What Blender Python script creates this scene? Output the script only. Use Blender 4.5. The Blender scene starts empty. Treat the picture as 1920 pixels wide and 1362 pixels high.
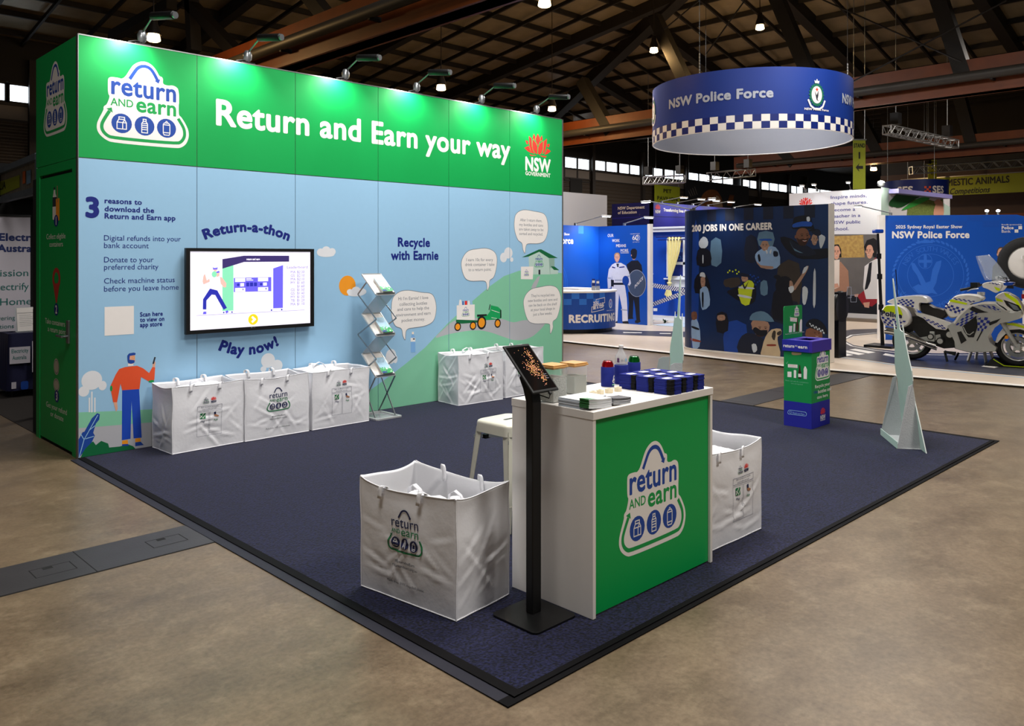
import bpy, bmesh, math, random
from mathutils import Vector, Matrix
from mathutils.geometry import tessellate_polygon
C = bpy.context.scene.collection
SC = bpy.context.scene
random.seed(7)
PI = math.pi

# ---------------------------------------------------------------- camera
cam_d = bpy.data.cameras.new('camera'); cam = bpy.data.objects.new('camera', cam_d); C.objects.link(cam)
cam.location = (-2.21, -7.467, 1.71)
cam.rotation_euler = (PI/2, 0, -math.atan2(0.70157, 0.71260))
cam_d.sensor_width = 36; cam_d.lens = 1526/1920*36
cam_d.shift_y = -199/1920
cam_d.clip_end = 200
SC.camera = cam
# ---------------------------------------------------------------- world, exposure
w = bpy.data.worlds.new('hall_air'); SC.world = w; w.use_nodes = True
w.node_tree.nodes['Background'].inputs[0].default_value = (1, .95, .9, 1)
w.node_tree.nodes['Background'].inputs[1].default_value = .07
SC.view_settings.view_transform = 'Standard'; SC.view_settings.look = 'None'
SC.view_settings.gamma = 1; SC.view_settings.use_curve_mapping = False
SC.view_settings.exposure = 0.22
try:
    SC.cycles.use_denoising = True; SC.cycles.max_bounces = 6; SC.cycles.diffuse_bounces = 3
    SC.cycles.glossy_bounces = 3; SC.cycles.transmission_bounces = 6; SC.cycles.transparent_max_bounces = 8
    SC.cycles.sample_clamp_indirect = 4; SC.cycles.caustics_reflective = False; SC.cycles.caustics_refractive = False
except Exception: pass

def area(name, loc, size, power, col=(1, .95, .88), look=None, sy=None, spread=PI):
    d = bpy.data.lights.new(name, 'AREA'); d.shape = 'RECTANGLE'; d.size = size; d.size_y = sy or size
    d.energy = power; d.color = col; d.spread = spread
    o = bpy.data.objects.new(name, d); C.objects.link(o); o.location = loc
    if look is not None: o.rotation_euler = (Vector(look)-Vector(loc)).to_track_quat('-Z', 'Y').to_euler()
    return o
# area lights for the hall's overhead lamps; later ones are fills added to brighten
area('hall_and_fill_light', (-1.5, -5.5, 8.6), 2.2, 360, (1, .96, .91))
area('hall_and_fill_light', (3.5, -2.6, 8.6), 2.4, 570, (1, .97, .94))
area('hall_and_fill_light', (3.6, -9.8, 8.0), 2.2, 460, (1, .95, .88))
area('hall_and_fill_light', (11.2, -2.6, 7.2), 2.0, 260, (1, .95, .9))
area('hall_and_fill_light', (13.25, 1.2, 7.4), 1.5, 14, (.97, .98, 1))  # added fill above the round sign to brighten its lining
area('hall_and_fill_light', (13.0, 4.0, 7.0), 2.0, 420, (.95, .97, 1))  # extra fill added over the blue stand
area('hall_and_fill_light', (22.0, 13.0, 7.2), 3.0, 900, (1, .9, .8))  # fill added to lighten the far wall
area('hall_and_fill_light', (34.0, 14.0, 7.6), 3.0, 900, (1, .9, .8))  # another added fill, lifts the dark wall and banners at the back
area('hall_and_fill_light', (24.0, -3.0, 7.6), 3.0, 420, (1, .9, .8))

# ---------------------------------------------------------------- helpers
def lin(h):
    h = h.lstrip('#'); c = [int(h[i:i+2], 16)/255 for i in (0, 2, 4)]
    return tuple(x/12.92 if x <= .04045 else ((x+.055)/1.055)**2.4 for x in c)+(1,)
MATS = {}
def M(name, hexc=None, rough=.5, metal=0., var=.06, scale=18., bump=0., bscale=120., emit=0., trans=0., alpha=1., ior=1.45, spec=.5, hex2=None, coat=0.):
    """a procedural surface: noise-varied colour, optional noise bump"""
    if name in MATS: return MATS[name]
    m = bpy.data.materials.new(name); m.use_nodes = True; nt = m.node_tree; p = nt.nodes['Principled BSDF']
    c = lin(hexc); N = nt.nodes.new; L = nt.links.new
    tc = N('ShaderNodeTexCoord')
    nz = N('ShaderNodeTexNoise'); nz.inputs['Scale'].default_value = scale; nz.inputs['Detail'].default_value = 3
    L(tc.outputs['Object'], nz.inputs['Vector'])
    mx = N('ShaderNodeMix'); mx.data_type = 'RGBA'
    a = tuple(max(0, x*(1-var)) for x in c[:3])+(1,); b = lin(hex2) if hex2 else tuple(min(1, x*(1+var)) for x in c[:3])+(1,)
    mx.inputs[6].default_value = a; mx.inputs[7].default_value = b
    L(nz.outputs['Fac'], mx.inputs[0]); L(mx.outputs[2], p.inputs['Base Color'])
    p.inputs['Roughness'].default_value = rough; p.inputs['Metallic'].default_value = metal
    p.inputs['IOR'].default_value = ior; p.inputs['Specular IOR Level'].default_value = spec
    p.inputs['Coat Weight'].default_value = coat; p.inputs['Coat Roughness'].default_value = .05
    if trans: p.inputs['Transmission Weight'].default_value = trans
    if alpha < 1: p.inputs['Alpha'].default_value = alpha
    if emit:
        L(mx.outputs[2], p.inputs['Emission Color']); p.inputs['Emission Strength'].default_value = emit
    if bump:
        n2 = N('ShaderNodeTexNoise'); n2.inputs['Scale'].default_value = bscale; n2.inputs['Detail'].default_value = 2
        L(tc.outputs['Object'], n2.inputs['Vector'])
        bp = N('ShaderNodeBump'); bp.inputs['Strength'].default_value = bump; bp.inputs['Distance'].default_value = .01
        L(n2.outputs['Fac'], bp.inputs['Height']); L(bp.outputs['Normal'], p.inputs['Normal'])
    MATS[name] = m
    return m

class MB:
    def __init__(s): s.v = []; s.f = []; s.m = []; s.mats = []; s.sm = []
    def mi(s, m):
        if m not in s.mats: s.mats.append(m)
        return s.mats.index(m)
    def add(s, vs, fs, m, smooth=False):
        b = len(s.v); s.v += [tuple(p) for p in vs]; k = s.mi(m)
        for f in fs: s.f.append(tuple(b+i for i in f)); s.m.append(k); s.sm.append(smooth)
        return s
    def face(s, pts, m): return s.add(pts, [tuple(range(len(pts)))], m)
    def box(s, x0, y0, z0, x1, y1, z1, m):
        return s.add([(x0,y0,z0),(x1,y0,z0),(x1,y1,z0),(x0,y1,z0),(x0,y0,z1),(x1,y0,z1),(x1,y1,z1),(x0,y1,z1)],
                     [(0,3,2,1),(4,5,6,7),(0,1,5,4),(1,2,6,5),(2,3,7,6),(3,0,4,7)], m)
    def obox(s, c, size, m, rot=None):
        R_ = rot or Matrix.Identity(3); c = Vector(c); x, y, z = [q/2 for q in size]
        vs = [c+R_@Vector(p) for p in [(-x,-y,-z),(x,-y,-z),(x,y,-z),(-x,y,-z),(-x,-y,z),(x,-y,z),(x,y,z),(-x,y,z)]]
        return s.add(vs, [(0,3,2,1),(4,5,6,7),(0,1,5,4),(1,2,6,5),(2,3,7,6),(3,0,4,7)], m)
    def beam(s, p0, p1, w, h, m, up=(0,0,1)):
        p0 = Vector(p0); p1 = Vector(p1); d = (p1-p0); L = d.length; d.normalize()
        u = Vector(up)
        if abs(d.dot(u)) > .98: u = Vector((1,0,0))
        sx = d.cross(u).normalized(); uz = sx.cross(d).normalized()
        R_ = Matrix((d, sx, uz)).transposed()
        return s.obox((p0+p1)/2, (L, w, h), m, R_)
    def cyl(s, p0, p1, r0, m, r1=None, n=14, caps=True, smooth=True):
        p0 = Vector(p0); p1 = Vector(p1); r1 = r0 if r1 is None else r1
        d = (p1-p0).normalized(); a = d.orthogonal().normalized(); b = d.cross(a)
        vs = []
        for p, r in ((p0, r0), (p1, r1)):
            vs += [p+a*(r*math.cos(2*PI*i/n))+b*(r*math.sin(2*PI*i/n)) for i in range(n)]
        s.add(vs, [(i, (i+1) % n, n+(i+1) % n, n+i) for i in range(n)], m, smooth)
        if caps: s.add(vs, [tuple(range(n-1, -1, -1)), tuple(range(n, 2*n))], m)
        return s
    def tube(s, pts, r, m, n=8, closed=False, flat=1.):
        pts = [Vector(p) for p in pts]; k = len(pts); vs = []; a = None
        rr = r if isinstance(r, (list, tuple)) else [r]*k
        for i, p in enumerate(pts):
            if closed: d = pts[(i+1) % k]-pts[i-1]
            else: d = pts[min(i+1, k-1)]-pts[max(i-1, 0)]
            d.normalize()
            a = d.orthogonal().normalized() if a is None else (a-d*a.dot(d)).normalized()
            b = d.cross(a)
            vs += [p+a*(rr[i]*math.cos(2*PI*j/n))+b*(rr[i]*flat*math.sin(2*PI*j/n)) for j in range(n)]
        fs = []
        for i in range(k if closed else k-1):
            o0, o1 = i*n, ((i+1) % k)*n
            fs += [(o0+j, o0+(j+1) % n, o1+(j+1) % n, o1+j) for j in range(n)]
        s.add(vs, fs, m, True)
        if not closed: s.add(vs, [tuple(range(n-1, -1, -1)), tuple(range((k-1)*n, k*n))], m)
        return s
    def lathe(s, prof, c, m, n=24, axis='Z', caps=True):
        c = Vector(c); vs = []
        ax = {'Z': lambda r, h, t: (r*math.cos(t), r*math.sin(t), h), 'Y': lambda r, h, t: (r*math.cos(t), h, r*math.sin(t)), 'X': lambda r, h, t: (h, r*math.cos(t), r*math.sin(t))}[axis]
        for r, h in prof: vs += [c+Vector(ax(r, h, 2*PI*i/n)) for i in range(n)]
        fs = []
        for k in range(len(prof)-1): fs += [(k*n+i, k*n+(i+1) % n, (k+1)*n+(i+1) % n, (k+1)*n+i) for i in range(n)]
        s.add(vs, fs, m, True)
        if caps: s.add(vs, [tuple(range(n-1, -1, -1)), tuple(range((len(prof)-1)*n, len(prof)*n))], m)
        return s
    def prism(s, poly, fn, h0, h1, m, mside=None):
        """poly in 2d, fn(u,v,h)->3d"""
        n = len(poly); tri = tessellate_polygon([[Vector((p[0], p[1], 0)) for p in poly]])
        for h in (h0, h1): s.add([fn(p[0], p[1], h) for p in poly], [tuple(t) for t in tri], m)
        vs = [fn(p[0], p[1], h0) for p in poly]+[fn(p[0], p[1], h1) for p in poly]
        return s.add(vs, [(i, (i+1) % n, n+(i+1) % n, n+i) for i in range(n)], mside or m)
    def grid(s, fn, nu, nv, m, smooth=True, wrap=False):
        vs = [fn(i/nu, j/nv) for j in range(nv+1) for i in range(nu+1)]
        return s.add(vs, [(j*(nu+1)+i, j*(nu+1)+i+1, (j+1)*(nu+1)+i+1, (j+1)*(nu+1)+i) for j in range(nv) for i in range(nu)], m, smooth)
    def loft(s, rings, m, caps=True, smooth=True):
        n = len(rings[0]); vs = [p for r in rings for p in r]
        s.add(vs, [(k*n+i, k*n+(i+1) % n, (k+1)*n+(i+1) % n, (k+1)*n+i) for k in range(len(rings)-1) for i in range(n)], m, smooth)
        if caps: s.add(vs, [tuple(range(n-1, -1, -1)), tuple(range((len(rings)-1)*n, len(rings)*n))], m)
        return s

WM = {}
def mesh_of(name, mb):
    me = bpy.data.meshes.new(name); me.from_pydata(mb.v, [], mb.f)
    for m in mb.mats: me.materials.append(m)
    me.polygons.foreach_set('material_index', mb.m); me.polygons.foreach_set('use_smooth', mb.sm)
    me.update(); return me
def props(o, label=None, cat=None, group=None, kind=None):
    if label: o['label'] = label
    if cat: o['category'] = cat
    if group: o['group'] = group
    if kind or cat: o['kind'] = kind or 'thing'
    return o
def thing(name, label, cat, loc=(0,0,0), rz=0, group=None, rot=None):
    o = bpy.data.objects.new(name, None); C.objects.link(o); o.empty_display_size = .1
    o.location = loc; o.rotation_euler = rot or (0, 0, rz); WM[o.name] = Matrix.LocRotScale(o.location, o.rotation_euler, None)
    return props(o, label, cat, group)
def obj(name, mb, parent=None, bevel=0, seg=2, local=False, sub=0, fix=True, label=None):
    me = mesh_of(name, mb)
    if fix:
        bm = bmesh.new(); bm.from_mesh(me)
        if bevel or sub: bmesh.ops.remove_doubles(bm, verts=bm.verts, dist=1e-5)
        bmesh.ops.recalc_face_normals(bm, faces=bm.faces); bm.to_mesh(me); bm.free()
    o = bpy.data.objects.new(name, me); C.objects.link(o)
    if parent is not None:
        o.parent = parent; PW_ = WM[parent.name]
        if not local: me.transform(PW_.inverted())
        WM[o.name] = PW_
    else: WM[o.name] = Matrix.Identity(4)
    if bevel:
        b = o.modifiers.new('b', 'BEVEL'); b.width = bevel; b.segments = seg; b.limit_method = 'ANGLE'; b.angle_limit = math.radians(40)
    if sub:
        b = o.modifiers.new('s', 'SUBSURF'); b.levels = sub; b.render_levels = sub
    if label: o['label'] = label
    return o
def struct(name, mb, **k): return props(obj(name, mb, **k), kind='structure')
def solo(name, mb, label, cat, group=None, base=None, **k):
    """a top-level thing that is one mesh"""
    o = obj(name, mb, **k)
    if base is not None:
        o.data.transform(Matrix.Translation(-Vector(base))); o.location = base; WM[o.name] = Matrix.Translation(base)
    return props(o, label, cat, group)
def dup(root, loc=None, rz=None, label=None, group=None):
    r = root.copy(); C.objects.link(r)
    if loc is not None: r.location = loc
    if rz is not None: r.rotation_euler = (0, 0, rz)
    if label: r['label'] = label
    if group: r['group'] = group
    def rec(a, b):
        for ch in KIDS(a):
            c = ch.copy(); C.objects.link(c); c.parent = b; rec(ch, c)
    rec(root, r); return r
def KIDS(a): return [o for o in C.objects if o.parent is a]

# ---------------------------------------------------------------- flat printing: letters and shapes in (u,v), laid on a frame
class Path:
    """vertical surface over a floor polyline; (u,v,w) -> along it, up, outwards to its right-hand side"""
    def __init__(s, pts): s.p = [Vector((a, b)) for a, b in pts]
    def __call__(s, u, v, w=0):
        acc = 0; n = len(s.p)-1
        for i in range(n):
            a, b = s.p[i], s.p[i+1]; L = (b-a).length
            if u <= acc+L or i == n-1:
                d = (b-a)/L; q = a+d*(u-acc); return (q.x+d.y*w, q.y-d.x*w, v)
            acc += L
    def length(s): return sum((s.p[i+1]-s.p[i]).length for i in range(len(s.p)-1))
class Frame:
    def __init__(s, O, U, V):
        s.O = Vector(O); s.U = Vector(U).normalized(); s.V = Vector(V).normalized(); s.N = s.U.cross(s.V)
    def __call__(s, u, v, w=0): return tuple(s.O+s.U*u+s.V*v+s.N*w)
_TX = {}
def glyphs(txt, bold, res=3, space=1.):
    k = (txt, bold, res, space)
    if k in _TX: return _TX[k]
    cu = bpy.data.curves.new('t', 'FONT'); cu.body = txt; cu.size = 1; cu.offset = bold; cu.resolution_u = res; cu.space_character = space; cu.fill_mode = 'FRONT'
    o = bpy.data.objects.new('t', cu); C.objects.link(o)
    dg = bpy.context.evaluated_depsgraph_get(); dg.update()
    me = bpy.data.meshes.new_from_object(o.evaluated_get(dg))
    vs = [(v.co.x, v.co.y) for v in me.vertices]; fs = [tuple(p.vertices) for p in me.polygons]
    bpy.data.objects.remove(o); bpy.data.curves.remove(cu); bpy.data.meshes.remove(me)
    _TX[k] = (vs, fs); return _TX[k]
CAP = None
class Ink:
    def __init__(s): s.items = []; s.L = 1
    def raw(s, vs, fs, m): s.items.append((vs, fs, m, s.L+.012*(len(s.items) % 75))); return s
    def poly(s, pts, m):
        pts = [tuple(p) for p in pts]
        tri = tessellate_polygon([[Vector((p[0], p[1], 0)) for p in pts]])
        return s.raw(pts, [tuple(t) for t in tri], m)
    def rect(s, u0, v0, u1, v1, m): return s.poly([(u0, v0), (u1, v0), (u1, v1), (u0, v1)], m)
    def rrect(s, u0, v0, u1, v1, r, m, n=5):
        pts = []
        for cx, cy, a in ((u1-r, v1-r, 0), (u0+r, v1-r, 90), (u0+r, v0+r, 180), (u1-r, v0+r, 270)):
            pts += [(cx+r*math.cos(math.radians(a+90*i/n)), cy+r*math.sin(math.radians(a+90*i/n))) for i in range(n+1)]
        return s.poly(pts, m)
    def ell(s, cu, cv, ru, m, rv=None, n=24, rot=0):
        rv = ru if rv is None else rv; c, q = math.cos(rot), math.sin(rot)
        pts = [(ru*math.cos(2*PI*i/n), rv*math.sin(2*PI*i/n)) for i in range(n)]
        return s.poly([(cu+x*c-y*q, cv+x*q+y*c) for x, y in pts], m)
    def stroke(s, pts, w, m, closed=False):
        pts = [Vector((p[0], p[1])) for p in pts]; n = len(pts); vs = []
        for i, p in enumerate(pts):
            if closed: a, b = pts[i-1], pts[(i+1) % n]
            else: a, b = pts[max(i-1, 0)], pts[min(i+1, n-1)]
            d1 = (p-a).normalized() if (p-a).length > 1e-9 else (b-p).normalized()
            d2 = (b-p).normalized() if (b-p).length > 1e-9 else d1
            d = (d1+d2); d = d.normalized() if d.length > 1e-6 else d1
            k = 1/max(.4, d.dot(d1)); nn = Vector((-d.y, d.x))*(w/2*k)
            vs += [tuple(p+nn), tuple(p-nn)]
        fs = [(2*i, 2*i+1, (2*i+3) % (2*n), (2*i+2) % (2*n)) for i in range(n if closed else n-1)]
        return s.raw(vs, fs, m)
    def ring(s, cu, cv, r, w, m, n=36, rv=None, a0=0, a1=360):
        rv = rv or r
        pts = [(cu+r*math.cos(math.radians(a0+(a1-a0)*i/n)), cv+rv*math.sin(math.radians(a0+(a1-a0)*i/n))) for i in range(n+(a1-a0 != 360))]
        return s.stroke(pts, w, m, closed=(a1-a0 == 360))
    def text(s, txt, u, v, u1, cap, m, bold=.02, arc=None, shear=0, res=3, align='L', tilt=0):
        """letters from u to u1 (stretched to fit; u1 None keeps their proportions), capital height cap, baseline v"""
        global CAP
        if CAP is None: CAP = max(p[1] for p in glyphs('H', 0)[0])
        vs, fs = glyphs(txt, 0, res, 1+max(0, bold)*1.6)
        if not vs: return s
        if bold > .003:   # heavier weight: the outline swept round a small circle
            n0 = len(vs); v0, f0 = vs, fs; vs, fs = [], []
            for q in range(13):
                dx, dy = (0, 0) if q == 0 else (bold*math.cos(q*PI/6), bold*math.sin(q*PI/6)); b0 = len(vs)
                vs = vs+[(x+dx, y+dy) for x, y in v0]; fs = fs+[tuple(b0+i for i in f) for f in f0]
        x0 = min(p[0] for p in vs); x1 = max(p[0] for p in vs); ky = cap/CAP
        kx = (u1-u)/(x1-x0) if u1 is not None else ky
        if align == 'C' and u1 is None: u -= (x1-x0)*kx/2
        if align == 'R' and u1 is None: u -= (x1-x0)*kx
        out = []
        W_ = (x1-x0)*kx
        for x, y in vs:
            a, b = (x-x0)*kx, y*ky
            if arc:   # sagitta of the arched baseline
                t = a/W_*2-1; sl = -4*arc*t/W_; nrm = math.hypot(1, sl); aa = a-b*sl/nrm; bb = arc*(1-t*t)+b/nrm; a, b = aa, bb
            out.append((u+a+b*shear, v+b+a*tilt))
        if bold > .003:
            nf = len(fs)//13
            for q in range(13): s.raw(out[q*n0:(q+1)*n0], [tuple(i-q*n0 for i in f) for f in fs[q*nf:(q+1)*nf]], m)
            return s
        return s.raw(out, fs, m)
    def put(s, mb, frame, off=.0004, dz=.00022, clip=None, cut=None):
        for vs, fs, m, L in s.items:
            if clip:
                us = [p[0] for p in vs]; ws = [p[1] for p in vs]
                if max(us) <= clip[0] or min(us) >= clip[1] or max(ws) <= clip[2] or min(ws) >= clip[3]: continue
                inside = min(us) >= clip[0] and max(us) <= clip[1] and min(ws) >= clip[2] and max(ws) <= clip[3]
            if cut or (clip and not inside):
                bm = bmesh.new(); bv = [bm.verts.new((p[0], p[1], 0)) for p in vs]
                for f in fs:
                    try: bm.faces.new([bv[i] for i in f])
                    except Exception: pass
                def bis(co, no, out):
                    bmesh.ops.bisect_plane(bm, geom=bm.verts[:]+bm.edges[:]+bm.faces[:], plane_co=co, plane_no=no, clear_outer=out, dist=1e-6)
                if clip and not inside:
                    bis((clip[0],0,0), (-1,0,0), True); bis((clip[1],0,0), (1,0,0), True)
                    bis((0,clip[2],0), (0,-1,0), True); bis((0,clip[3],0), (0,1,0), True)
                if cut:
                    us = [q.co.x for q in bm.verts]; ws = [q.co.y for q in bm.verts]
                    if us:
                        k = math.ceil(min(us)/cut)
                        while k*cut < max(us): bis((k*cut,0,0), (1,0,0), False); k += 1
                        k = math.ceil(min(ws)/cut)
                        while k*cut < max(ws) and not getattr(frame, 'p', None): bis((0,k*cut,0), (0,1,0), False); k += 1
                bm.verts.index_update()
                v2 = [(q.co.x, q.co.y) for q in bm.verts]; f2 = [tuple(q.index for q in f.verts) for f in bm.faces]; bm.free()
            else: v2, f2 = vs, fs
            mb.add([frame(p[0], p[1], off+dz*L) for p in v2], f2, m)
        return mb
def face(k, cu, cv, ru, rv, skin, hair=None, look=0., beard=False, L=None):
    """printed face: oval, ears, eyes, brows, nose, mouth"""
    if L: k.L = L
    L0 = k.L; dk = M('face_line', '#3a2420', .6); li = M('lip_ink', '#a4554c', .6); sh = M('face_shade', '#9c6248', .6)
    if hair: k.ell(cu, cv+rv*.18, ru*1.16, hair, rv=rv*1.02, n=20)
    k.L = L0+.3; k.ell(cu-ru*.98, cv, ru*.16, skin, rv=rv*.2, n=8); k.ell(cu+ru*.98, cv, ru*.16, skin, rv=rv*.2, n=8); k.poly(spline([(cu-ru*.92, cv+rv*.35), (cu-ru*.6, cv+rv*.85), (cu, cv+rv), (cu+ru*.6, cv+rv*.85), (cu+ru*.92, cv+rv*.35), (cu+ru*.85, cv-rv*.3), (cu+ru*.5, cv-rv*.85), (cu, cv-rv), (cu-ru*.5, cv-rv*.85), (cu-ru*.85, cv-rv*.3)], 3), skin); o = look*ru
    k.L = L0+.5
    if beard: k.poly(spline([(cu-ru*.86, cv-rv*.1), (cu-ru*.45, cv-rv*.3), (cu, cv-rv*.22), (cu+ru*.45, cv-rv*.3), (cu+ru*.86, cv-rv*.1), (cu+ru*.5, cv-rv*.9), (cu, cv-rv*1.03), (cu-ru*.5, cv-rv*.9)], 3), dk)
    for s in (-1, 1):
        k.ell(cu+o+s*ru*.38, cv+rv*.12, ru*.15, dk, rv=rv*.07, n=8); k.stroke([(cu+o+s*ru*.18, cv+rv*.27), (cu+o+s*ru*.40, cv+rv*.33), (cu+o+s*ru*.6, cv+rv*.26)], rv*.06, dk)
    k.stroke([(cu+o+ru*.04, cv+rv*.1), (cu+o+ru*.12, cv-rv*.18), (cu+o-ru*.06, cv-rv*.22)], rv*.05, sh)
    k.L = L0+.7; k.poly(spline([(cu+o-ru*.36, cv-rv*.42), (cu+o, cv-rv*.48), (cu+o+ru*.36, cv-rv*.42), (cu+o, cv-rv*.6)], 3), li); k.stroke([(cu+o-ru*.28, cv-rv*.46), (cu+o, cv-rv*.5), (cu+o+ru*.28, cv-rv*.46)], rv*.05, WHITE); k.L = L0
def soften(pts, n=2, closed=True):
    """round off corners by cutting them"""
    for _ in range(n):
        out = [] if closed else [pts[0]]; m = len(pts)
        for i in range(m if closed else m-1):
            a, b = Vector(pts[i]), Vector(pts[(i+1) % m]); L_ = (b-a).length; t = .25
            out += [tuple(a.lerp(b, t)), tuple(a.lerp(b, 1-t))]
        if not closed: out.append(pts[-1])
        pts = out
    return pts
def spline(pts, k=6, closed=True):
    """smooth outline through pts"""
    n = len(pts); out = []
    for i in range(n if closed else n-1):
        g = lambda j: Vector(pts[j % n]) if closed else Vector(pts[max(0, min(n-1, j))])
        p0, p1, p2, p3 = g(i-1), g(i), g(i+1), g(i+2)
        for q in range(k):
            t = q/k; out.append(tuple(.5*((2*p1)+(p2-p0)*t+(2*p0-5*p1+4*p2-p3)*t*t+(3*p1-p0-3*p2+p3)*t**3)))
    if not closed: out.append(tuple(pts[-1]))
    return out

# ---------------------------------------------------------------- shared materials
GREEN = M('green_print', '#00a04c', .45, var=.03); GREEN2 = M('green_ink', '#0a9a4a', .5, var=.03)
SKYB = M('sky_print', '#9ac6e6', .5, var=.02); NAVY = M('navy_ink', '#0c1f7c', .5, var=.03)
BLUE = M('blue_ink', '#1a469e', .5, var=.03); WHITE = M('white_print', '#f1ece8', .5, var=.02)
MINT = M('mint_print', '#84c9a6', .5, var=.02); PATHG = M('path_print', '#b4b5bb', .5, var=.02)
ALU = M('aluminium', '#b9bcbd', .3, .9); STEELG = M('grey_steel', '#8d9194', .35, .8)
BLACK = M('black_plastic', '#0b0b0c', .45, var=.1); BLACKM = M('black_metal', '#111112', .4, .2, var=.1)
WHITEP = M('white_laminate', '#e8e3de', .45, var=.015); RED = M('red_ink', '#e8352b', .5, var=.03)
DARKG = M('dark_green_ink', '#06663a', .5, var=.03); INKB = M('dark_ink', '#2b2f3a', .5)
GREYT = M('grey_ink', '#6f7480', .5); ORANGE = M('orange_ink', '#f39a1f', .5, var=.03)
SKIN = M('skin_ink', '#e2a78b', .6, var=.05); SKIN2 = M('tan_ink', '#b07a5a', .6, var=.05); CREAM = M('cream_ink', '#f4e6d8', .6)
CLOTHW = M('white_bag_weave', '#eeeef2', .5, var=.02, bump=.10, bscale=40)

# ================================================================ the hall
def floor_mat():
    m = bpy.data.materials.new('polished_concrete'); m.use_nodes = True; nt = m.node_tree; p = nt.nodes['Principled BSDF']; N = nt.nodes.new; L = nt.links.new
    tc = N('ShaderNodeTexCoord')
    def noise(sc, det, vec=None, rough=.6):
        n = N('ShaderNodeTexNoise'); n.inputs['Scale'].default_value = sc; n.inputs['Detail'].default_value = det; n.inputs['Roughness'].default_value = rough
        L(vec or tc.outputs['Object'], n.inputs['Vector']); return n
    mp = N('ShaderNodeMapping'); mp.inputs['Rotation'].default_value = (0, 0, .5); mp.inputs['Scale'].default_value = (.8, 1.25, 1); L(tc.outputs['Object'], mp.inputs['Vector'])
    a = noise(.55, 5, None); b = noise(1.9, 9, mp.outputs['Vector'], .68); c = noise(38, 6)
    r1 = N('ShaderNodeValToRGB'); r1.color_ramp.elements[0].color = lin('#544637'); r1.color_ramp.elements[1].color = lin('#85725a')
    r1.color_ramp.elements[0].position = .32; r1.color_ramp.elements[1].position = .7
    L(b.outputs['Fac'], r1.inputs[0])
    r2 = N('ShaderNodeValToRGB'); r2.color_ramp.elements[0].color = lin('#6c624f'); r2.color_ramp.elements[1].color = lin('#735d46'); L(a.outputs['Fac'], r2.inputs[0])
    m1 = N('ShaderNodeMix'); m1.data_type = 'RGBA'; m1.inputs[0].default_value = .5; L(r1.outputs[0], m1.inputs[6]); L(r2.outputs[0], m1.inputs[7])
    r3 = N('ShaderNodeValToRGB'); r3.color_ramp.elements[0].color = (.6, .58, .55, 1); r3.color_ramp.elements[1].color = (1, 1, 1, 1); r3.color_ramp.elements[0].position = .3; r3.color_ramp.elements[1].position = .62
    L(c.outputs['Fac'], r3.inputs[0])
    m2 = N('ShaderNodeMix'); m2.data_type = 'RGBA'; m2.blend_type = 'MULTIPLY'; m2.inputs[0].default_value = .75; L(m1.outputs[2], m2.inputs[6]); L(r3.outputs[0], m2.inputs[7])
    v = noise(6.5, 9, None, .78); r4 = N('ShaderNodeValToRGB'); r4.color_ramp.elements[0].position = .50; r4.color_ramp.elements[1].position = .72; r4.color_ramp.elements[0].color = (0, 0, 0, 1); r4.color_ramp.elements[1].color = (.32, .32, .32, 1); L(v.outputs['Fac'], r4.inputs[0])
    m3 = N('ShaderNodeMix'); m3.data_type = 'RGBA'; m3.inputs[7].default_value = lin('#a49479'); L(r4.outputs[0], m3.inputs[0]); L(m2.outputs[2], m3.inputs[6])
    d_ = noise(3.3, 8, mp.outputs['Vector'], .7); r5 = N('ShaderNodeValToRGB'); r5.color_ramp.elements[0].position = .30; r5.color_ramp.elements[1].position = .52; r5.color_ramp.elements[0].color = (.76, .74, .72, 1); r5.color_ramp.elements[1].color = (1, 1, 1, 1); L(d_.outputs['Fac'], r5.inputs[0])
    m4 = N('ShaderNodeMix'); m4.data_type = 'RGBA'; m4.blend_type = 'MULTIPLY'; m4.inputs[0].default_value = 1; L(m3.outputs[2], m4.inputs[6]); L(r5.outputs[0], m4.inputs[7])
    L(m4.outputs[2], p.inputs['Base Color'])
    rr = N('ShaderNodeMapRange'); rr.inputs[3].default_value = .26; rr.inputs[4].default_value = .48; L(b.outputs['Fac'], rr.inputs[0]); L(rr.outputs[0], p.inputs['Roughness'])
    p.inputs['Specular IOR Level'].default_value = .4
    bp = N('ShaderNodeBump'); bp.inputs['Strength'].default_value = .04; bp.inputs['Distance'].default_value = .01; L(c.outputs['Fac'], bp.inputs['Height']); L(bp.outputs['Normal'], p.inputs['Normal'])
    return m
CONC = floor_mat()
f = MB(); f.box(-16, -16, -.2, 80, 24, 0, CONC); struct('floor', f)
# steel trench covers let into the floor, running left to right
TR = M('trench_steel', '#3d3a3c', .45, .35, var=.25, scale=5, bump=.08); SEAM_HOLLOW = M('seam_hollow_dark', '#101010', .8)
t = MB(); t.box(-16, -2.745, -.02, 11, -2.325, .004, TR)
for x in [-15+k*1.02 for k in range(26)]:
    t.box(x, -2.745, .003, x+.006, -2.325, .0045, SEAM_HOLLOW)
for x0, y0 in ((-.36, -2.60), (-.98, -2.62)):
    i = Ink(); i.stroke([(x0, y0), (x0+.2, y0), (x0+.2, y0+.14), (x0, y0+.14)], .006, SEAM_HOLLOW, closed=True); i.rect(x0+.06, y0+.10, x0+.11, y0+.135, SEAM_HOLLOW)
    i.put(t, Frame((0, 0, .0042), (1, 0, 0), (0, 1, 0)))
t.box(-16, -2.752, -.01, 11, -2.745, .002, SEAM_HOLLOW); t.box(-16, -2.325, -.01, 11, -2.318, .002, SEAM_HOLLOW)
struct('trim_1', t)
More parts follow.
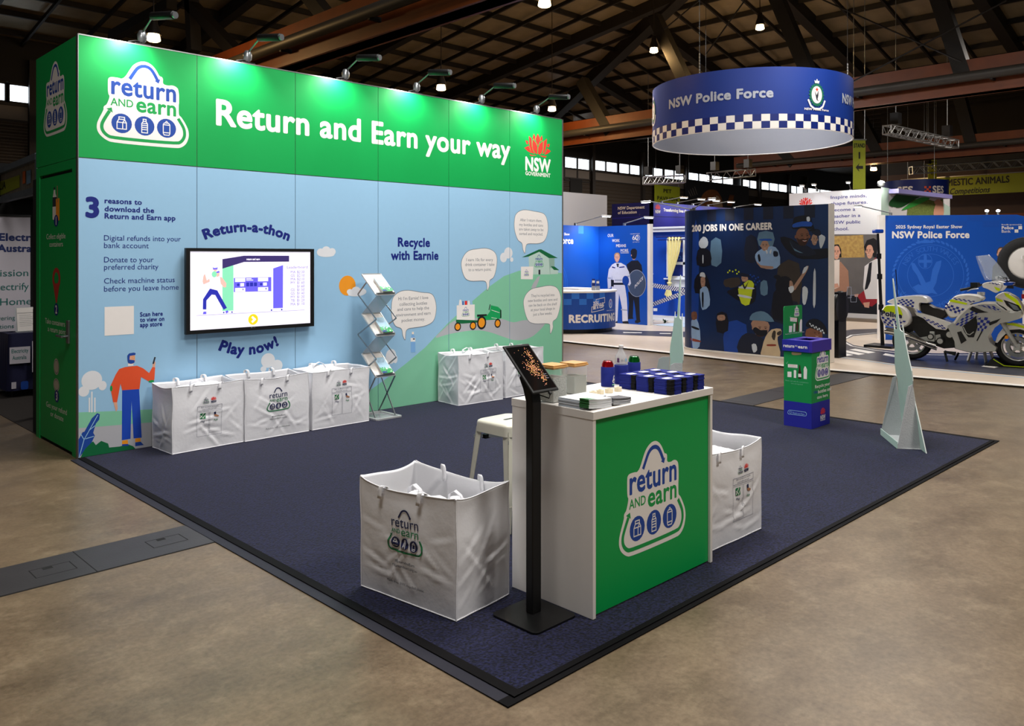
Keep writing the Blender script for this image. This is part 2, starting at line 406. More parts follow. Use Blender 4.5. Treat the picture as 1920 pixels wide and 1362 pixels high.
# ---- roof: two slopes meeting at a hip, dark purlins over foil-faced insulation
FOIL = M('foil_insulation', '#857860', .42, .25, var=.35, scale=2.2, bump=.5, bscale=22)
DKST = M('roof_steel_dark', '#15110e', .6, .2, var=.2); TIM = M('glulam_timber', '#6a3210', .5, var=.35, scale=3)
zl = lambda y: 9.02-.142*(y-19.5)
zr = lambda x: 9.02-.247*(min(x, 29.)-27.4)
hipx = lambda y: 27.4+.142/.247*(y-19.5)
ce = MB()
ce.face([(-16, -16, zl(-16)), (hipx(-16), -16, zl(-16)), (hipx(22.5), 22.5, zl(22.5)), (-16, 22.5, zl(22.5))], FOIL)
ce.face([(hipx(-16), -16, zl(-16)), (29, -16, zr(29)), (29, 21.8, zr(29)), (hipx(21.8), 21.8, zl(21.8))], FOIL)
ce.face([(29, -16, zr(29)), (80, -16, zr(29)), (80, 22.5, zr(29)), (29, 22.5, zr(29))], M('far_roof_sheet', '#3a332c', .7, var=.3, scale=2))
struct('ceiling', ce, fix=False)
def pole(name, a, b, w_, h_, m=DKST):
    q = MB(); q.beam(a, b, w_, h_, m); return struct(name, q)
y = -12.
while y < 22:
    pole('roof_purlin', (-16, y, zl(y)-.09), (hipx(y), y, zl(y)-.09), .09, .16); y += 1.45
x = -14.
while x < 28:
    yy = max(-16, 19.5+(x-27.4)*.247/.142) if x > hipx(-16) else -16
    big = int(round((x+14)/1.45)) % 4 == 0
    pole('roof_rafter', (x, yy, zl(yy)-.2), (x, 22.4, zl(22.4)-.2), .30 if big else .07, .40 if big else .12); x += 1.45
x = 9.
while x < 46:
    yy = min(22.4, 19.5+(x-27.4)*.247/.142) if x < 29 else 22.4
    pole('roof_purlin', (x, -16, zr(x)-.09), (x, yy, zr(x)-.09), .09, .16); x += 1.27
y = -15.; k = 0
while y < 22:
    x0 = hipx(y); big = k % 4 == 0
    pole('roof_rafter', (x0, y, zr(x0)-.2), (29, y, zr(29)-.2), .34 if big else .07, .42 if big else .12); y += 1.25; k += 1
pole('roof_hip', (hipx(-15), -15, zl(-15)-.25), (hipx(22), 22, zl(22)-.25), .40, .5)
# big glulam tie beams across the hall, a steel pipe clipped along each
for X in (5.95, 18.6, 31.4):
    Y1 = 21.9 if X < 31 else 12.09
    q = MB(); q.box(X, -16, 5.5, X+.32, Y1, 6.30, TIM); q.box(X-.06, -16, 5.5, X+.38, Y1, 5.56, TIM); struct('roof_beam', q)
    q = MB(); q.cyl((X-.22, -15, 5.86), (X-.22, (21.7 if X < 31 else Y1-.3), 5.86), .115, M('pipe_grey', '#3f3c38', .5, .3), n=12)
    for y in range(-14, int(Y1)-1, 3): q.box(X-.24, y, 5.72, X+.01, y+.06, 5.80, DKST)
    struct('roof_pipe', q)
def strut(plane_x, a, b, w_=.34):
    q = MB(); q.beam((plane_x+.16, a[0], a[1]), (plane_x+.16, b[0], b[1]), w_, w_, DKST); struct('roof_strut', q)
AZ = lambda p: p
def PXA(uv, o=20.): return (o-uv[0], uv[1])
for a, b in [((10.827,5.75),(9.551,7.664)),((13.714,6.859),(12.511,9.191)),((17.485,6.69),(16.535,8.987)),((21.348,5.81),(20.698,8.099))]:
    strut(18.6, PXA(a), PXA(b))
for a, b in [((14.445,5.801),(13.412,7.918)),((17.838,5.839),(17.382,7.799)),((10.787,5.754),(9.607,7.111))]:
    strut(31.4, PXA(a), PXA(b), .4)
for a, b in [((11.037,5.731),(7.71,7.965)),((2.469,8.127),(6.732,8.118)),((8.083,6.665),(7.898,8.181)),((14.761,5.603),(13.256,6.925))]:
    strut(5.95, PXA(a), PXA(b), .26)
# thin tie rods and hanging wires
for a, b, X in [((13.695,8.365),(15.592,9.296),18.6),((15.082,7.39),(16.567,8.921),18.6),((17.923,8.469),(21.595,6.043),18.6),((18.765,5.827),(22.454,7.211),18.6)]:
    q = MB(); q.cyl((X-1, *PXA(a)), (X-1, *PXA(b)), .02, DKST, n=6); struct('roof_rod', q)
# ---- far wall: corrugated steel with strip windows under the roof
def corr(name, h1, h2, k, vert=False):
    m = M(name, h1, .55, .2, var=.15, hex2=h2); nt = m.node_tree; N = nt.nodes.new; L = nt.links.new; p = nt.nodes['Principled BSDF']
    tc = N('ShaderNodeTexCoord'); wv = N('ShaderNodeTexWave'); wv.bands_direction = 'Z' if not vert else 'Y'; wv.inputs['Scale'].default_value = k
    L(tc.outputs['Object'], wv.inputs['Vector']); b = N('ShaderNodeBump'); b.inputs['Strength'].default_value = .8; b.inputs['Distance'].default_value = .06
    L(wv.outputs['Fac'], b.inputs['Height']); L(b.outputs['Normal'], p.inputs['Normal']); return m
CORR = corr('corrugated_steel', '#3b332d', '#4a423a', 1.6); WFR = M('wall_frame_steel', '#2c2825', .6, .2)
w_ = MB(); w_.box(-16, 22, 0, 80, 22.2, 6.0, CORR); w_.box(-16, 22.0, 6.0, 80, 22.2, 6.55, M('wall_band', '#6d665f', .6)); w_.box(-16, 22, 7.25, 80, 22.2, 10, DKST)
w_.box(-16, 22.12, 6.5, 80, 22.2, 7.3, DKST); w_.box(-16, 21.96, 6.0, 80, 22.02, 6.06, WFR); w_.box(-16, 21.94, 6.5, 80, 22.02, 6.58, WFR)
for x in [5.149,33.069,37.759,42.438,51.829,56.386,59.218]: w_.box(x-.12, 21.8, 0, x+.12, 22, 8, WFR)
for x in [31.215]: w_.box(x, 21.95, 4.9, x+1.0, 22, 6.0, SEAM_HOLLOW)
struct('wall_back', w_)
SKYL = M('window_daylight', '#dfe9f2', .5, emit=4.5, var=.02); SKYD = M('window_shaded', '#7d97a6', .4, emit=.35, var=.2)
n = 0
for a, b, z0, z1, mull in [(3.687,4.432,6.6,7.2,2),(4.476,5.149,6.6,7.2,1),(5.21,5.611,6.6,7.2,1),(30.779,32.93,5.9,7.2,2),(33.256,35.433,6.6,7.2,2),(35.533,37.599,6.6,7.2,2),(37.92,39.966,6.6,7.2,2),(40.08,42.256,6.6,7.2,2),(42.621,45.348,6.6,7.2,2),(45.546,48.352,6.6,7.2,2),(49.576,51.598,6.6,7.2,2),(52.061,56.214,6.6,7.2,3),(56.644,58.854,6.6,7.2,2),(59.585,64.027,6.6,7.2,2)]:
    n += 1; q = MB()
    if z0 < 6.5: q.box(a, 22.04, z0, b, 22.1, 6.6, SKYD); 
    q.box(a, 22.04, max(z0, 6.6), b, 22.1, z1, SKYL)
    for k in range(mull+1): xx = a+(b-a)*k/mull; q.box(xx-.05, 21.97, z0, xx+.05, 22.08, z1, WFR)
    for z in (z0, z1): q.box(a, 21.97, z-.04, b, 22.08, z+.04, WFR)
    if n == 4:
        for k in range(7): q.box(a, 21.98, 6.65+k*.08, b, 22.0, 6.67+k*.08, WFR)
    struct('window_%d' % n, q)
# far right wall: timber fascia over ribbed cladding
CLAD = corr('brown_cladding', '#6b5238', '#7a5f43', 6, True)
w_ = MB(); w_.box(38, -16, 0, 38.2, 8, 3.3, CLAD); w_.box(37.9, -16, 3.3, 38.2, 8, 5.6, M('dark_fascia', '#3a2415', .6, var=.3, scale=2)); w_.box(37.8, -16, 3.3, 38, 8, 3.6, TIM); w_.box(38, -16, 5.6, 38.2, 8, 9, DKST)
a, b = (15.068,16.163)
w_.box(37.93, 20-b, 0, 38.0, 20-a, 3.3, M('roller_door', '#b9b5ae', .5, var=.05)); struct('wall_right', w_)
# ---- daylight and lamps give the hall its glow: warm high-bay lamps
LAMPG = M('lamp_glow', '#ffd9a0', .5, emit=9, var=.01); LAMPB = M('lamp_housing', '#2a241e', .5, .4)
def bay_lamp(x, y, z, label):
    t = thing('high_bay_lamp', label, 'lamp', (x, y, z), group='warm lamps under the roof')
    q = MB(); q.lathe([(.04, .42), (.07, .4), (.08, .26), (.12, .16), (.14, .04)], (x, y, z), LAMPB, n=16, caps=False); q.cyl((x, y, z+.4), (x, y, max(z+.5, min(zl(y), zr(x))-.02)), .012, LAMPB, n=6); hs = obj('housing', q, t)
    q = MB(); q.lathe([(.09, .10), (.12, .0), (.13, -.07), (.10, -.09), (.03, -.095)], (x, y, z), LAMPG, n=14); obj('bulb', q, hs)
    d = bpy.data.lights.new('lamp_light', 'POINT'); d.energy = 110; d.color = (1, .62, .25); d.shadow_soft_size = .12
    o = bpy.data.objects.new('lamp_light', d); C.objects.link(o); o.parent = t; o.location = (0, 0, -.22)
for (x, y, z), lab in zip([(20.298,4.754,8.646),(18.435,7.291,8.083),(9.471,3.486,6.722),(11.858,9.555,6.309),(16.941,10.164,6.464),(3.994,8.878,6.04),(32.408,6.163,5.409)],
    ['warm roof lamp above the right part of the round blue hanging sign', 'warm roof lamp up left of the round blue hanging sign', 'warm roof lamp cut by the top edge of the picture', 'warm roof lamp just above the header over the word your', 'warm roof lamp behind the right end of the green header', 'warm roof lamp beside the leftmost clip light on the green header', 'far warm roof lamp right of the yellow hanging arrow banner']):
    bay_lamp(x, y, z, lab)

# ================================================================ marks used again and again
def place(pts, cu, cv, w): return [(cu+a*w, cv+b*w) for a, b in pts]
def cup_icon(k, cu, cv, r, m, kind):
    s = r; P_ = lambda pts: [(cu+x*s, cv+y*s) for x, y in pts]; w_ = .10*s
    if kind == 0:
        k.stroke(P_([(-.5,-.62), (.5,-.62), (.5,.1), (.3,.45), (-.3,.45), (-.5,.1)]), w_, m, closed=True)
        k.stroke(P_([(-.5,.1), (.5,.1)]), w_, m); k.stroke(P_([(.1,-.62), (.1,.1), (.3,.4)]), w_, m); k.stroke(P_([(-.3,.45), (-.3,.7), (.3,.7), (.3,.45)]), w_, m)
    elif kind == 1:
        k.stroke(P_([(-.32,-.78), (.32,-.78), (.32,.25), (.14,.52), (-.14,.52), (-.32,.25)]), w_, m, closed=True)
        k.stroke(P_([(-.16,.52), (-.16,.76), (.16,.76), (.16,.52)]), w_, m)
        for y in (-.42, -.18, .06, .28): k.stroke(P_([(-.32, y), (.32, y)]), w_, m)
    else:
        k.stroke(P_([(-.28,-.8), (.28,-.8), (.38,-.6), (.38,.42), (.24,.6), (-.24,.6), (-.38,.42), (-.38,-.6)]), w_, m, closed=True)
        k.stroke(P_([(-.38,-.52), (.38,-.52)]), w_, m); k.stroke(P_([(-.38,.38), (.38,.38)]), w_, m); k.ring(cu, cv+.7*s, .1*s, w_*.8, m, n=10)
def logo(k, cu, cv, w, backing=WHITE, ink=BLUE, leaf=GREEN2, disc=None, icon=None, bold=.024):
    """the stand's mark: a bag shape of arrows, two words and three round icons; cu middle, cv foot, w width"""
    L0 = k.L
    if backing: k.poly(soften(place([(-0.5,0.172),(-0.489,0.225),(-0.428,0.35),(-0.432,0.375),(-0.421,0.395),(-0.397,0.409),(-0.364,0.507),(-0.385,0.526),(-0.387,0.677),(-0.377,0.705),(-0.348,0.718),(-0.272,0.718),(-0.248,0.71),(-0.206,0.737),(-0.149,0.844),(-0.115,0.89),(-0.065,0.926),(-0.013,0.942),(0.037,0.939),(0.088,0.913),(0.132,0.863),(0.163,0.802),(0.189,0.802),(0.205,0.782),(0.2,0.719),(0.264,0.71),(0.308,0.723),(0.357,0.71),(0.385,0.674),(0.387,0.526),(0.382,0.512),(0.382,0.385),(0.412,0.375),(0.48,0.266),(0.5,0.204),(0.499,0.141),(0.471,0.065),(0.416,0.019),(0.353,0.004),(-0.337,0.001),(-0.408,0.026),(-0.469,0.074),(-0.496,0.122)], cu, cv, w), 2), backing); k.L += 1
    k.stroke(soften(place([(-0.159,0.722),(-0.106,0.812),(-0.077,0.856),(-0.031,0.886),(0.021,0.891),(0.067,0.871),(0.102,0.828),(0.142,0.754)], cu, cv, w), 2, closed=False), .036*w, ink)
    k.poly(place([(0.108,0.743),(0.174,0.77),(0.155,0.718)], cu, cv, w), ink)
    def T(s, q, m, b): k.text(s, cu+q[0]*w, cv+q[1]*w, cu+q[2]*w, q[3]*w, m, b)
    T('return', (-0.353,0.537,0.353,0.2), ink, bold); T('AND', (-0.359,0.41,-0.121,0.08), leaf, .016); T('earn', (-0.09,0.374,0.353,0.168), leaf, bold)
    k.stroke(soften(place([(0.376,0.349),(0.439,0.252),(0.451,0.198),(0.449,0.144),(0.416,0.087),(0.362,0.059),(-0.341,0.054),(-0.401,0.078),(-0.445,0.128),(-0.451,0.187),(-0.425,0.248),(-0.369,0.345)], cu, cv, w), 2, closed=False), .035*w, leaf)
    k.poly(place([(-0.402,0.366),(-0.347,0.384),(-0.336,0.328)], cu, cv, w), leaf)
    for i, (a, b) in enumerate([(-0.243,0.223),(0.001,0.222),(0.244,0.223)]):
        k.L = L0+1; k.ell(cu+a*w, cv+b*w, .108*w, disc or ink, n=20); k.L = L0+2; cup_icon(k, cu+a*w, cv+b*w, .098*w, icon or backing or WHITE, i)
    k.L = L0
PETALS = [[(-0.003,1.117),(0.073,1.022),(0.093,0.945),(0.005,0.806),(-0.075,0.91),(-0.083,0.982)], [(-0.154,1.102),(-0.093,1.029),(-0.115,0.929),(-0.197,0.994)], [(0.156,1.092),(0.183,0.984),(0.109,0.922),(0.097,1.025)],
 [(-0.336,1.022),(-0.232,0.973),(-0.226,0.796),(-0.179,0.656),(-0.115,0.579),(-0.242,0.601),(-0.31,0.765)], [(-0.185,0.957),(-0.075,0.873),(-0.013,0.781),(-0.026,0.577),(-0.118,0.618),(-0.185,0.705),(-0.206,0.836)], [(0.197,0.951),(0.058,0.849),(0.015,0.759),(0.005,0.599),(0.068,0.573),(0.148,0.636),(0.193,0.74)],
 [(0.345,1.025),(0.336,0.863),(0.263,0.659),(0.175,0.597),(0.214,0.742),(0.23,0.945)], [(-0.5,0.699),(-0.342,0.771),(-0.242,0.589),(-0.379,0.626)], [(0.5,0.707),(0.359,0.769),(0.242,0.589),(0.373,0.626)], [(-0.465,0.894),(-0.363,0.892),(-0.353,0.814),(-0.414,0.802)], [(0.463,0.894),(0.363,0.879),(0.355,0.804),(0.418,0.796)], [(-0.31,0.56),(-0.224,0.546),(-0.03,0.548),(-0.267,0.513)], [(0.058,0.556),(0.328,0.56),(0.306,0.52),(0.201,0.522)]]
def lotus(k, cu, cv, w, flower=RED, ink=WHITE, words=2):
    for p in PETALS: k.poly(place(p, cu, cv, w), flower)
    q = (-0.465,0.143,0.49,0.325); k.text('NSW', cu+q[0]*w, cv+q[1]*w, cu+q[2]*w, q[3]*w, ink, .04)
    if words > 1: q = (-0.463,0.01,0.482,0.096); k.text('GOVERNMENT', cu+q[0]*w, cv+q[1]*w, cu+q[2]*w, q[3]*w, ink, .03, res=2)

# ================================================================ the green and blue display wall
HD = Ink(); HD.L = 1
logo(HD, *(0.545,2.701,0.797))
HD.text('Return and Earn your way', *(1.203,2.969,5.113,0.233), WHITE, .030, res=8)
lotus(HD, *(5.623,2.778,0.511))
MU = Ink()
# hills, path, clouds
MU.L = 1
MU.poly([(2.586,0.042),(2.926,0.23),(3.19,0.361),(3.434,0.488),(3.72,0.654),(4.06,0.914),(4.365,1.111),(4.738,1.336),(4.998,1.465),(5.268,1.53),(5.598,1.54),(6.128,1.483)]+[(6.2,-.02), (2.6,-.02)], MINT)
MU.poly([(-0.026,0.399),(0.315,0.367),(0.681,0.337),(2.586,0.173),(2.586,-0.043),(0.681,0.222),(-0.026,0.264)], MINT); MU.poly([(-.05,-.05)]+[(-0.026,0.264),(0.681,0.222),(2.586,0.099)]+[(3.2,-.05)], PATHG)
CLW = M('cloud_print', '#e4e6ea', .5, var=.02)
MU.L = 2
MU.poly(spline([(3.874,0.756),(3.996,0.849),(4.089,0.909),(4.199,0.948),(4.343,0.958),(4.641,0.952),(4.951,0.923),(5.166,0.866),(5.386,0.884),(5.73,0.834),(5.769,0.823),(5.711,0.769),(5.537,0.667),(5.349,0.627),(5.166,0.64),(4.987,0.691),(4.726,0.772),(4.474,0.807),(4.089,0.787)], 3), PATHG)
MU.poly([(5.669,1.458),(5.639,1.39),(5.58,1.297),(5.493,1.299),(5.532,1.359),(5.619,1.445)], PATHG)
def circles(k, m, *cs):
    for c in cs: k.ell(c[0], c[1], c[2], m, rv=c[3], n=20)
circles(MU, CLW, *[(0.108,0.656,0.083,0.082),(0.045,0.569,0.043,0.045),(0.194,0.601,0.033,0.041)])
circles(MU, CLW, *[(1.738,0.68,0.075,0.073),(1.835,0.618,0.061,0.061),(1.688,0.599,0.032,0.029),(1.965,0.531,0.029,0.027)])
circles(MU, CLW, *[(5.075,1.761,0.076,0.072),(4.99,1.702,0.061,0.062),(5.136,1.676,0.029,0.029)])
circles(MU, CLW, *[(2.338,1.758,0.05,0.041),(2.401,1.776,0.053,0.046),(2.473,1.766,0.043,0.038),(2.401,1.734,0.099,0.025),(3.234,0.592,0.073,0.084),(3.295,0.556,0.029,0.047),(3.141,0.525,0.041,0.04)])
MU.L = 3
circles(MU, ORANGE, (2.661,1.402,0.105,0.108)); MU.L = 4
circles(MU, CLW, *[(2.694,1.335,0.041,0.029),(2.77,1.353,0.053,0.035),(2.846,1.33,0.058,0.036),(2.771,1.308,0.104,0.026)]); MU.L = 3
for a in [[(0.089,0.511),(0.089,0.386)],[(0.108,0.56),(0.108,0.383)],[(0.132,0.506),(0.132,0.38)]]: MU.stroke(a, .012, CLW)
# bush and leaf at the left corner
MU.poly([(0.014,-0.009),(0.056,0.114),(0.119,0.132),(0.14,0.098),(0.183,0.127),(0.239,0.095),(0.248,0.059),(0.335,0.054),(0.402,0.063),(0.447,0.038),(0.479,-0.004),(0.479,-0.038)], DARKG)
MU.L = 4
MU.poly([(0.004,0.004),(0.004,0.167),(0.035,0.224),(0.05,0.227),(0.108,0.332),(0.151,0.37),(0.172,0.358),(0.167,0.313),(0.14,0.282),(0.119,0.206),(0.132,0.181),(0.108,0.128),(0.056,0.08)], BLUE); MU.L = 5
for s in [[(0.006,0.009),(0.047,0.16),(0.156,0.354)],[(0.047,0.16),(0.014,0.222)],[(0.056,0.164),(0.124,0.176)],[(0.087,0.233),(0.135,0.266)]]: MU.stroke(s, .006, SKYB)
# the illustrated man holding a phone
SWT = M('sweater_ink', '#e8542a', .5, var=.02); TRO = M('trouser_ink', '#1747b8', .5, var=.02)
MU.L = 4
MU.poly([(0.355,0.545),(0.498,0.544),(0.521,0.103),(0.451,0.106),(0.434,0.44),(0.425,0.107),(0.352,0.106)], TRO)
MU.L = 5
MU.poly([(0.38,0.744),(0.481,0.746),(0.533,0.718),(0.585,0.671),(0.62,0.733),(0.638,0.713),(0.631,0.606),(0.596,0.586),(0.515,0.642),(0.502,0.537),(0.355,0.543),(0.341,0.602),(0.313,0.443),(0.28,0.447),(0.256,0.588),(0.302,0.688),(0.33,0.731)], SWT)
MU.L = 6
for e in [(0.265,0.569,0.01,0.025),(0.605,0.595,0.025,0.011)]: MU.ell(e[0], e[1], e[2], GREEN2, rv=e[3])
MU.poly([(0.283,0.447),(0.313,0.443),(0.318,0.384),(0.304,0.361),(0.293,0.405)], SKIN); MU.poly([(0.615,0.722),(0.615,0.763),(0.629,0.78),(0.641,0.761),(0.636,0.716)], SKIN)
MU.stroke([(0.62,0.749),(0.637,0.809)], .014, INKB)
MU.poly([(0.404,0.771),(0.447,0.77),(0.449,0.749),(0.402,0.751)], WHITE); MU.poly([(0.404,0.847),(0.461,0.848),(0.465,0.789),(0.447,0.765),(0.408,0.768)], SKIN)
MU.L = 7
MU.poly([(0.4,0.795),(0.397,0.842),(0.413,0.861),(0.453,0.865),(0.47,0.857),(0.465,0.842),(0.419,0.838),(0.416,0.805),(0.461,0.796),(0.458,0.775),(0.43,0.766),(0.408,0.775)], BLUE)
MU.ring(*(0.45,0.82,0.011,0.011)[:3], .004, ORANGE, n=14)
for q in [[(0.354,0.102),(0.402,0.101),(0.404,0.066),(0.354,0.071)],[(0.465,0.104),(0.51,0.101),(0.511,0.069),(0.465,0.071)]]: MU.poly(q, ORANGE)
for q in [[(0.354,0.071),(0.404,0.066),(0.411,0.047),(0.354,0.054)],[(0.465,0.068),(0.511,0.068),(0.538,0.035),(0.465,0.035)]]: MU.poly(q, BLUE)
# words
MU.L = 6
TT = lambda s, q, m=NAVY, b=.03, **k: MU.text(s, *q, m, b, **k)
TT('3', (0.057,2.054,0.167,0.159), b=.045, res=8)
TT('reasons to', (0.21,2.175,0.522,0.043)); TT('download the', (0.21,2.106,0.629,0.043)); TT('Return and Earn app', (0.21,2.043,0.82,0.044))
for s, q in zip(('Digital refunds into your', 'bank account', 'Donate to your', 'preferred charity', 'Check machine status', 'before you leave home'), [(0.206,1.853,0.869,0.045),(0.206,1.788,0.582,0.046),(0.206,1.664,0.624,0.046),(0.206,1.6,0.667,0.046),(0.206,1.48,0.813,0.046),(0.206,1.411,0.849,0.046)]): TT(s, q, b=.0)
for s, q in zip(('Scan here', 'to view on', 'app store'), [(0.506,1.18,0.705,0.037),(0.506,1.132,0.719,0.038),(0.506,1.087,0.7,0.038)]): TT(s, q, b=.03)
MU.L = 5; MU.rect(*(0.21,1.029,0.454,1.278), WHITE); MU.L = 6
TT('Return-a-thon', (1.095,1.875,1.963,0.09), b=.045, arc=.085); TT('Play now!', (1.224,0.829,1.857,0.096), b=.045, arc=-.07)
TT('Recycle', (3.329,1.831,3.792,0.096), b=.035); TT('with Earnie', (3.233,1.68,3.92,0.096), b=.035)
def bubble(pts, lines):
    o = spline(pts, 4); MU.L = 5; MU.poly(o, WHITE); MU.L = 6; MU.stroke(o, .006, GREYT, closed=True); MU.L = 7
    for s, q in lines: TT(s, q, GREYT, 0, res=2)
bubble([(3.239,1.138),(3.26,1.249),(3.35,1.314),(3.477,1.328),(3.665,1.299),(3.814,1.277),(3.874,1.192),(3.886,1.074),(3.844,0.958),(3.724,0.907),(3.549,0.894),(3.477,0.887),(3.442,0.855),(3.432,0.764),(3.399,0.812),(3.378,0.893),(3.294,0.932),(3.246,1.025)],
 list(zip(("Hi I'm Earnie! I love", 'collecting bottles', 'and cans to help the', 'environment and earn', 'pocket money.'), [(3.336,1.218,3.766,0.037),(3.353,1.155,3.749,0.037),(3.322,1.098,3.778,0.036),(3.301,1.035,3.802,0.036),(3.382,0.97,3.717,0.037)])))
bubble([(4.277,1.604),(4.302,1.703),(4.393,1.784),(4.544,1.81),(4.698,1.817),(4.82,1.779),(4.873,1.702),(4.864,1.574),(4.82,1.459),(4.75,1.415),(4.741,1.345),(4.707,1.289),(4.694,1.372),(4.646,1.411),(4.426,1.415),(4.327,1.467)],
 list(zip(('I earn 10c for every', 'drink container I take', 'to a return point.'), [(4.36,1.657,4.803,0.037),(4.34,1.598,4.829,0.038),(4.393,1.536,4.776,0.037)])))
bubble([(5.181,2.162),(5.218,2.269),(5.35,2.324),(5.541,2.315),(5.738,2.288),(5.808,2.195),(5.818,2.058),(5.758,1.934),(5.639,1.889),(5.445,1.883),(5.397,1.849),(5.378,1.758),(5.34,1.808),(5.321,1.888),(5.246,1.933),(5.191,2.044)],
 list(zip(('After I return them,', 'my bottles and cans', 'are taken away to be', 'sorted and recycled.'), [(5.289,2.175,5.702,0.037),(5.274,2.114,5.722,0.037),(5.269,2.055,5.728,0.037),(5.274,1.996,5.718,0.037)])))
bubble([(5.35,1.09),(5.388,1.209),(5.503,1.286),(5.659,1.308),(5.858,1.324),(6.001,1.286),(6.073,1.172),(6.063,1.033),(6.001,0.884),(5.919,0.833),(5.919,0.75),(5.868,0.67),(5.858,0.754),(5.828,0.81),(5.561,0.826),(5.426,0.887)],
 list(zip(("They're recycled into", 'new bottles and cans and', 'can be back on the shelf', 'at your local shops in', 'just a few weeks.'), [(5.493,1.179,5.95,0.036),(5.435,1.116,6.005,0.036),(5.449,1.054,5.997,0.036),(5.487,0.994,5.956,0.036),(5.532,0.932,5.903,0.037)])))
# house on the hill, bag, tractor with trailer, bottle
KX = lambda s: s
HWALL = M('house_print', '#bcd6cc', .5, var=.02); HSH = M('house_side_print', '#8fb0a4', .5, var=.02); BKI = M('black_ink', '#14161c', .5)
MU.L = 4
MU.poly([(5.445,1.718),(5.649,1.783),(5.838,1.695),(5.858,1.474),(5.464,1.48)], HWALL); MU.poly([(5.838,1.695),(5.95,1.695),(5.95,1.564),(5.858,1.474)], HSH)
MU.poly([(5.864,1.564),(6.022,1.524),(6.022,1.477),(5.864,1.476)], HWALL); MU.L = 5
MU.poly([(5.321,1.705),(5.639,1.808),(5.688,1.811),(6.017,1.695),(5.838,1.694),(5.649,1.779),(5.445,1.715)], DARKG); MU.poly([(5.874,1.586),(5.95,1.58),(6.046,1.529),(5.939,1.533)], DARKG)
MU.poly([(5.635,1.539),(5.671,1.539),(5.671,1.477),(5.635,1.477)], INKB)
q = (5.644,1.645,0.095,0.079); logo(MU, q[0], q[1]-q[3], q[2]*2, None)
MU.L = 6; MU.poly([(5.303,1.583),(5.537,1.584),(5.526,1.413),(5.303,1.421)], WHITE); MU.L = 7; q = (5.407,1.502,0.05,0.048); logo(MU, q[0], q[1]-q[3], q[2]*2, None); MU.L = 6
TRG = M('tractor_print', '#0fa35a', .5, var=.02)
MU.poly([(4.768,1.104),(4.891,1.078),(4.946,1.04),(4.95,0.932),(4.856,0.918),(4.544,0.922),(4.544,0.979),(4.698,0.975),(4.754,1.025)], TRG); MU.poly([(4.193,0.954),(4.544,0.925),(4.544,0.899),(4.277,0.9),(4.193,0.919)], DARKG)
MU.poly([(4.535,0.998),(4.698,0.995),(4.701,0.974),(4.535,0.97)], BKI); MU.stroke([(4.736,1.045),(4.757,1.115)], .014, BKI); MU.poly([(4.93,1.04),(4.95,1.034),(4.952,0.936),(4.93,0.932)], BKI)
MU.stroke([(4.776,1.044),(4.918,1.002)], .006, WHITE); MU.stroke([(4.776,0.948),(4.873,0.93)], .006, WHITE)
MU.poly([(4.204,1.125),(4.496,1.125),(4.496,0.931),(4.204,0.953)], WHITE); q = (4.348,1.039,0.066,0.059); MU.L = 7; logo(MU, q[0], q[1]-q[3], q[2]*2, None)
MU.L = 5
for s, m in zip([[(4.237,1.126),(4.248,1.191),(4.277,1.19),(4.29,1.126)],[(4.297,1.126),(4.297,1.173),(4.313,1.172),(4.313,1.127)],[(4.333,1.125),(4.333,1.174),(4.373,1.174),(4.373,1.125)],[(4.379,1.125),(4.386,1.177),(4.409,1.176),(4.419,1.125)],[(4.423,1.125),(4.429,1.197),(4.449,1.197),(4.463,1.124)]], (WHITE, BLUE, RED, WHITE, SKYB)): MU.poly(s, m)
for e in [(4.22,0.866,0.053,0.053),(4.468,0.864,0.054,0.052),(4.612,0.893,0.077,0.084),(4.886,0.869,0.055,0.057)]:
    MU.L = 7; MU.ell(e[0], e[1], e[2], BKI, rv=e[3]); MU.L = 8; MU.ell(e[0], e[1], e[2]*.7, ORANGE, rv=e[3]*.7)
BOTT = M('bottle_print', '#7fb2e6', .5, var=.05)
MU.L = 6; MU.poly([(3.513,0.615),(3.513,0.782),(3.527,0.817),(3.556,0.815),(3.575,0.777),(3.578,0.61)], BOTT); MU.poly([(3.527,0.849),(3.556,0.848),(3.556,0.82),(3.527,0.822)], CREAM); MU.L = 7
MU.poly([(3.509,0.782),(3.576,0.777),(3.576,0.733),(3.509,0.738)], WHITE); MU.poly([(3.542,0.773),(3.569,0.771),(3.569,0.757),(3.542,0.759)], INKB)
# side wall print (door and fascia of the storeroom)
SD = Ink(); SD.L = 1
a, b = ((0.246,2.823),(0.946,2.749)); logo(SD, (a[0]+b[0])/2, a[1]-.01, b[0]-a[0])
SDT = lambda s, q: SD.text(s, *q, WHITE, .0)
for s, q in zip(('Collect eligible', 'containers', 'Take containers to', 'a return point', 'Get your refund', 'or donate'), [(0.322,1.873,0.886,0.047),(0.414,1.803,0.811,0.046),(0.28,1.096,0.976,0.047),(0.364,1.027,0.886,0.047),(0.314,0.328,0.924,0.047),(0.447,0.258,0.826,0.046)]): SDT(s, q)
SD.L = 2
SD.poly([(0.51,2.049),(0.51,2.24),(0.536,2.285),(0.547,2.324),(0.588,2.321),(0.598,2.282),(0.639,2.241),(0.639,2.04)], WHITE); SD.poly([(0.51,2.252),(0.639,2.249),(0.639,2.164),(0.51,2.165)], INKB); SD.poly([(0.541,2.34),(0.588,2.34),(0.588,2.317),(0.541,2.316)], INKB)
SD.poly([(0.609,2.232),(0.715,2.235),(0.715,2.036),(0.609,2.033)], ORANGE); SD.stroke([(0.65,2.348),(0.66,2.201)], .02, SKIN2)
MAROON = M('pin_ink', '#b8322a', .5); COIN = M('coin_print', '#c9c3b2', .4, .2, var=.15)
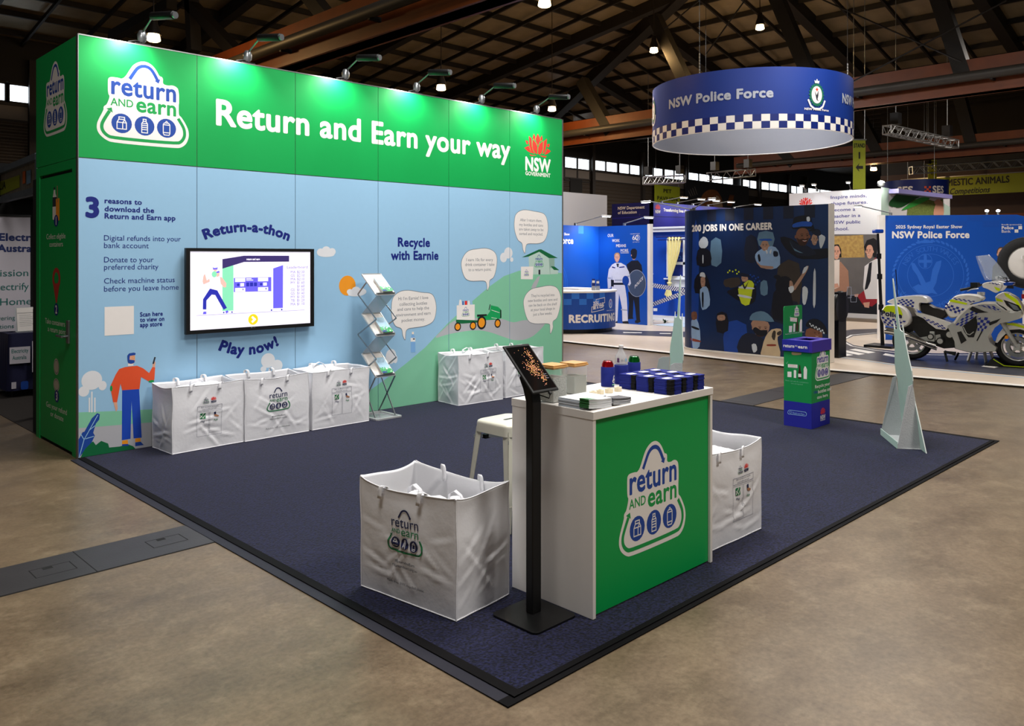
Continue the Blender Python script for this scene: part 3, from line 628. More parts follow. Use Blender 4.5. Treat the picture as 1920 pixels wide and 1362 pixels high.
e = (0.623,1.514,0.092,0.074); SD.ring(e[0], e[1], e[2], .05, MAROON, rv=e[3]); SD.poly([(0.526,1.465),(0.72,1.478),(0.639,1.298),(0.609,1.295)], MAROON); SD.L = 3
e2 = (0.623,1.522,0.057,0.05); SD.ell(e2[0], e2[1], e2[2], GREEN, rv=e2[3])
for e in [(0.624,0.723,0.079,0.074),(0.624,0.559,0.087,0.059)]: SD.ell(e[0], e[1], e[2], COIN, rv=e[3]); SD.ring(e[0], e[1], e[2]*.8, .008, GREYT, rv=e[3]*.8)
SD.L = 4
for s, e in zip('123', [(0.617,2.036,0.064,0.053),(0.621,1.238,0.064,0.055),(0.636,0.459,0.067,0.055)]): SD.ell(e[0], e[1], e[2], NAVY, rv=e[3]); SD.L = 5; SD.text(s, e[0], e[1]-.035, None, .07, WHITE, .03, align='C'); SD.L = 4

DW = thing('display_wall', 'tall green and sky blue printed wall behind the white bags, storeroom door at left', 'display wall', (0, 0, 0))
FW = Path([(0, 0), (6.12, 0)]); PWD = 1.02
for i in range(6):
    x0, x1 = i*PWD+.003, (i+1)*PWD-.003
    q = MB(); q.box(x0, 0, 2.556, x1, .04, 3.59, GREEN); HD.put(q, FW, off=.0003, dz=.00012, clip=(x0, x1, 2.556, 3.59)); obj('header_panel', q, DW, fix=False)
    q = MB(); q.box(x0, 0, .012, x1, .04, 2.548, SKYB); MU.put(q, FW, off=.0003, dz=.00012, clip=(x0, x1, .012, 2.548)); obj('wall_panel', q, DW, fix=False)
q = MB()
for i in range(7): x = i*PWD; q.box(x-.018 if i else -.002, .006 if 0 < i < 6 else -.002, 0, (x+.018 if i else .004) if i < 6 else 6.126, .05, 3.6, ALU)
for z in (2.546, 3.59): q.box(0, .008 if z < 3 else -.002, z, 6.12, .05, z+.01, ALU)
q.box(0, .004, 0, 6.12, .05, .012, ALU); obj('frame', q, DW)
FS = Path([(0, 1.24), (0, 0)])
q = MB(); q.box(0, .052, 2.556, .04, 1.24, 3.59, GREEN); SD.put(q, FS, clip=(0, 1.2, 2.556, 3.6)); obj('side_header', q, DW, fix=False)
q = MB(); q.box(.0, .052, 0, .04, .16, 2.55, GREEN); q.box(.0, 1.13, 0, .04, 1.24, 2.55, GREEN); q.box(0, .16, 2.47, .04, 1.13, 2.55, GREEN); q.box(.03, .16, .0, .05, 1.13, 2.47, SEAM_HOLLOW); obj('side_surround', q, DW)
q = MB(); q.box(.004, .165, .03, .03, 1.125, 2.44, GREEN); SD.put(q, Path([(.004, 1.24), (.004, 0)]), clip=(.115, 1.075, .03, 2.44)); dr = obj('door', q, DW, fix=False)
q = MB(); yb = .26; q.box(-.012, yb-.035, .96, .004, yb+.03, 1.16, STEELG); q.cyl((-.05, yb, 1.02), (0, yb, 1.02), .012, STEELG); q.cyl((-.05, yb-.012, 1.02), (-.05, yb+.16, 1.02), .011, STEELG); obj('door_handle', q, dr, bevel=.003)
q = MB(); q.box(.02, 1.2, 0, 6.12, 1.24, 3.55, WHITEP); q.box(6.07, .05, 0, 6.12, 1.2, 3.55, WHITEP); obj('back_panel', q, DW)

# ---- clip lights along the top of the header
PX_ = [0.531,1.532,2.652,3.611,4.63,5.619]
def clip_light(x, label, first=None):
    t = thing('clip_light', label, 'spotlight', (x, .02, 3.6), group='clip lights along the green header')
    q = MB(); q.box(x-.07, -.0, 3.6, x+.07, .05, 3.612, BLACK); q.tube([(x-.12, .02, 3.61), (x-.05, .02, 3.63), (x, .02, 3.625)], .008, BLACK); obj('clamp', q, t)
    q = MB(); q.lathe([(.02, -.05), (.038, -.03), (.042, .02), (.026, .055), (.01, .06)], (x, .02, 3.67), STEELG, n=14); obj('joint', q, t)
    p0 = (x, .01, 3.71); p1 = (x, -.22, 3.80)
    q = MB(); q.cyl(p0, p1, .008, STEELG, n=8); obj('arm', q, t)
    q = MB(); q.cyl((x+.0, -.21, 3.81), (x+.09, -.46, 3.785), .036, BLACKM, n=16); h = obj('lamp_head', q, t, bevel=.006)
    q = MB(); q.cyl((x+.096, -.478, 3.783), (x+.09, -.458, 3.785), .03, STEELG, n=16); obj('lens', q, h)
    d = bpy.data.lights.new('clip_beam', 'SPOT'); d.energy = CLIPW; d.color = (1, .96, .9); d.spot_size = math.radians(150); d.spot_blend = 1; d.shadow_soft_size = .05
    o = bpy.data.objects.new('clip_beam', d); C.objects.link(o); o.parent = t; loc = Vector((-.14, -.19, .10)); o.location = loc
    o.rotation_euler = (Vector((-.22, 0, -.75))-loc).to_track_quat('-Z', 'Y').to_euler(); return t
CLIPW = 34
for x, l in zip(PX_, ('black clip light above the bag-shaped mark, leftmost on the green header', 'black clip light over the word Return, second from the header left corner', 'black clip light third from the header left corner', 'black clip light over the word Earn, third from the header right end', 'black clip light between the words your and way on the header', 'black clip light above the red flower mark on the header')):
    clip_light(x, l)

# ---- television
TVt = thing('television', 'wide black-framed television showing a cartoon game, on the blue wall', 'television', (1.505,0,1.369))
SC_ = lambda n, h: M('screen_'+n, h, .3, emit=.46, var=.01)
sw, sp, sg, sb, sn, sy, sk, st = SC_('white', '#f3f0ff'), SC_('violet', '#6a62e8'), SC_('green', '#86dfb4'), SC_('dark', '#3b3068'), SC_('navy', '#2b30a8'), SC_('yellow', '#ffd21e'), SC_('skin', '#f6b9ae'), SC_('grey', '#8f83c4')
o0, o1 = ((0.887,0.998),(2.212,1.792)); s0, s1 = ((0.925,1.033),(2.17,1.762))
q = MB(); q.box(o0[0], -.075, o0[1], s0[0], -.035, o1[1], BLACK); q.box(s1[0], -.075, o0[1], o1[0], -.035, o1[1], BLACK); q.box(s0[0], -.075, o0[1], s1[0], -.035, s0[1], BLACK); q.box(s0[0], -.075, s1[1], s1[0], -.035, o1[1], BLACK)
k = Ink(); k.text('LG', 1.544, 1.021, None, .012, ALU, .0); k.ell(1.527, 1.027, .008, ALU, n=12); k.put(q, Path([(0, -.075), (6, -.075)]))
obj('bezel', q, TVt, fix=False)
q = MB(); q.box(o0[0]+.02, -.04, o0[1]+.02, o1[0]-.02, -.02, o1[1]-.02, BLACK); q.box((o0[0]+o1[0])/2-.25, -.022, (o0[1]+o1[1])/2-.2, (o0[0]+o1[0])/2+.25, -.001, (o0[1]+o1[1])/2+.2, BLACKM); obj('back_case', q, TVt)
G = Ink()
TP = lambda pts, m: G.poly(pts, m)
G.L = 1
TP([(1.234,1.629),(1.343,1.628),(1.343,1.199),(1.234,1.2)], sg); TP([(1.756,1.596),(1.863,1.629),(1.861,1.201),(1.756,1.202)], sp)
TP([(1.347,1.509),(1.735,1.511),(1.735,1.372),(1.347,1.375)], sp); TP([(0.983,1.17),(2.105,1.171),(2.105,1.168),(0.983,1.167)], st)
G.L = 2
TP([(1.234,1.689),(1.45,1.722),(1.93,1.722),(1.93,1.663),(1.45,1.662),(1.234,1.599)], sb)
for s in [[(1.359,1.506),(1.463,1.507),(1.463,1.47),(1.359,1.47)],[(1.359,1.413),(1.463,1.413),(1.463,1.375),(1.359,1.376)],[(1.594,1.508),(1.702,1.508),(1.702,1.471),(1.594,1.471)],[(1.594,1.414),(1.702,1.414),(1.702,1.376),(1.594,1.376)],[(1.412,1.458),(1.45,1.459),(1.45,1.426),(1.412,1.425)],[(1.649,1.459),(1.688,1.459),(1.688,1.428),(1.649,1.427)],[(1.472,1.503),(1.527,1.503),(1.527,1.495),(1.472,1.494)],[(1.472,1.489),(1.544,1.489),(1.544,1.481),(1.472,1.481)]]: TP(s, sw)
for s in [[(1.473,1.463),(1.504,1.463),(1.504,1.425),(1.473,1.425)],[(1.511,1.463),(1.544,1.463),(1.544,1.425),(1.511,1.425)],[(1.552,1.462),(1.584,1.462),(1.584,1.425),(1.552,1.425)],[(1.436,1.406),(1.444,1.405),(1.444,1.389),(1.436,1.389)],[(1.674,1.406),(1.684,1.406),(1.684,1.389),(1.674,1.39)],[(1.241,1.192),(1.253,1.191),(1.253,1.178),(1.241,1.178)],[(1.323,1.191),(1.335,1.191),(1.335,1.177),(1.323,1.178)],[(1.731,1.192),(1.745,1.191),(1.745,1.177),(1.731,1.178)],[(1.842,1.192),(1.856,1.191),(1.856,1.177),(1.842,1.178)]]: TP(s, sn)
for e in [(1.391,1.443,0.013,0.013),(1.627,1.443,0.013,0.013)]: G.ell(e[0], e[1], e[2], sn)
TP([(1.113,1.414),(1.183,1.396),(1.278,1.227),(1.246,1.21),(1.163,1.354),(1.13,1.358),(1.079,1.305),(1.078,1.221),(1.045,1.223),(1.047,1.317)], sn)
TP([(1.118,1.501),(1.226,1.517),(1.234,1.408),(1.183,1.395),(1.113,1.414)], sw)
for s in [[(1.065,1.554),(1.051,1.537),(1.042,1.482),(1.051,1.455),(1.113,1.48),(1.106,1.508),(1.083,1.491)],[(1.208,1.52),(1.226,1.52),(1.273,1.459),(1.27,1.424),(1.248,1.421),(1.217,1.457)]]: TP(s, sk)
for s in [[(1.051,1.202),(1.078,1.201),(1.078,1.178),(1.045,1.178)],[(1.263,1.194),(1.283,1.205),(1.296,1.187),(1.271,1.173)],[(1.14,1.616),(1.15,1.606),(1.178,1.608),(1.187,1.616),(1.185,1.591),(1.143,1.591)],[(1.172,1.57),(1.202,1.58),(1.207,1.562),(1.172,1.555)]]: TP(s, sp)
for s in [[(1.148,1.591),(1.181,1.592),(1.172,1.573),(1.154,1.574)],[(1.172,1.557),(1.205,1.562),(1.205,1.531),(1.178,1.521)]]: TP(s, sk)
e = (1.155,1.548,0.025,0.028); G.ell(e[0], e[1], e[2], sg, rv=e[3])
e = (1.544,1.103,0.051,0.052); G.ell(e[0], e[1], e[2], sy, rv=e[3]); G.L = 3; G.stroke([(1.531,1.129),(1.561,1.102),(1.531,1.076)], .022, sw)
G.text('return and earn', *(1.475,1.679,1.614,0.019), sw, .05)
G.text('Leaderboard', *(1.906,1.595,2.139,0.025), st, 0)
for i, (a, b) in enumerate((('MA','$2.30'),('GS','$2.10'),('MA','$2.10'),('MY','$1.60'),('','$1.60'),('GS','$1.50'),('GS','$1.40'),('MY','$1.30'),('TB','$1.20'),('MA','$1.10'))):
    u0, u1, v0, dv = (1.949,2.02,1.546,0.036)
    if a: G.text(a, u0, v0-dv*i, None, .026, st, 0)
    G.text(b, u1, v0-dv*i, None, .026, st, 0)
q = MB(); q.box(s0[0], -.07, s0[1], s1[0], -.05, s1[1], sw); G.put(q, Path([(0, -.07), (6, -.07)])); obj('screen', q, TVt, fix=False)

# ================================================================ carpet
def carpet_mat(name, a, b, c):
    m = bpy.data.materials.new(name); m.use_nodes = True; nt = m.node_tree; p = nt.nodes['Principled BSDF']; N = nt.nodes.new; L = nt.links.new
    tc = N('ShaderNodeTexCoord'); n1 = N('ShaderNodeTexNoise'); n1.inputs['Scale'].default_value = 75; n1.inputs['Detail'].default_value = 4; L(tc.outputs['Object'], n1.inputs['Vector'])
    n2 = N('ShaderNodeTexNoise'); n2.inputs['Scale'].default_value = 2.2; n2.inputs['Detail'].default_value = 4; L(tc.outputs['Object'], n2.inputs['Vector'])
    r = N('ShaderNodeValToRGB'); r.color_ramp.elements[0].color = lin(a); r.color_ramp.elements[1].color = lin(b); r.color_ramp.elements[0].position = .36; r.color_ramp.elements[1].position = .66; L(n1.outputs['Fac'], r.inputs[0])
    x = N('ShaderNodeMix'); x.data_type = 'RGBA'; x.inputs[7].default_value = lin(c); L(r.outputs[0], x.inputs[6]); q = N('ShaderNodeMath'); q.operation = 'MULTIPLY'; q.inputs[1].default_value = .5; L(n2.outputs['Fac'], q.inputs[0]); L(q.outputs[0], x.inputs[0]); L(x.outputs[2], p.inputs['Base Color'])
    p.inputs['Roughness'].default_value = 1; p.inputs['Specular IOR Level'].default_value = .1; p.inputs['Sheen Weight'].default_value = .15
    b_ = N('ShaderNodeBump'); b_.inputs['Strength'].default_value = .8; b_.inputs['Distance'].default_value = .006; L(n1.outputs['Fac'], b_.inputs['Height']); L(b_.outputs['Normal'], p.inputs['Normal']); return m
CARP = carpet_mat('navy_carpet', '#03040c', '#22254a', '#0b0d20')
TAPE = M('edge_tape', '#0b0a0c', .75, var=.2, spec=.12); TAPEG = M('edge_tape_grey', '#24242e', .6, var=.15, spec=.25)
ct_ = thing('carpet', 'dark navy carpet with black taped edges under the whole green stand', 'carpet', (3.1, -2.6, 0))
q = MB(); q.box(.045, -5.21, .004, 6.22, -.003, .010, CARP); obj('pile', q, ct_)
q = MB(); q.box(-.06, -5.205, .004, .0, -.003, .006, TAPEG); q.box(0, -5.235, .003, .05, -.003, .011, TAPE); q.box(-.06, -5.262, .002, 6.30, -5.205, .0065, TAPE); q.box(.0, -5.235, .003, 6.24, -5.205, .0125, TAPE); q.box(6.215, -5.262, .003, 6.30, -.003, .0075, TAPE); obj('edge_tape', q, ct_)

# ================================================================ white woven bags
from mathutils import noise as NZ
BW, BD, BH_ = .66, .39, .57
def bag_fn(seed, sag=(.0, .0, .0, .0), crush=.012, flare=.0):
    o = Vector((seed*7.3, seed*3.1, seed*1.7))
    rc_ = random.Random(int(seed*100)); CR = [[(rc_.uniform(.02, BW-.02) if sd % 2 == 0 else rc_.uniform(.02, BD-.02), rc_.triangular(.03, .52, .14), rc_.choice((rc_.uniform(.5, 1.1), rc_.uniform(-1.1, -.5), rc_.uniform(-.3, .3))), rc_.uniform(.06, .2), rc_.uniform(.004, .009)) for _ in range(13)] for sd in range(4)]
    def fn(side, t, v):
        """side 0..3 front,right,back,left; t 0..1 across, v height"""
        h = v/BH_
        hx, hy = BW/2, BD/2
        c = [(-hx, -hy), (hx, -hy), (hx, hy), (-hx, hy)]; a = Vector(c[side]); b = Vector(c[(side+1) % 4]); p = a.lerp(b, t)
        n = Vector((0, -1)) if side == 0 else Vector((1, 0)) if side == 1 else Vector((0, 1)) if side == 2 else Vector((-1, 0))
        e = math.sin(PI*t)**.6 if 0 < t < 1 else 0
        q3 = Vector((p.x*5, p.y*5, v*6))+o
        w1 = NZ.noise(q3*.5)*crush*.8-(abs(NZ.noise(q3*1.1+Vector((4, 1, 7))))-.2)*crush*.5
        low = 0; tt = t*(BW if side % 2 == 0 else BD)
        for (lx, lv, la, ll, ld) in CR[side]:
            ex, ev = tt-lx, v-lv; al = ex*math.cos(la)+ev*math.sin(la); pe = -ex*math.sin(la)+ev*math.cos(la)
            if abs(al) < ll: f_ = (1-(al/ll)**2); low += ld*f_*(math.exp(-(pe/.010)**2)-.7*math.exp(-((pe-.022)/.018)**2))
        low *= crush/.014
        d = e*(w1+low+.012*math.sin(PI*min(1, h*1.1)))+flare*h
        z = v-(sag[side]*e*h**3)+.006*h*math.sin(6*t+seed)
        corner = .006*math.sin(9*h+seed)*h
        return Vector((p.x+n.x*d+corner, p.y+n.y*d, max(z, .002)))
    return fn
def bag_ink(kind):
    k = Ink()
    if kind == 'B':
        logo(k, 0, .24, .26, None, M('bag_navy', '#1c2450', .6), M('bag_green', '#1e7c49', .6), icon=CLOTHW, bold=.004)
        k.text('#ReturnAndEarn', 0, .195, None, .014, INKB, .0, align='C', res=2); k.text('returnandearn.org.au', 0, .172, None, .014, INKB, .0, align='C', res=2); k.text('Made from 100% recycled plastic', 0, .085, None, .013, INKB, .0, align='C', res=1)
    else:
        nv, gr = M('bag_navy', '#1c2450', .6), M('bag_green', '#1e7c49', .6); c0 = -.0
        logo(k, c0-.035, .405, .06, None, nv, gr, icon=CLOTHW); lotus(k, c0+.035, .40, .055, RED, nv, 1)
        k.stroke([(c0-.115, .345), (c0+.115, .345), (c0+.115, .385), (c0-.115, .385)], .002, nv, closed=True)
        k.text('Find out where to recycle', c0, .370, None, .0105, nv, .0, align='C', res=1); k.text('your bottles and cans', c0, .352, None, .0105, nv, .0, align='C', res=1)
        for a, s, m in ((-.06, 'Map', nv), (.06, 'App', gr)):
            k.stroke([(c0+a-.055, .12), (c0+a+.055, .12), (c0+a+.055, .335), (c0+a-.055, .335)], .0015, nv, closed=True)
            k.text(s, c0+a, .245, None, .016, m, .01, align='C', res=2)
            k.text('Scan me', c0+a-.03, .127, None, .007, GREYT, 0, res=1) if 0 else None
        k.rect(c0-.085, .275, c0-.035, .322, gr); k.L = 2; k.stroke([(c0-.085, .282), (c0-.052, .322)], .006, WHITE); k.stroke([(c0-.062, .275), (c0-.035, .31)], .004, WHITE); k.stroke([(c0-.085, .305), (c0-.06, .285)], .004, WHITE); k.L = 1
        k.poly([(c0+.04, .322), (c0+.058, .325), (c0+.062, .298), (c0+.045, .296)], nv); k.poly([(c0+.043, .298), (c0+.06, .30), (c0+.09, .285), (c0+.085, .275), (c0+.05, .283)], SKIN2)
    return k
INK_A, INK_B = bag_ink('A'), bag_ink('B')
def make_bag(label, c, rz, kind, seed, sag=(.02, .02, .02, .02), group='white recycling bags on the stand', crush=.012, shift=0., flare=0.):
    fn = bag_fn(seed, sag, crush, flare); t = thing('recycling_bag', label, 'bag', (c[0], c[1], .011), rz, group)
    q = MB(); ns = (48, 30, 48, 30); nv = 40
    def ring(v, off=0):
        out = []
        for s in range(4):
            for i in range(ns[s]):
                p = fn(s, i/ns[s], v); out.append(p if not off else Vector((p.x*(1-off/BW*2), p.y*(1-off/BD*2), p.z)))
        return out
    vs = [BH_*j/nv for j in range(nv+1)]
    rings = [ring(v) for v in vs]+[ring(v, .004) for v in reversed(vs)]
    q.loft(rings, CLOTHW, caps=True)
    F_ = lambda u, v, w=0: tuple(fn(0, min(max(u/BW+.5, 0), 1), v)+Vector((0, -w, 0)))
    k = INK_A if kind == 'A' else INK_B
    if kind == 'A' and shift:
        F0 = F_; F_ = lambda u, v, w=0: F0(u+shift, v, w)
    k.put(q, F_, off=.0016, dz=.0012, cut=.02)
    obj('bag_body', q, t, local=True, fix=False)
    # bound seams at the corners and the hemmed rim
    q = MB()
    for s in range(4): q.tube([fn(s, 0, v)+Vector((0, 0, 0)) for v in vs], .0035, CLOTHW, n=6)
    for s in range(4): q.tube([fn(s, i/16, BH_-.0) for i in range(17)], .003, CLOTHW, n=6); 
    for s in range(4): q.tube([fn(s, i/16, 0.004) for i in range(17)], .0035, CLOTHW, n=6)
    obj('piping', q, t, local=True)
    for s, sg in ((0, -1), (2, 1)):
        hgt = .034 if s == 2 else .012
        for p0 in (fn(s, .3, BH_), fn(s, .7, BH_)):
            q = MB(); sd_ = 1 if s == 2 else -1
            sg = 1 if s == 0 else sg
            loop = [p0+Vector((0, sg*.005, -.10)), p0+Vector((0, sg*.004, -.01)), p0+Vector((0, sg*.003, hgt*.6)), p0+Vector((.010*sd_, -sg*.004, hgt)), p0+Vector((.028*sd_, -sg*.012, hgt*.5)), p0+Vector((.035*sd_, -sg*.016, -.05))]
            loop = [Vector(x) for x in spline([tuple(l) for l in loop], 3, closed=False)]; vs2 = []
            for l in loop: vs2 += [l+Vector((-.013, 0, 0)), l+Vector((.013, 0, 0))]
            q.add(vs2, [(2*i, 2*i+1, 2*i+3, 2*i+2) for i in range(len(loop)-1)], CLOTHW, True)
            o = obj('handle', q, t, local=True, fix=False); sm = o.modifiers.new('t', 'SOLIDIFY'); sm.thickness = .002
    return t, fn
def folded(name, label, c, rz, sx, sy, h, seed, group='folded bags stuffed in the white bags', z0=.4):
    q = MB(); o = Vector((seed*3.3, seed, 0))
    def top(u, v):
        x = (u-.5)*sx; y = (v-.5)*sy; e = (1-abs(2*u-1)**4)*(1-abs(2*v-1)**4)
        return Vector((x, y, .012+h*e*(.75+.9*NZ.noise(Vector((x*9, y*9, seed))+o))+.02*abs(NZ.noise(Vector((x*22, y*22, seed))))*e))
    q.grid(top, 22, 16, CLOTHW); q.add([(-sx/2,-sy/2,0),(sx/2,-sy/2,0),(sx/2,sy/2,0),(-sx/2,sy/2,0),(-sx/2,-sy/2,.012),(sx/2,-sy/2,.012),(sx/2,sy/2,.012),(-sx/2,sy/2,.012)], [(3,2,1,0),(0,1,5,4),(1,2,6,5),(2,3,7,6),(3,0,4,7)], CLOTHW)
    t = thing(name, label, 'bag', (c[0], c[1], z0), rz, group); obj('cloth', q, t, local=True, fix=False)
    q = MB()
    lp = spline([(-sx*.2, -.02, h*.9), (-sx*.22, -.01, h+.05), (-.02, 0, h+.075), (sx*.12, .02, h+.05), (sx*.2, .02, h*.8)], 4, closed=False) if 0 else None
    pts = [Vector((-sx*.25, 0, h*.7)), Vector((-sx*.24, .0, h+.035)), Vector((-sx*.1, .0, h+.055)), Vector((sx*.02, .01, h+.03)), Vector((sx*.1, .02, h*.6))]
    vs2 = []
    for l in pts: vs2 += [l+Vector((0, -.014, 0)), l+Vector((0, .014, 0))]
    q.add(vs2, [(2*i, 2*i+1, 2*i+3, 2*i+2) for i in range(4)], CLOTHW, True); o2 = obj('handle', q, t, local=True, fix=False); sd = o2.modifiers.new('t', 'SOLIDIFY'); sd.thickness = .002
    return t
rzB = math.radians(-83)
make_bag('large open white bag with bag-shaped mark beside the tablet stand', (.415, -4.235), rzB, 'B', 3.2, (.03, .012, .03, .02), crush=.012, flare=.004)
folded('folded_bag', 'crumpled white bag with strap inside the large open bag, nearer its left edge', (.36, -4.17), rzB, .24, .26, .05, 2, z0=.44)
folded('folded_bag', 'crumpled white bag lying in the open bag by the tablet stand, toward its right side', (.44, -4.40), rzB+.3, .22, .26, .05, 5, z0=.44)
make_bag('white bag with map print, first in the row, beside the illustrated man', (.932, -.24), math.radians(2.5), 'A', 1.4, (.0, .01, .0, .01), crush=.014)
make_bag('white bag with the bag-shaped mark, middle of three along the blue wall', (1.612, -.235), 0, 'B', 2.3, (.01, .01, .0, .01), crush=.010)
make_bag('white bag with map and app print, leaning near the zigzag brochure rack', (2.31, -.235), 0, 'A', 5.1, (.01, .01, .0, .01), crush=.010)
folded('folded_bag', 'white bag with looped strap heaped in the bag next to the brochure rack', (2.23, -.22), .1, .5, .3, .06, 7, z0=.53)
folded('folded_bag', 'white bag with strap folded into the first bag under the television', (.97, -.22), .1, .45, .28, .03, 8, z0=.52)
make_bag('white bag with map print against the green hill, right of the rack', (4.20, -.262), math.radians(-4), 'A', 8.2, (.0, .01, .0, .01), crush=.018, shift=.1)
folded('folded_bag', 'white bag with strap heaped in the bag against the green hill', (4.22, -.22), .0, .45, .28, .05, 9, z0=.53)
make_bag('white bag half hidden behind the tablet, at the right end of the wall', (4.93, -.245), 0, 'A', 9.7, (.01, .01, .0, .01), crush=.016, shift=-.05)
make_bag('white bag with map and app print standing at the right side of the white counter', (2.135, -4.735), math.radians(-1), 'A', 6.6, (.03, .005, .01, .01), crush=.015, shift=.11)
folded('folded_bag', 'white bag folded inside the bag at the right side of the counter', (2.1, -4.73), 0, .5, .28, .03, 11, z0=.49)

# ================================================================ zigzag brochure rack
RK = thing('brochure_rack', 'silver zigzag folding brochure rack in front of the blue wall', 'brochure rack', (2.855, -.30, .01))
CLR = M('clear_acrylic', '#c9ced2', .12, alpha=.45, var=.02); ALW = M('pale_alu', '#d5d6d6', .35, .5)
x0, x1 = 2.735, 2.975
LV = [(1.525, 1.315), (1.10, .885), (.675, .455)]
yb_, yf_ = -.16, -.42
for i, (zb, zf) in enumerate(LV):
    q = MB(); th = .006
    q.add([(x0, yb_, zb), (x1, yb_, zb), (x1, yf_, zf), (x0, yf_, zf), (x0, yb_, zb-th), (x1, yb_, zb-th), (x1, yf_, zf-th), (x0, yf_, zf-th)], [(0,1,2,3),(7,6,5,4),(0,4,5,1),(1,5,6,2),(2,6,7,3),(3,7,4,0)], WHITEP)
    for xx in (x0, x1): q.beam((xx, yb_, zb), (xx, yf_, zf), .01, .014, ALW)
    q.beam((x0, yb_, zb), (x1, yb_, zb), .012, .014, ALW); q.box(x0, yf_-.012, zf-.008, x1, yf_+.002, zf+.022, ALW); q.box(x0+.01, yf_-.013, zf+.004, x1-.01, yf_-.011, zf+.02, STEELG)
    obj('tray', q, RK)
    nb = LV[i+1][0] if i < 2 else None
    if nb:
        q = MB(); q.add([(x0+.006, yf_, zf-.01), (x1-.006, yf_, zf-.01), (x1-.006, yb_, nb+.01), (x0+.006, yb_, nb+.01)], [(0,1,2,3)], CLR)
        o = obj('link_panel', q, RK, fix=False); sd = o.modifiers.new('t', 'SOLIDIFY'); sd.thickness = .004
for xx in (x0-.008, x1+.008):
    pts = [(xx, -.26, 1.44), (xx, -.10, 1.31), (xx, -.44, 1.06), (xx, -.10, .88), (xx, -.44, .645), (xx, -.12, .45)]
    q = MB()
    for a, b in zip(pts, pts[1:]): q.beam(a, b, .006, .014, STEELG)
    obj('scissor_arm', q, RK)
    q = MB(); q.beam((xx, yf_, .45), (xx, -.12, .03), .006, .016, STEELG); q.beam((xx, -.14, .45), (xx, yf_, .03), .006, .016, STEELG); obj('leg', q, RK)
q = MB(); z0, z1 = .012, .03
for a, b in (((x0-.03, -.49, .021), (x1+.03, -.49, .021)), ((x0-.03, -.12, .02), (x1+.03, -.12, .02)), ((x0-.03, -.49, .02), (x0-.03, -.12, .02)), ((x1+.03, -.49, .02), (x1+.03, -.12, .02))): q.beam(a, b, .022, .02, ALW)
q.box(x0-.03, -.49, .012, x1+.03, -.12, .016, CLR); obj('base', q, RK, bevel=.003)
BRO = M('brochure_blue', '#a9cfe4', .3, var=.05); BRG = M('brochure_green', '#2f9c55', .3, var=.2, scale=60)
def brochure_pile(zb, zf, words):
    t = thing('brochure_pile', 'blue and green printed brochures leaning on the %s tray of the zigzag rack' % words, 'brochure', (2.90, -.35, zf), group='brochures on the zigzag rack')
    d = Vector((0, yf_-yb_, zf-zb)).normalized(); n = d.cross(Vector((1, 0, 0))); n = n if n.z > 0 else -n
    U = Vector((1, 0, 0)); O = Vector((x0, yf_+.004, zf))+n*.004
    q = MB()
    for i in range(8):
        m_ = BRO; q.obox(O+U*(.155-.002*i)-d*.115+n*(.0025+.005*i), (.125, .22, .0046), WHITEP if i < 7 else m_, Matrix((U, -d, n)).transposed())
    f_ = Frame(O+U*(.155-.014-.0625)+n*.0405, U, -d)
    k = Ink(); k.rect(.0, .22, .125, .006, BRO) if 0 else None
    k.L = 1; k.poly(spline([(0, .005), (.125, .005), (.125, .055), (.1, .07), (.08, .05), (.06, .075), (.035, .055), (.0, .085)], 3), BRG)
    r = random.Random(zb)
    k.L = 2
    for j in range(22): k.ell(r.uniform(.01, .115), r.uniform(.015, .08), r.uniform(.004, .009), r.choice([GREEN2, WHITE, DARKG, MINT, NAVY, BRG]), n=9)
    k.poly([(0, .005), (.06, .005), (.05, .025), (0, .03)], NAVY); k.text('Return and earn', .02, .165, .1, .008, NAVY, 0, res=1); k.text('your way', .04, .15, .085, .008, NAVY, 0, res=1)
    k.put(q, f_, off=.0004, dz=.0002); obj('pages', q, t, fix=False)
for (zb, zf), wd in zip(LV, ('top', 'middle', 'bottom')): brochure_pile(zb, zf, wd)

# ================================================================ white counter
CN = thing('counter', 'white counter with green front panel and big bag-shaped mark', 'counter', (1.25, -4.75, .011))
q = MB(); q.box(.728, -5.024, .945, 1.768, -4.478, .983, WHITEP); obj('top', q, CN, bevel=.0015)
for xa, xb in ((.730, .752), (1.744, 1.766)):
    q = MB(); q.box(xa, -5.020, .011, xb, -4.482, .945, WHITEP); obj('side_panel', q, CN, bevel=.001)
q = MB(); q.box(.752, -5.006, .02, 1.744, -4.99, .945, GREEN); k = Ink()
a, b, c = ((0.213,0.264),(0.79,0.23),(0.49,0.223)); logo(k, (a[0]+b[0])/2, c[1], b[0]-a[0]); k.put(q, Path([(.73, -5.006), (1.77, -5.006)])); obj('front_panel', q, CN, fix=False)
q = MB(); q.box(.752, -4.99, .45, 1.744, -4.50, .47, WHITEP); obj('shelf', q, CN)

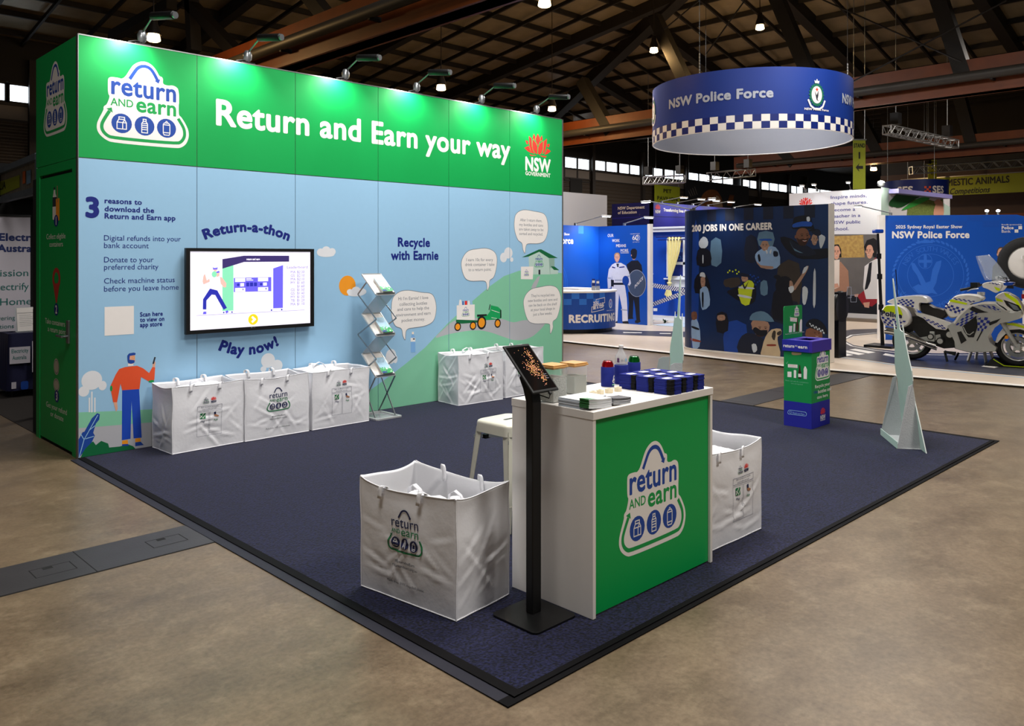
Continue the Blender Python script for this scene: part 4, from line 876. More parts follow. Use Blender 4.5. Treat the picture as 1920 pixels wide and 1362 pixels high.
# ---- goods on the counter
Z = .983
JGL = M('jar_glass', '#dfe8e6', .03, alpha=.20, var=.0); BAMB = M('bamboo_lid', '#c99453', .5, var=.2, scale=40)
def jar(label, x, y, s, h, fill, mat):
    t = thing('storage_jar', label, 'jar', (x, y, Z), group='glass jars on the counter')
    q = MB(); q.box(x-s/2, y-s/2, Z, x+s/2, y+s/2, Z+h, JGL); o = obj('glass', q, t, bevel=.006, seg=3)
    q = MB(); q.box(x-s/2+.005, y-s/2+.005, Z+.005, x+s/2-.005, y+s/2-.005, Z+fill, mat); o = obj('pellets', q, t); o['kind'] = 'stuff'
    q = MB(); q.box(x-s/2-.004, y-s/2-.004, Z+h, x+s/2+.004, y+s/2+.004, Z+h+.009, BAMB); q.box(x-s/2+.006, y-s/2+.006, Z+h-.006, x+s/2-.006, y+s/2-.006, Z+h, BAMB); q.box(x-s/2-.001, y-s/2-.001, Z+h+.009, x+s/2+.001, y+s/2+.001, Z+h+.016, BAMB); obj('lid', q, t, bevel=.003)
P1 = M('shredded_plastic', '#8c8a86', .6, var=.5, scale=220, hex2='#d6d2c8', bump=.8, bscale=160); P2 = M('pellet_grey', '#9a9b94', .7, var=.25, scale=420, hex2='#b9bab2', bump=.6, bscale=500)
jar('clear square jar of speckled flakes with wooden lid, close behind the tablet', .812, -4.69, .105, .172, .125, P1)
jar('clear square jar of grey pellets with wooden lid, right of the tablet', 1.075, -4.60, .105, .150, .095, P2)
# pale and green brochures
BP = [M('brochure_edge_pale', '#b9c6d6', .4, var=.2), M('brochure_edge_white', '#e2e6ea', .4), M('brochure_edge_blue', '#4a6ea6', .4)]
def leaflet(sx, sy, th, m, curl=0):
    q = MB(); n = 8
    top = lambda u, v: ((u-.5)*sx, (v-.5)*sy, th+curl*max(0, (u-.3)/.7)**2*0)
    f_ = lambda u: curl*(1-u)**2
    for h in (0, th):
        q.grid(lambda u, v: ((u-.5)*sx, (v-.5)*sy, h+f_(u)), n, 1, m, smooth=False)
    for v in (0, 1): q.grid(lambda u, w: ((u-.5)*sx, (v-.5)*sy, th*w+f_(u)), n, 1, m, smooth=False)
    for u in (0, 1): q.grid(lambda a, w: ((u-.5)*sx, (a-.5)*sy, th*w+f_(u)), 1, 1, m, smooth=False)
    return q
ORD2 = ['topmost', 'second-down', 'third-down', 'fourth-down', 'fifth-down', 'sixth-down', 'seventh-down', 'eighth-down', 'lowest']
ORD = ['topmost', 'second from the top', 'third from the top', 'fourth from the top', 'fifth from the top', 'sixth from the top', 'seventh from the top', 'eighth from the top', 'ninth from the top', 'tenth from the top', 'eleventh from the top', 'twelfth from the top']
def pile(name, protos, n, loc, step, rz, desc, cat, group):
    r = random.Random(n*11+loc[0])
    for i in range(n):
        me = protos[i % len(protos)]
        o = bpy.data.objects.new(name, me); C.objects.link(o); o.location = (loc[0]+r.uniform(-.002, .002), loc[1]+r.uniform(-.0015, .0015), loc[2]+step*i); o.rotation_euler = (0, 0, rz+r.uniform(-.012, .012))
        props(o, '%s, %s' % (desc, ORD[n-1-i]), cat, group)
pile('brochure', [mesh_of('brochure', leaflet(.20, .135, .0036, m)) for m in (BP[1], BP[0], BP[1], BP[0])], 11, (.838, -4.862, Z), .0040, 0, 'pale blue brochure at the counter left edge', 'brochure', 'pale brochures on the counter')
gm = M('brochure_edge_green', '#2d7a3a', .4, var=.3, scale=60)
def two_tone(sx, sy, th, curl):
    q = leaflet(sx, sy, th, BP[1], curl)
    q.add([(-sx/2-.001, -sy/2, curl), (-sx/2-.001, sy/2, curl), (-sx/2-.001, sy/2, th+curl), (-sx/2-.001, -sy/2, th+curl)], [(0, 1, 2, 3)], gm)
    q.add([(-sx/2, -sy/2, th+.0003+curl), (-sx/2+.06, -sy/2, th+.0003+curl*.45), (-sx/2+.06, sy/2, th+.0003+curl*.45), (-sx/2, sy/2, th+.0003+curl)], [(0, 1, 2, 3)], gm); return q
pile('brochure', [mesh_of('brochure', two_tone(.17, .058, .0036, .012)), mesh_of('brochure', two_tone(.17, .058, .0036, .0122))], 11, (.822, -4.962, Z), .0040, 0, 'green-edged folded brochure at the counter front corner', 'brochure', 'green brochures on the counter')
pile('brochure', [mesh_of('brochure', leaflet(.14, .08, .0034, m, .010)) for m in (BP[1], INKB)], 8, (.985, -4.955, Z), .0037, 0, 'purple-edged brochure right of the green ones', 'brochure', 'purple brochures on the counter')
# paper sheet with small print
q = MB(); q.box(1.09, -4.985, Z, 1.365, -4.815, Z+.001, WHITEP); k = Ink()
for i in range(9):
    for j in range(3): k.rect(1.105+j*.085, -4.83-.016*i, 1.105+j*.085+.03+.01*((i*7+j*3) % 4), -4.8285-.016*i, GREYT)
k.put(q, Frame((0, 0, Z+.001), (1, 0, 0), (0, 1, 0)), off=.0003, dz=.0001); solo('paper_sheet', q, 'white printed paper sheet lying in front of the blue drink sleeves', 'paper', base=(1.23, -4.9, Z), fix=False)
# wooden tokens with hollow tops
WOODP = M('pale_wood', '#e8dcc0', .6, var=.12, scale=30)
def token(x, y, rz, label):
    t = thing('wooden_block', label, 'block', (x, y, Z), rz, 'pale wooden blocks on the counter'); q = MB(); h = .022
    hexa = [(.026*math.cos(PI/3*i+.5), .022*math.sin(PI/3*i+.5)) for i in range(6)]; inn = [(a*.55, b*.55) for a, b in hexa]
    for z in (0,): q.add([(*p, z) for p in hexa], [tuple(range(5, -1, -1))], WOODP)
    q.add([(*p, 0) for p in hexa]+[(*p, h) for p in hexa]+[(*p, h) for p in inn]+[(*p, .006) for p in inn], [(i, (i+1) % 6, 6+(i+1) % 6, 6+i) for i in range(6)]+[(6+i, 6+(i+1) % 6, 12+(i+1) % 6, 12+i) for i in range(6)]+[(12+i, 12+(i+1) % 6, 18+(i+1) % 6, 18+i) for i in range(6)]+[(18, 19, 20, 21, 22, 23)], WOODP)
    obj('body', q, t, local=True)
for a, l in zip(((1.09, -4.722, .2), (1.15, -4.718, .5), (1.215, -4.728, .1), (1.29, -4.73, .3)), ('pale wooden block nearest the brochures, first of the four in line', 'pale wooden block second from the brochures in the line of four', 'pale wooden block third from the brochures, second nearest the blue sleeves', 'pale wooden block closest to the blue drink sleeves and the red can')): token(*a, l)
# cans and bottle in blue sleeves
KOOZ = M('sleeve_blue', '#0e1f80', .8, var=.12, scale=60, bump=.2, bscale=300); KBL = M('sleeve_black_lining', '#07070a', .9)
CANR = M('can_red', '#c01522', .22, .75); CANG = M('can_green', '#0f7a2c', .22, .75); CANT = M('can_top_alu', '#c9cbcd', .25, .9); PET = M('clear_bottle', '#eef3f4', .04, alpha=.3, var=0)
def sleeve(q, x, y, h, r):
    q.lathe([(r*.96, 0), (r, .004), (r, h-.003), (r-.003, h), (r-.005, h-.004)], (x, y, Z), KOOZ, n=28, caps=False); q.cyl((x, y, Z+.0005), (x, y, Z+.003), r-.004, KBL, n=28)
    k = Ink(); k.rrect(-.016, .022, .016, .042, .008, WHITE); k.ell(0, .045, .011, WHITE, n=14, rv=.02); k.L = 2; k.rrect(-.012, .026, .012, .034, .004, GREYT); k.ell(0, .05, .005, NAVY, n=10); k.L = 1; k.rrect(-.019, .008, .012, .016, .004, MINT)
    ang = math.radians(-72); f_ = lambda u, v, w=0: (x+(r+w)*math.cos(ang+u/r), y+(r+w)*math.sin(ang+u/r), Z+v); k.put(q, f_, off=.0008, dz=.0004, cut=.008)
def canned(label, x, y, m, z_h=.142):
    t = thing('drink_can', label, 'can', (x, y, Z), group='drinks in blue sleeves')
    q = MB(); q.lathe([(.028, .004), (.033, .012), (.033, z_h-.018), (.027, z_h-.004), (.0275, z_h), (.025, z_h-.003)], (x, y, Z), m, n=28, caps=False); q.cyl((x, y, Z+.004), (x, y, Z+.006), .028, m); obj('can_body', q, t)
    q = MB(); q.cyl((x, y, Z+z_h-.004), (x, y, Z+z_h-.003), .0262, CANT, n=28); q.lathe([(.0262, z_h-.004), (.0278, z_h+.001), (.0265, z_h+.001)], (x, y, Z), CANT, n=28, caps=False); q.obox((x, y+.006, Z+z_h-.0015), (.012, .02, .001), CANT); obj('lid', q, t)
    q = MB(); sleeve(q, x, y, .110, .0375); obj('sleeve', q, t, fix=False)
PLc = lambda: 0
xb, xg, zbt = (1.51,1.66,1.204)
canned('red can in a dark blue sleeve, left of the clear bottle', 1.385, -4.582, CANR); canned('green can in a dark blue sleeve, right of the clear bottle', xg, -4.56, CANG)
t = thing('water_bottle', 'clear plastic bottle in a dark blue sleeve, standing between red and green cans', 'bottle', (xb, -4.58, Z), group='drinks in blue sleeves'); H = zbt-Z
q = MB(); q.lathe([(.030, .004), (.034, .012), (.0345, .10), (.0345, .145), (.033, .16), (.026, H-.05), (.014, H-.028), (.0125, H-.02), (.0125, H-.012)], (xb, -4.58, Z), PET, n=28)
k = Ink(); k.rrect(-.03, .125, -.016, .15, .002, M('bottle_purple', '#6a4a78', .5)); k.rrect(.02, .13, .034, .148, .002, SKYB); k.ring(0, .135, .005, .0015, INKB, n=10); f_ = lambda u, v, w=0: (xb+(.0348+w)*math.cos(math.radians(-132)+u/.0348), -4.58+(.0348+w)*math.sin(math.radians(-132)+u/.0348), Z+v); k.put(q, f_, cut=.008)
obj('bottle_body', q, t, fix=False); q = MB(); q.cyl((xb, -4.58, Z+H-.014), (xb, -4.58, Z+H), .0142, WHITEP, n=20); obj('cap', q, t, bevel=.001); q = MB(); sleeve(q, xb, -4.58, .110, .0385); obj('sleeve', q, t, fix=False)
# folded sleeves: nine stacks of nine
SW_, SL_, ST_ = .094, .108, .0088
q = MB(); P_ = lambda u, v, h: (u, v, h); e = .0012
body = spline([(-SW_/2, SL_/2), (-SW_/2, -SL_/2+.036), (-SW_/2+.012, -SL_/2+.022), (-SW_/2+.03, -SL_/2+.012), (-SW_/2+.04, -SL_/2), (SW_/2, -SL_/2), (SW_/2, SL_/2)], 1)
q.prism(body, P_, .0006, ST_-.0006, KOOZ); q.prism([(a*.985, b*.985) for a, b in body], P_, 0, ST_, KOOZ)
k = Ink(); k.rrect(-.028, -.012, .03, .024, .006, WHITE); k.L = 2; k.rrect(-.014, -.004, .018, .006, .003, SKYB); k.text('return', -.02, .008, .022, .009, BLUE, .0, res=1); k.put(q, Frame((0, 0, ST_), (1, 0, 0), (0, 1, 0)), off=.0002, dz=.0001)
ME_B = mesh_of('sleeve_fold', q)
q = MB(); q.prism([(-SW_/2+.004, -SL_/2+.034), (-SW_/2+.006, -SL_/2+.006), (-SW_/2+.036, -SL_/2+.004), (-SW_/2+.03, -SL_/2+.014), (-SW_/2+.014, -SL_/2+.024)], P_, .0005, ST_-.0005, KBL); ME_L = mesh_of('sleeve_lining', q)
r = random.Random(4)
CN_ = ('nearest the wooden blocks', 'midway along its row', 'nearest the right counter end'); RN = ('front-row', 'middle-row', 'back-row')
for ci, cx in enumerate((1.418, 1.53, 1.642)):
    for ri, cy in enumerate((-4.962, -4.845, -4.73)):
        n = 9 if ri+ci else 9
        for i in range(n):
            o = bpy.data.objects.new('drink_sleeve', ME_B); C.objects.link(o); o.location = (cx+r.uniform(-.0018, .0018), cy+r.uniform(-.0018, .0018), Z+i*(ST_+.0002)); o.rotation_euler = (0, 0, r.uniform(-.02, .02))
            props(o, 'blue drink sleeve, %s in the %s stack %s' % (ORD2[n-1-i], RN[ri], CN_[ci]), 'drink sleeve', 'folded blue drink sleeves on the counter')
            l = bpy.data.objects.new('lining', ME_L); C.objects.link(l); l.parent = o; l['label'] = 'black lining at the open corner'

# ================================================================ tablet on a floor stand
TS = thing('tablet_stand', 'tall black floor stand holding up the tablet, in front of the white counter', 'stand', (.563, -4.79, .011))
q = MB(); bx0, by0, bx1, by1 = .421, -4.945, .708, -4.65; rc = .03
pts = []
for cx, cy, a in ((bx1-rc, by1-rc, 0), (bx0+rc, by1-rc, 90), (bx0+rc, by0+rc, 180), (bx1-rc, by0+rc, 270)): pts += [(cx+rc*math.cos(math.radians(a+18*i)), cy+rc*math.sin(math.radians(a+18*i))) for i in range(6)]
q.prism(pts, P_, .011, .021, BLACKM); obj('base', q, TS, bevel=.002)
q = MB(); q.box(.552, -4.80, .02, .612, -4.755, 1.02, BLACKM)
q.loft([[(.552,-4.80,1.02),(.612,-4.80,1.02),(.612,-4.755,1.02),(.552,-4.755,1.02)], [(.552,-4.785,1.10),(.612,-4.785,1.10),(.612,-4.735,1.08),(.552,-4.735,1.08)], [(.56,-4.735,1.165),(.62,-4.735,1.165),(.62,-4.70,1.13),(.56,-4.70,1.13)]], BLACKM, smooth=False)
obj('pole', q, TS, bevel=.004)
cT = Vector((.612, -4.728, 1.172)); U = Vector((1, 0, 0)); V = Vector((0, .105, .105)).normalized(); Nn = U.cross(V)
RT = Matrix((U, V, Nn)).transposed()
q = MB(); q.obox(cT-Nn*.016, (.10, .16, .014), BLACKM, RT); obj('holder', q, TS, bevel=.004)
TB = thing('tablet', 'black tablet showing a map of orange dots, tilted on the floor stand', 'tablet', tuple(cT))
q = MB(); q.obox(cT, (.180, .292, .012), BLACK, RT); obj('case', q, TB, bevel=.006, seg=3)
q = MB(); q.obox(cT+Nn*.0062, (.158, .262, .001), M('tablet_screen', '#0a0b0c', .12, var=.1, coat=.5), RT)
k = Ink(); r = random.Random(12); dm = [SC_('orange', '#d9935a'), SC_('salmon', '#d98a78'), SC_('sand', '#c79a5a')]
for j in range(300):
    if j < 170: a, b = r.gauss(.012, .022), r.gauss(-.012, .026)
    elif j < 220: a, b = r.gauss(.038, .006), r.gauss(.07, .025)
    elif j < 260: a, b = r.gauss(.028, .008), r.gauss(-.07, .02)
    else: a, b = r.uniform(-.05, .06), r.uniform(-.08, .11)
    if abs(a) < .072 and abs(b) < .122: k.ell(a, b, r.uniform(.0012, .0026), dm[j % 3], n=7)
for b in (-.05, -.062, -.074): k.rect(.048, b, .07, b+.003, GREYT)
k.put(q, Frame(cT+Nn*.0068, U, V), off=.0002, dz=.00008); obj('screen', q, TB, fix=False)
q = MB(); q.cyl(cT-V*.148+U*.02, cT-V*.160+U*.02, .008, BLACK, n=12); q.tube([tuple(cT-V*.158+U*.02), tuple(cT-V*.17+U*.018-Nn*.02), tuple(cT-V*.12-Nn*.05), tuple(cT-V*.05-Nn*.045)], .003, BLACK); obj('cable_plug', q, TB)

# ================================================================ metal stool
SQ = M('stool_white', '#e6e2d2', .4, .1, var=.04)
ST = thing('stool', 'cream white metal stool behind the left side of the counter', 'stool', (1.46, -3.71, .011))
q = MB(); c = (1.46, -3.71); hw = .16
def sq_ring(h, w_, z, rr=.05):
    out = []
    for cx, cy, a in ((w_-rr, w_-rr, 0), (-w_+rr, w_-rr, 90), (-w_+rr, -w_+rr, 180), (w_-rr, -w_+rr, 270)): out += [(c[0]+cx+rr*math.cos(math.radians(a+18*i)), c[1]+cy+rr*math.sin(math.radians(a+18*i)), z) for i in range(6)]
    return out
q.loft([sq_ring(0, hw-.002, .615), sq_ring(0, hw, .645), sq_ring(0, hw-.004, .658), sq_ring(0, hw-.015, .664), sq_ring(0, .02, .664, .008)], SQ, caps=False); q.add(sq_ring(0, .02, .664, .008), [tuple(range(24))], SQ)
q.loft([sq_ring(0, hw-.004, .612), sq_ring(0, .03, .612)], SQ, caps=False)
k = Ink(); k.rrect(c[0]-.045, c[1]-.014, c[0]+.045, c[1]+.014, .013, BKI); k.put(q, Frame((0, 0, .6642), (1, 0, 0), (0, 1, 0)), off=.0004); obj('seat', q, ST)
q = MB(); q.loft([sq_ring(0, hw+.001, .59, .045), sq_ring(0, hw-.001, .64, .045)], SQ, caps=False); obj('apron', q, ST)
for sx in (-1, 1):
    for sy in (-1, 1):
        q = MB(); t_ = Vector((c[0]+sx*(hw-.012), c[1]+sy*(hw-.012), .62)); b_ = Vector((c[0]+sx*.205, c[1]+sy*.205, .013)); w0, w1 = .052, .026
        for ax in (0, 1):
            dx = Vector((-sx, 0, 0)) if ax == 0 else Vector((0, -sy, 0)); th = Vector((0, -sy*.003, 0)) if ax == 0 else Vector((-sx*.003, 0, 0))
            v4 = [t_, t_+dx*w0, b_+dx*w1, b_]; q.add([tuple(p) for p in v4]+[tuple(p+th) for p in v4], [(0,1,2,3),(7,6,5,4),(0,4,5,1),(1,5,6,2),(2,6,7,3),(3,7,4,0)], SQ)
        obj('leg', q, ST); 
for a, b in (((-1,-1),(1,-1)), ((1,-1),(1,1)), ((1,1),(-1,1)), ((-1,1),(-1,-1))):
    q = MB(); f1 = .19; q.beam((c[0]+a[0]*f1, c[1]+a[1]*f1, .16), (c[0]+b[0]*f1, c[1]+b[1]*f1, .16), .006, .024, SQ); obj('stretcher', q, ST)
q = MB(); q.beam((c[0]-.16, c[1]-.16, .56), (c[0]+.16, c[1]+.16, .56), .004, .02, STEELG); q.beam((c[0]-.16, c[1]+.16, .555), (c[0]+.16, c[1]-.16, .555), .004, .02, STEELG); q.box(c[0]-.12, c[1]+.09, .54, c[0]-.08, c[1]+.13, .565, BLACK); obj('cross_brace', q, ST)

# ================================================================ cardboard collection bin
CBG = M('bin_green', '#0d8c46', .55, var=.03); CBN = M('bin_navy', '#22259a', .55, var=.04); CBP = M('bin_purple', '#3b2a9a', .5, var=.04); CARD = M('card_raw', '#b39a72', .8, var=.1)
BN = thing('recycling_bin', 'green and navy cardboard collection bin with a raised printed flap', 'bin', (5.715, -3.68, .011))
X0, Y0, X1, Y1 = 5.515, -3.825, 5.925, -3.535
PBL, PBR = Path([(X0, -3.53), (X0, -3.83)]), Path([(5.51, Y0), (5.92, Y0)])
q = MB(); q.box(X0, Y0, .011, X1, Y1, .77, CBG)
k = Ink(); k.rect(.005, .011, .295, .262, CBN); k.text('Return and Earn', *(0.101,0.14,0.222,0.018), SKYB, .0, res=1)
k.L = 2; k.stroke([(0.052,0.16),(0.066,0.172),(0.233,0.172),(0.244,0.16),(0.24,0.137),(0.226,0.133),(0.054,0.13),(0.046,0.142)], .004, SKYB, closed=True); k.ring(*(0.077,0.151,0.011,0.011)[:3], .003, SKYB, n=12)
k.L = 1; k.poly([(0.08,0.415),(0.206,0.423),(0.206,0.291),(0.08,0.288)], M('bin_card_white', '#dfe9dc', .6)) if 0 else None
k.text('Find out which containers', *(0.023,0.459,0.263,0.013), MINT, 0, res=1); k.text('are accepted', *(0.083,0.436,0.203,0.013), MINT, 0, res=1)
k.poly([(0.049,0.631),(0.15,0.634),(0.15,0.6),(0.049,0.598)], WHITE); k.L = 2; k.text('Eligible', *(0.066,0.618,0.139,0.007), RED, 0, res=1); k.text('containers', *(0.059,0.602,0.143,0.008), INKB, 0, res=1)
def drinks(k, pl):
    for s, m in zip(pl, (WHITE, WHITE, M('bin_brown_bottle', '#3a2418', .4), WHITE)): k.poly(s, m)
drinks(k, [[(0.044,0.555),(0.087,0.559),(0.087,0.503),(0.044,0.501)],[(0.111,0.572),(0.116,0.578),(0.133,0.578),(0.137,0.572),(0.136,0.5),(0.111,0.5)],[(0.158,0.56),(0.165,0.587),(0.167,0.631),(0.178,0.632),(0.181,0.588),(0.19,0.56),(0.19,0.499),(0.158,0.498)],[(0.214,0.598),(0.225,0.626),(0.236,0.624),(0.25,0.595),(0.247,0.501),(0.214,0.5)]]); k.L = 3
k.poly([(0.158,0.546),(0.19,0.547),(0.19,0.514),(0.158,0.513)], WHITE); k.stroke([(0.03,0.643),(0.036,0.634),(0.049,0.656)], .004, MINT)
k.poly(spline([(0.087,0.746),(0.101,0.756),(0.178,0.757),(0.192,0.751),(0.178,0.736),(0.101,0.727)], 3), CARD); k.put(q, PBL)
k = Ink(); k.rect(.003, .011, .413, .262, CBN)
a, b = ((0.082,0.484),(0.422,0.471)); logo(k, (a[0]+b[0])/2, a[1]-.012, b[0]-a[0], ink=CBP, leaf=GREEN2)
for s, qd, m in zip(('Recycle your', 'bottles and', 'cans here'), [(0.082,0.405,0.416,0.031),(0.149,0.348,0.447,0.034),(0.126,0.295,0.366,0.031)], (WHITE,)*3): k.text(s, *qd, m, .02, res=2, tilt=.0)
k.text('10c', *(0.055,0.355,0.14,0.026), CBN, .03)
q4 = (0.254,0.113,0.06,0.051); k.L = 2; lotus(k, q4[0], q4[1]-q4[3], q4[2]*2, RED, WHITE, 2); k.put(q, PBR); obj('box', q, BN, fix=False)
q = MB()
q.box(X0-.012, Y0-.012, .765, X1+.012, Y0+.02, .877, CBP); q.box(X0-.012, Y1-.02, .765, X1+.012, Y1+.012, .877, CBN); q.box(X0-.012, Y0+.02, .765, X0+.02, Y1-.02, .877, CBN); q.box(X1-.02, Y0+.02, .765, X1+.012, Y1-.02, .877, CBN)
q.box(X0+.02, Y0+.02, .77, X1-.02, Y1-.02, .775, SEAM_HOLLOW); q.box(X0+.02, Y0+.02, .868, X0+.09, Y1-.02, .877, CBP); q.box(X1-.08, Y0+.02, .868, X1-.02, Y1-.02, .877, CBP); q.box(X0+.09, Y0+.02, .868, X1-.08, Y0+.06, .877, CBP); q.box(X0+.09, Y1-.08, .868, X1-.08, Y1-.02, .877, CBP)  # dark sheet under the lid opening stands for the shade inside
k = Ink(); u = (0.006,0.802,0.256,0.031); w_ = (u[2]-u[0]); k.text('return', u[0], u[1], u[0]+w_*.46, u[3], WHITE, .03); k.text('AND', u[0]+w_*.48, u[1]+.012, u[0]+w_*.6, u[3]*.5, WHITE, .0, res=2); k.text('earn', u[0]+w_*.62, u[1], u[2], u[3], WHITE, .03); k.put(q, Path([(X0-.012, -3.53), (X0-.012, -3.83)])); obj('lid', q, BN, fix=False)
q = MB(); hb = spline([(0, 0), (.40, 0), (.40, .31), (.395, .335), (.38, .345), (.02, .345), (.005, .335), (0, .31)], 1); q.prism(hb, lambda u, v, h: (X0+u, Y1+.0+h, .865+v), 0, .006, CBG)
k = Ink(); F2 = Path([(5.51, Y1), (5.92, Y1)])
q5 = (0.282,1.144,0.053,0.05); logo(k, q5[0], q5[1]-q5[3], q5[2]*2.2, ink=CBP)
k.poly([(0.139,1.093),(0.288,1.079),(0.288,1.038),(0.139,1.052)], WHITE); k.L = 2; k.text('Eligible', *(0.157,1.071,0.267,0.008), RED, 0, res=1); k.text('containers', *(0.151,1.054,0.276,0.009), INKB, 0, res=1); drinks(k, [[(0.114,1.006),(0.183,1.003),(0.174,0.938),(0.111,0.94)],[(0.209,1.022),(0.238,1.026),(0.25,1.017),(0.241,0.937),(0.203,0.939)],[(0.264,1.005),(0.285,1.038),(0.288,1.083),(0.311,1.082),(0.311,1.037),(0.326,0.998),(0.317,0.938),(0.261,0.939)],[(0.344,1.021),(0.362,1.055),(0.386,1.064),(0.401,1.045),(0.395,0.932),(0.341,0.932)]]); k.stroke([(0.122,1.102),(0.134,1.091),(0.157,1.111)], .004, MINT)
k.text('Recycle your 10c bottles and cans here', *(0.037,0.921,0.452,0.011), WHITE, 0, res=1); k.put(q, F2); obj('flap', q, BN, fix=False)

# ================================================================ two cut-out card standees seen from behind
CM = M('card_back_mint', '#b4ccc2', .75, var=.03); CG = M('card_flute_grey', '#b3b6b8', .75, var=.05, bump=.2, bscale=80)
half = [(.43, 0), (.33, .25), (.26, .42), (.245, .54), (.275, .60), (.275, .69), (.215, .83), (.165, 1.0), (.15, 1.09), (.135, 1.02), (.06, 1.03), (.045, 1.05), (.028, 1.30), (.012, 1.47), (.004, 1.50)]
def standee(label, x, y, rz, tilt):
    t = thing('card_standee', label, 'standee', (x, y, .012), group='tower-shaped card standees on the carpet', rot=(0, 0, rz))
    q = MB(); q.prism([(a, b) for a, b in half]+[(-a, b) for a, b in reversed(half)], lambda u, v, h: (u, h+v*math.tan(tilt), v), -.004, .004, CM, M('card_edge', '#cfd6d2', .8)); obj('cutout', q, t, local=True)
    for s in (-1, 1):
        q = MB(); tz = .57; v4 = [(s*.27, tz*math.tan(tilt)+.004, tz), (s*.27, .004, .0), (s*.29, .20, .0), (s*.265, .10, tz-.02), (s*.262, .06, tz)]
        q.add(v4+[(a+.006, b, c_) for a, b, c_ in v4], [(0,1,2,3,4), (9,8,7,6,5), (0,5,6,1), (1,6,7,2), (2,7,8,3), (3,8,9,4), (4,9,5,0)], CG); obj('wing', q, t, local=True)
    q = MB(); q.box(-.29, .0, .0, .29, .20, .004, CG); q.box(-.29, .196, .0, .29, .202, .06, CM); obj('foot_tray', q, t, local=True)
standee('mint tower-shaped card standee with grey wings, in front of the motorcycle', 5.625, -4.727, math.atan2(.565, .825), math.radians(6.2))
standee('mint tower-shaped card standee behind the counter, in front of the yellow curtain', 5.30, -2.36, math.radians(48.7), math.radians(-3))

# ================================================================ the blue stand across the aisle
PBLUE = M('police_blue', '#1059c4', .45, var=.10, scale=.9, hex2='#0d4fb5'); PDARK = M('police_navy', '#0a2270', .45, var=.1); PLITE = M('police_light', '#2a74d8', .5, var=.03)
VINYL = M('timber_vinyl', '#d9c6b0', .35, var=.07, scale=6, hex2='#e6d6c3'); ASPH = M('asphalt_vinyl', '#3c3c46', .4, var=.2, scale=30); EDGEW = M('white_edge', '#f0ebe4', .5, var=.01)
def checks(k, p00, p10, p11, p01, nx, ny, m, odd=0):
    P_ = lambda a, b: tuple((Vector(p00)*(1-a)+Vector(p10)*a)*(1-b)+(Vector(p01)*(1-a)+Vector(p11)*a)*b)
    for i in range(nx):
        for j in range(ny):
            if (i+j) % 2 == odd: k.poly([P_(i/nx, j/ny), P_((i+1)/nx, j/ny), P_((i+1)/nx, (j+1)/ny), P_(i/nx, (j+1)/ny)], m)
out = [(10.0, 8.2), (9.97, 3.43), (9.83, .36), (9.64, -1.47), (9.72, -2.18), (10.04, -4.58), (10.3, -8), (19, -8), (19, 8.2)]
VF = thing('vinyl_floor', 'raised pale timber floor with printed roads and white edge under the blue police stand', 'vinyl floor', (14, 0, 0))
q = MB(); P_ = lambda u, v, h: (u, v, h); q.prism(out, P_, .004, .0268, VINYL, EDGEW); k = Ink(); k.stroke(out[:7], .16, EDGEW)
k.L = 2
k.poly([(12.137,6.361),(12.869,3.695),(13.575,2.6),(12.447,1.881),(11.944,3.01),(11.026,5.29)], ASPH)
k.poly([(15.17,0.503),(16.707,0.444),(17.246,0.108),(17.612,-1.552),(16.896,-3.101),(10.973,-4.455),(10.94,-2.892),(11.435,-1.526),(11.432,-1.211)], ASPH)
k.L = 3
k.poly([(14.078,-0.473),(15.079,-0.237),(15.881,-0.367),(16.672,-0.976),(16.425,-3.209),(14.377,-3.677),(13.038,-2.577),(12.803,-2.128),(12.986,-1.503),(13.329,-0.969)], VINYL)
k.stroke([(14.053,-3.791),(12.793,-2.655),(12.56,-2.214),(12.73,-1.603),(13.125,-1.024),(14.04,-0.435),(15.286,-0.116),(16.13,-0.269),(16.935,-0.885)], .05, EDGEW)
k.stroke([(11.292,-1.588),(10.815,-2.936),(10.802,-4.494)], .04, SKYB)
for s in [[(12.322,3.744),(12.568,3.413),(12.427,3.324),(12.183,3.652)],[(12.723,3.051),(12.868,2.856),(12.734,2.765),(12.59,2.958)],[(12.038,-1.263),(11.75,-1.629),(11.525,-1.615),(11.655,-1.43)],[(12.36,-1.239),(12.046,-1.709),(11.816,-1.693),(12.065,-1.29)],[(12.735,-1.256),(12.415,-1.745),(12.163,-1.716),(12.484,-1.245)],[(12.375,-1.925),(12.139,-2.321),(11.907,-2.293),(12.109,-1.982)],[(11.844,-3.613),(11.8,-3.822),(11.622,-3.811),(11.68,-3.621)]]: k.poly(s, EDGEW)
k.put(q, lambda u, v, w=0: (u, v, .0268+w), off=.0004, dz=.0006); obj('surface', q, VF, fix=False)

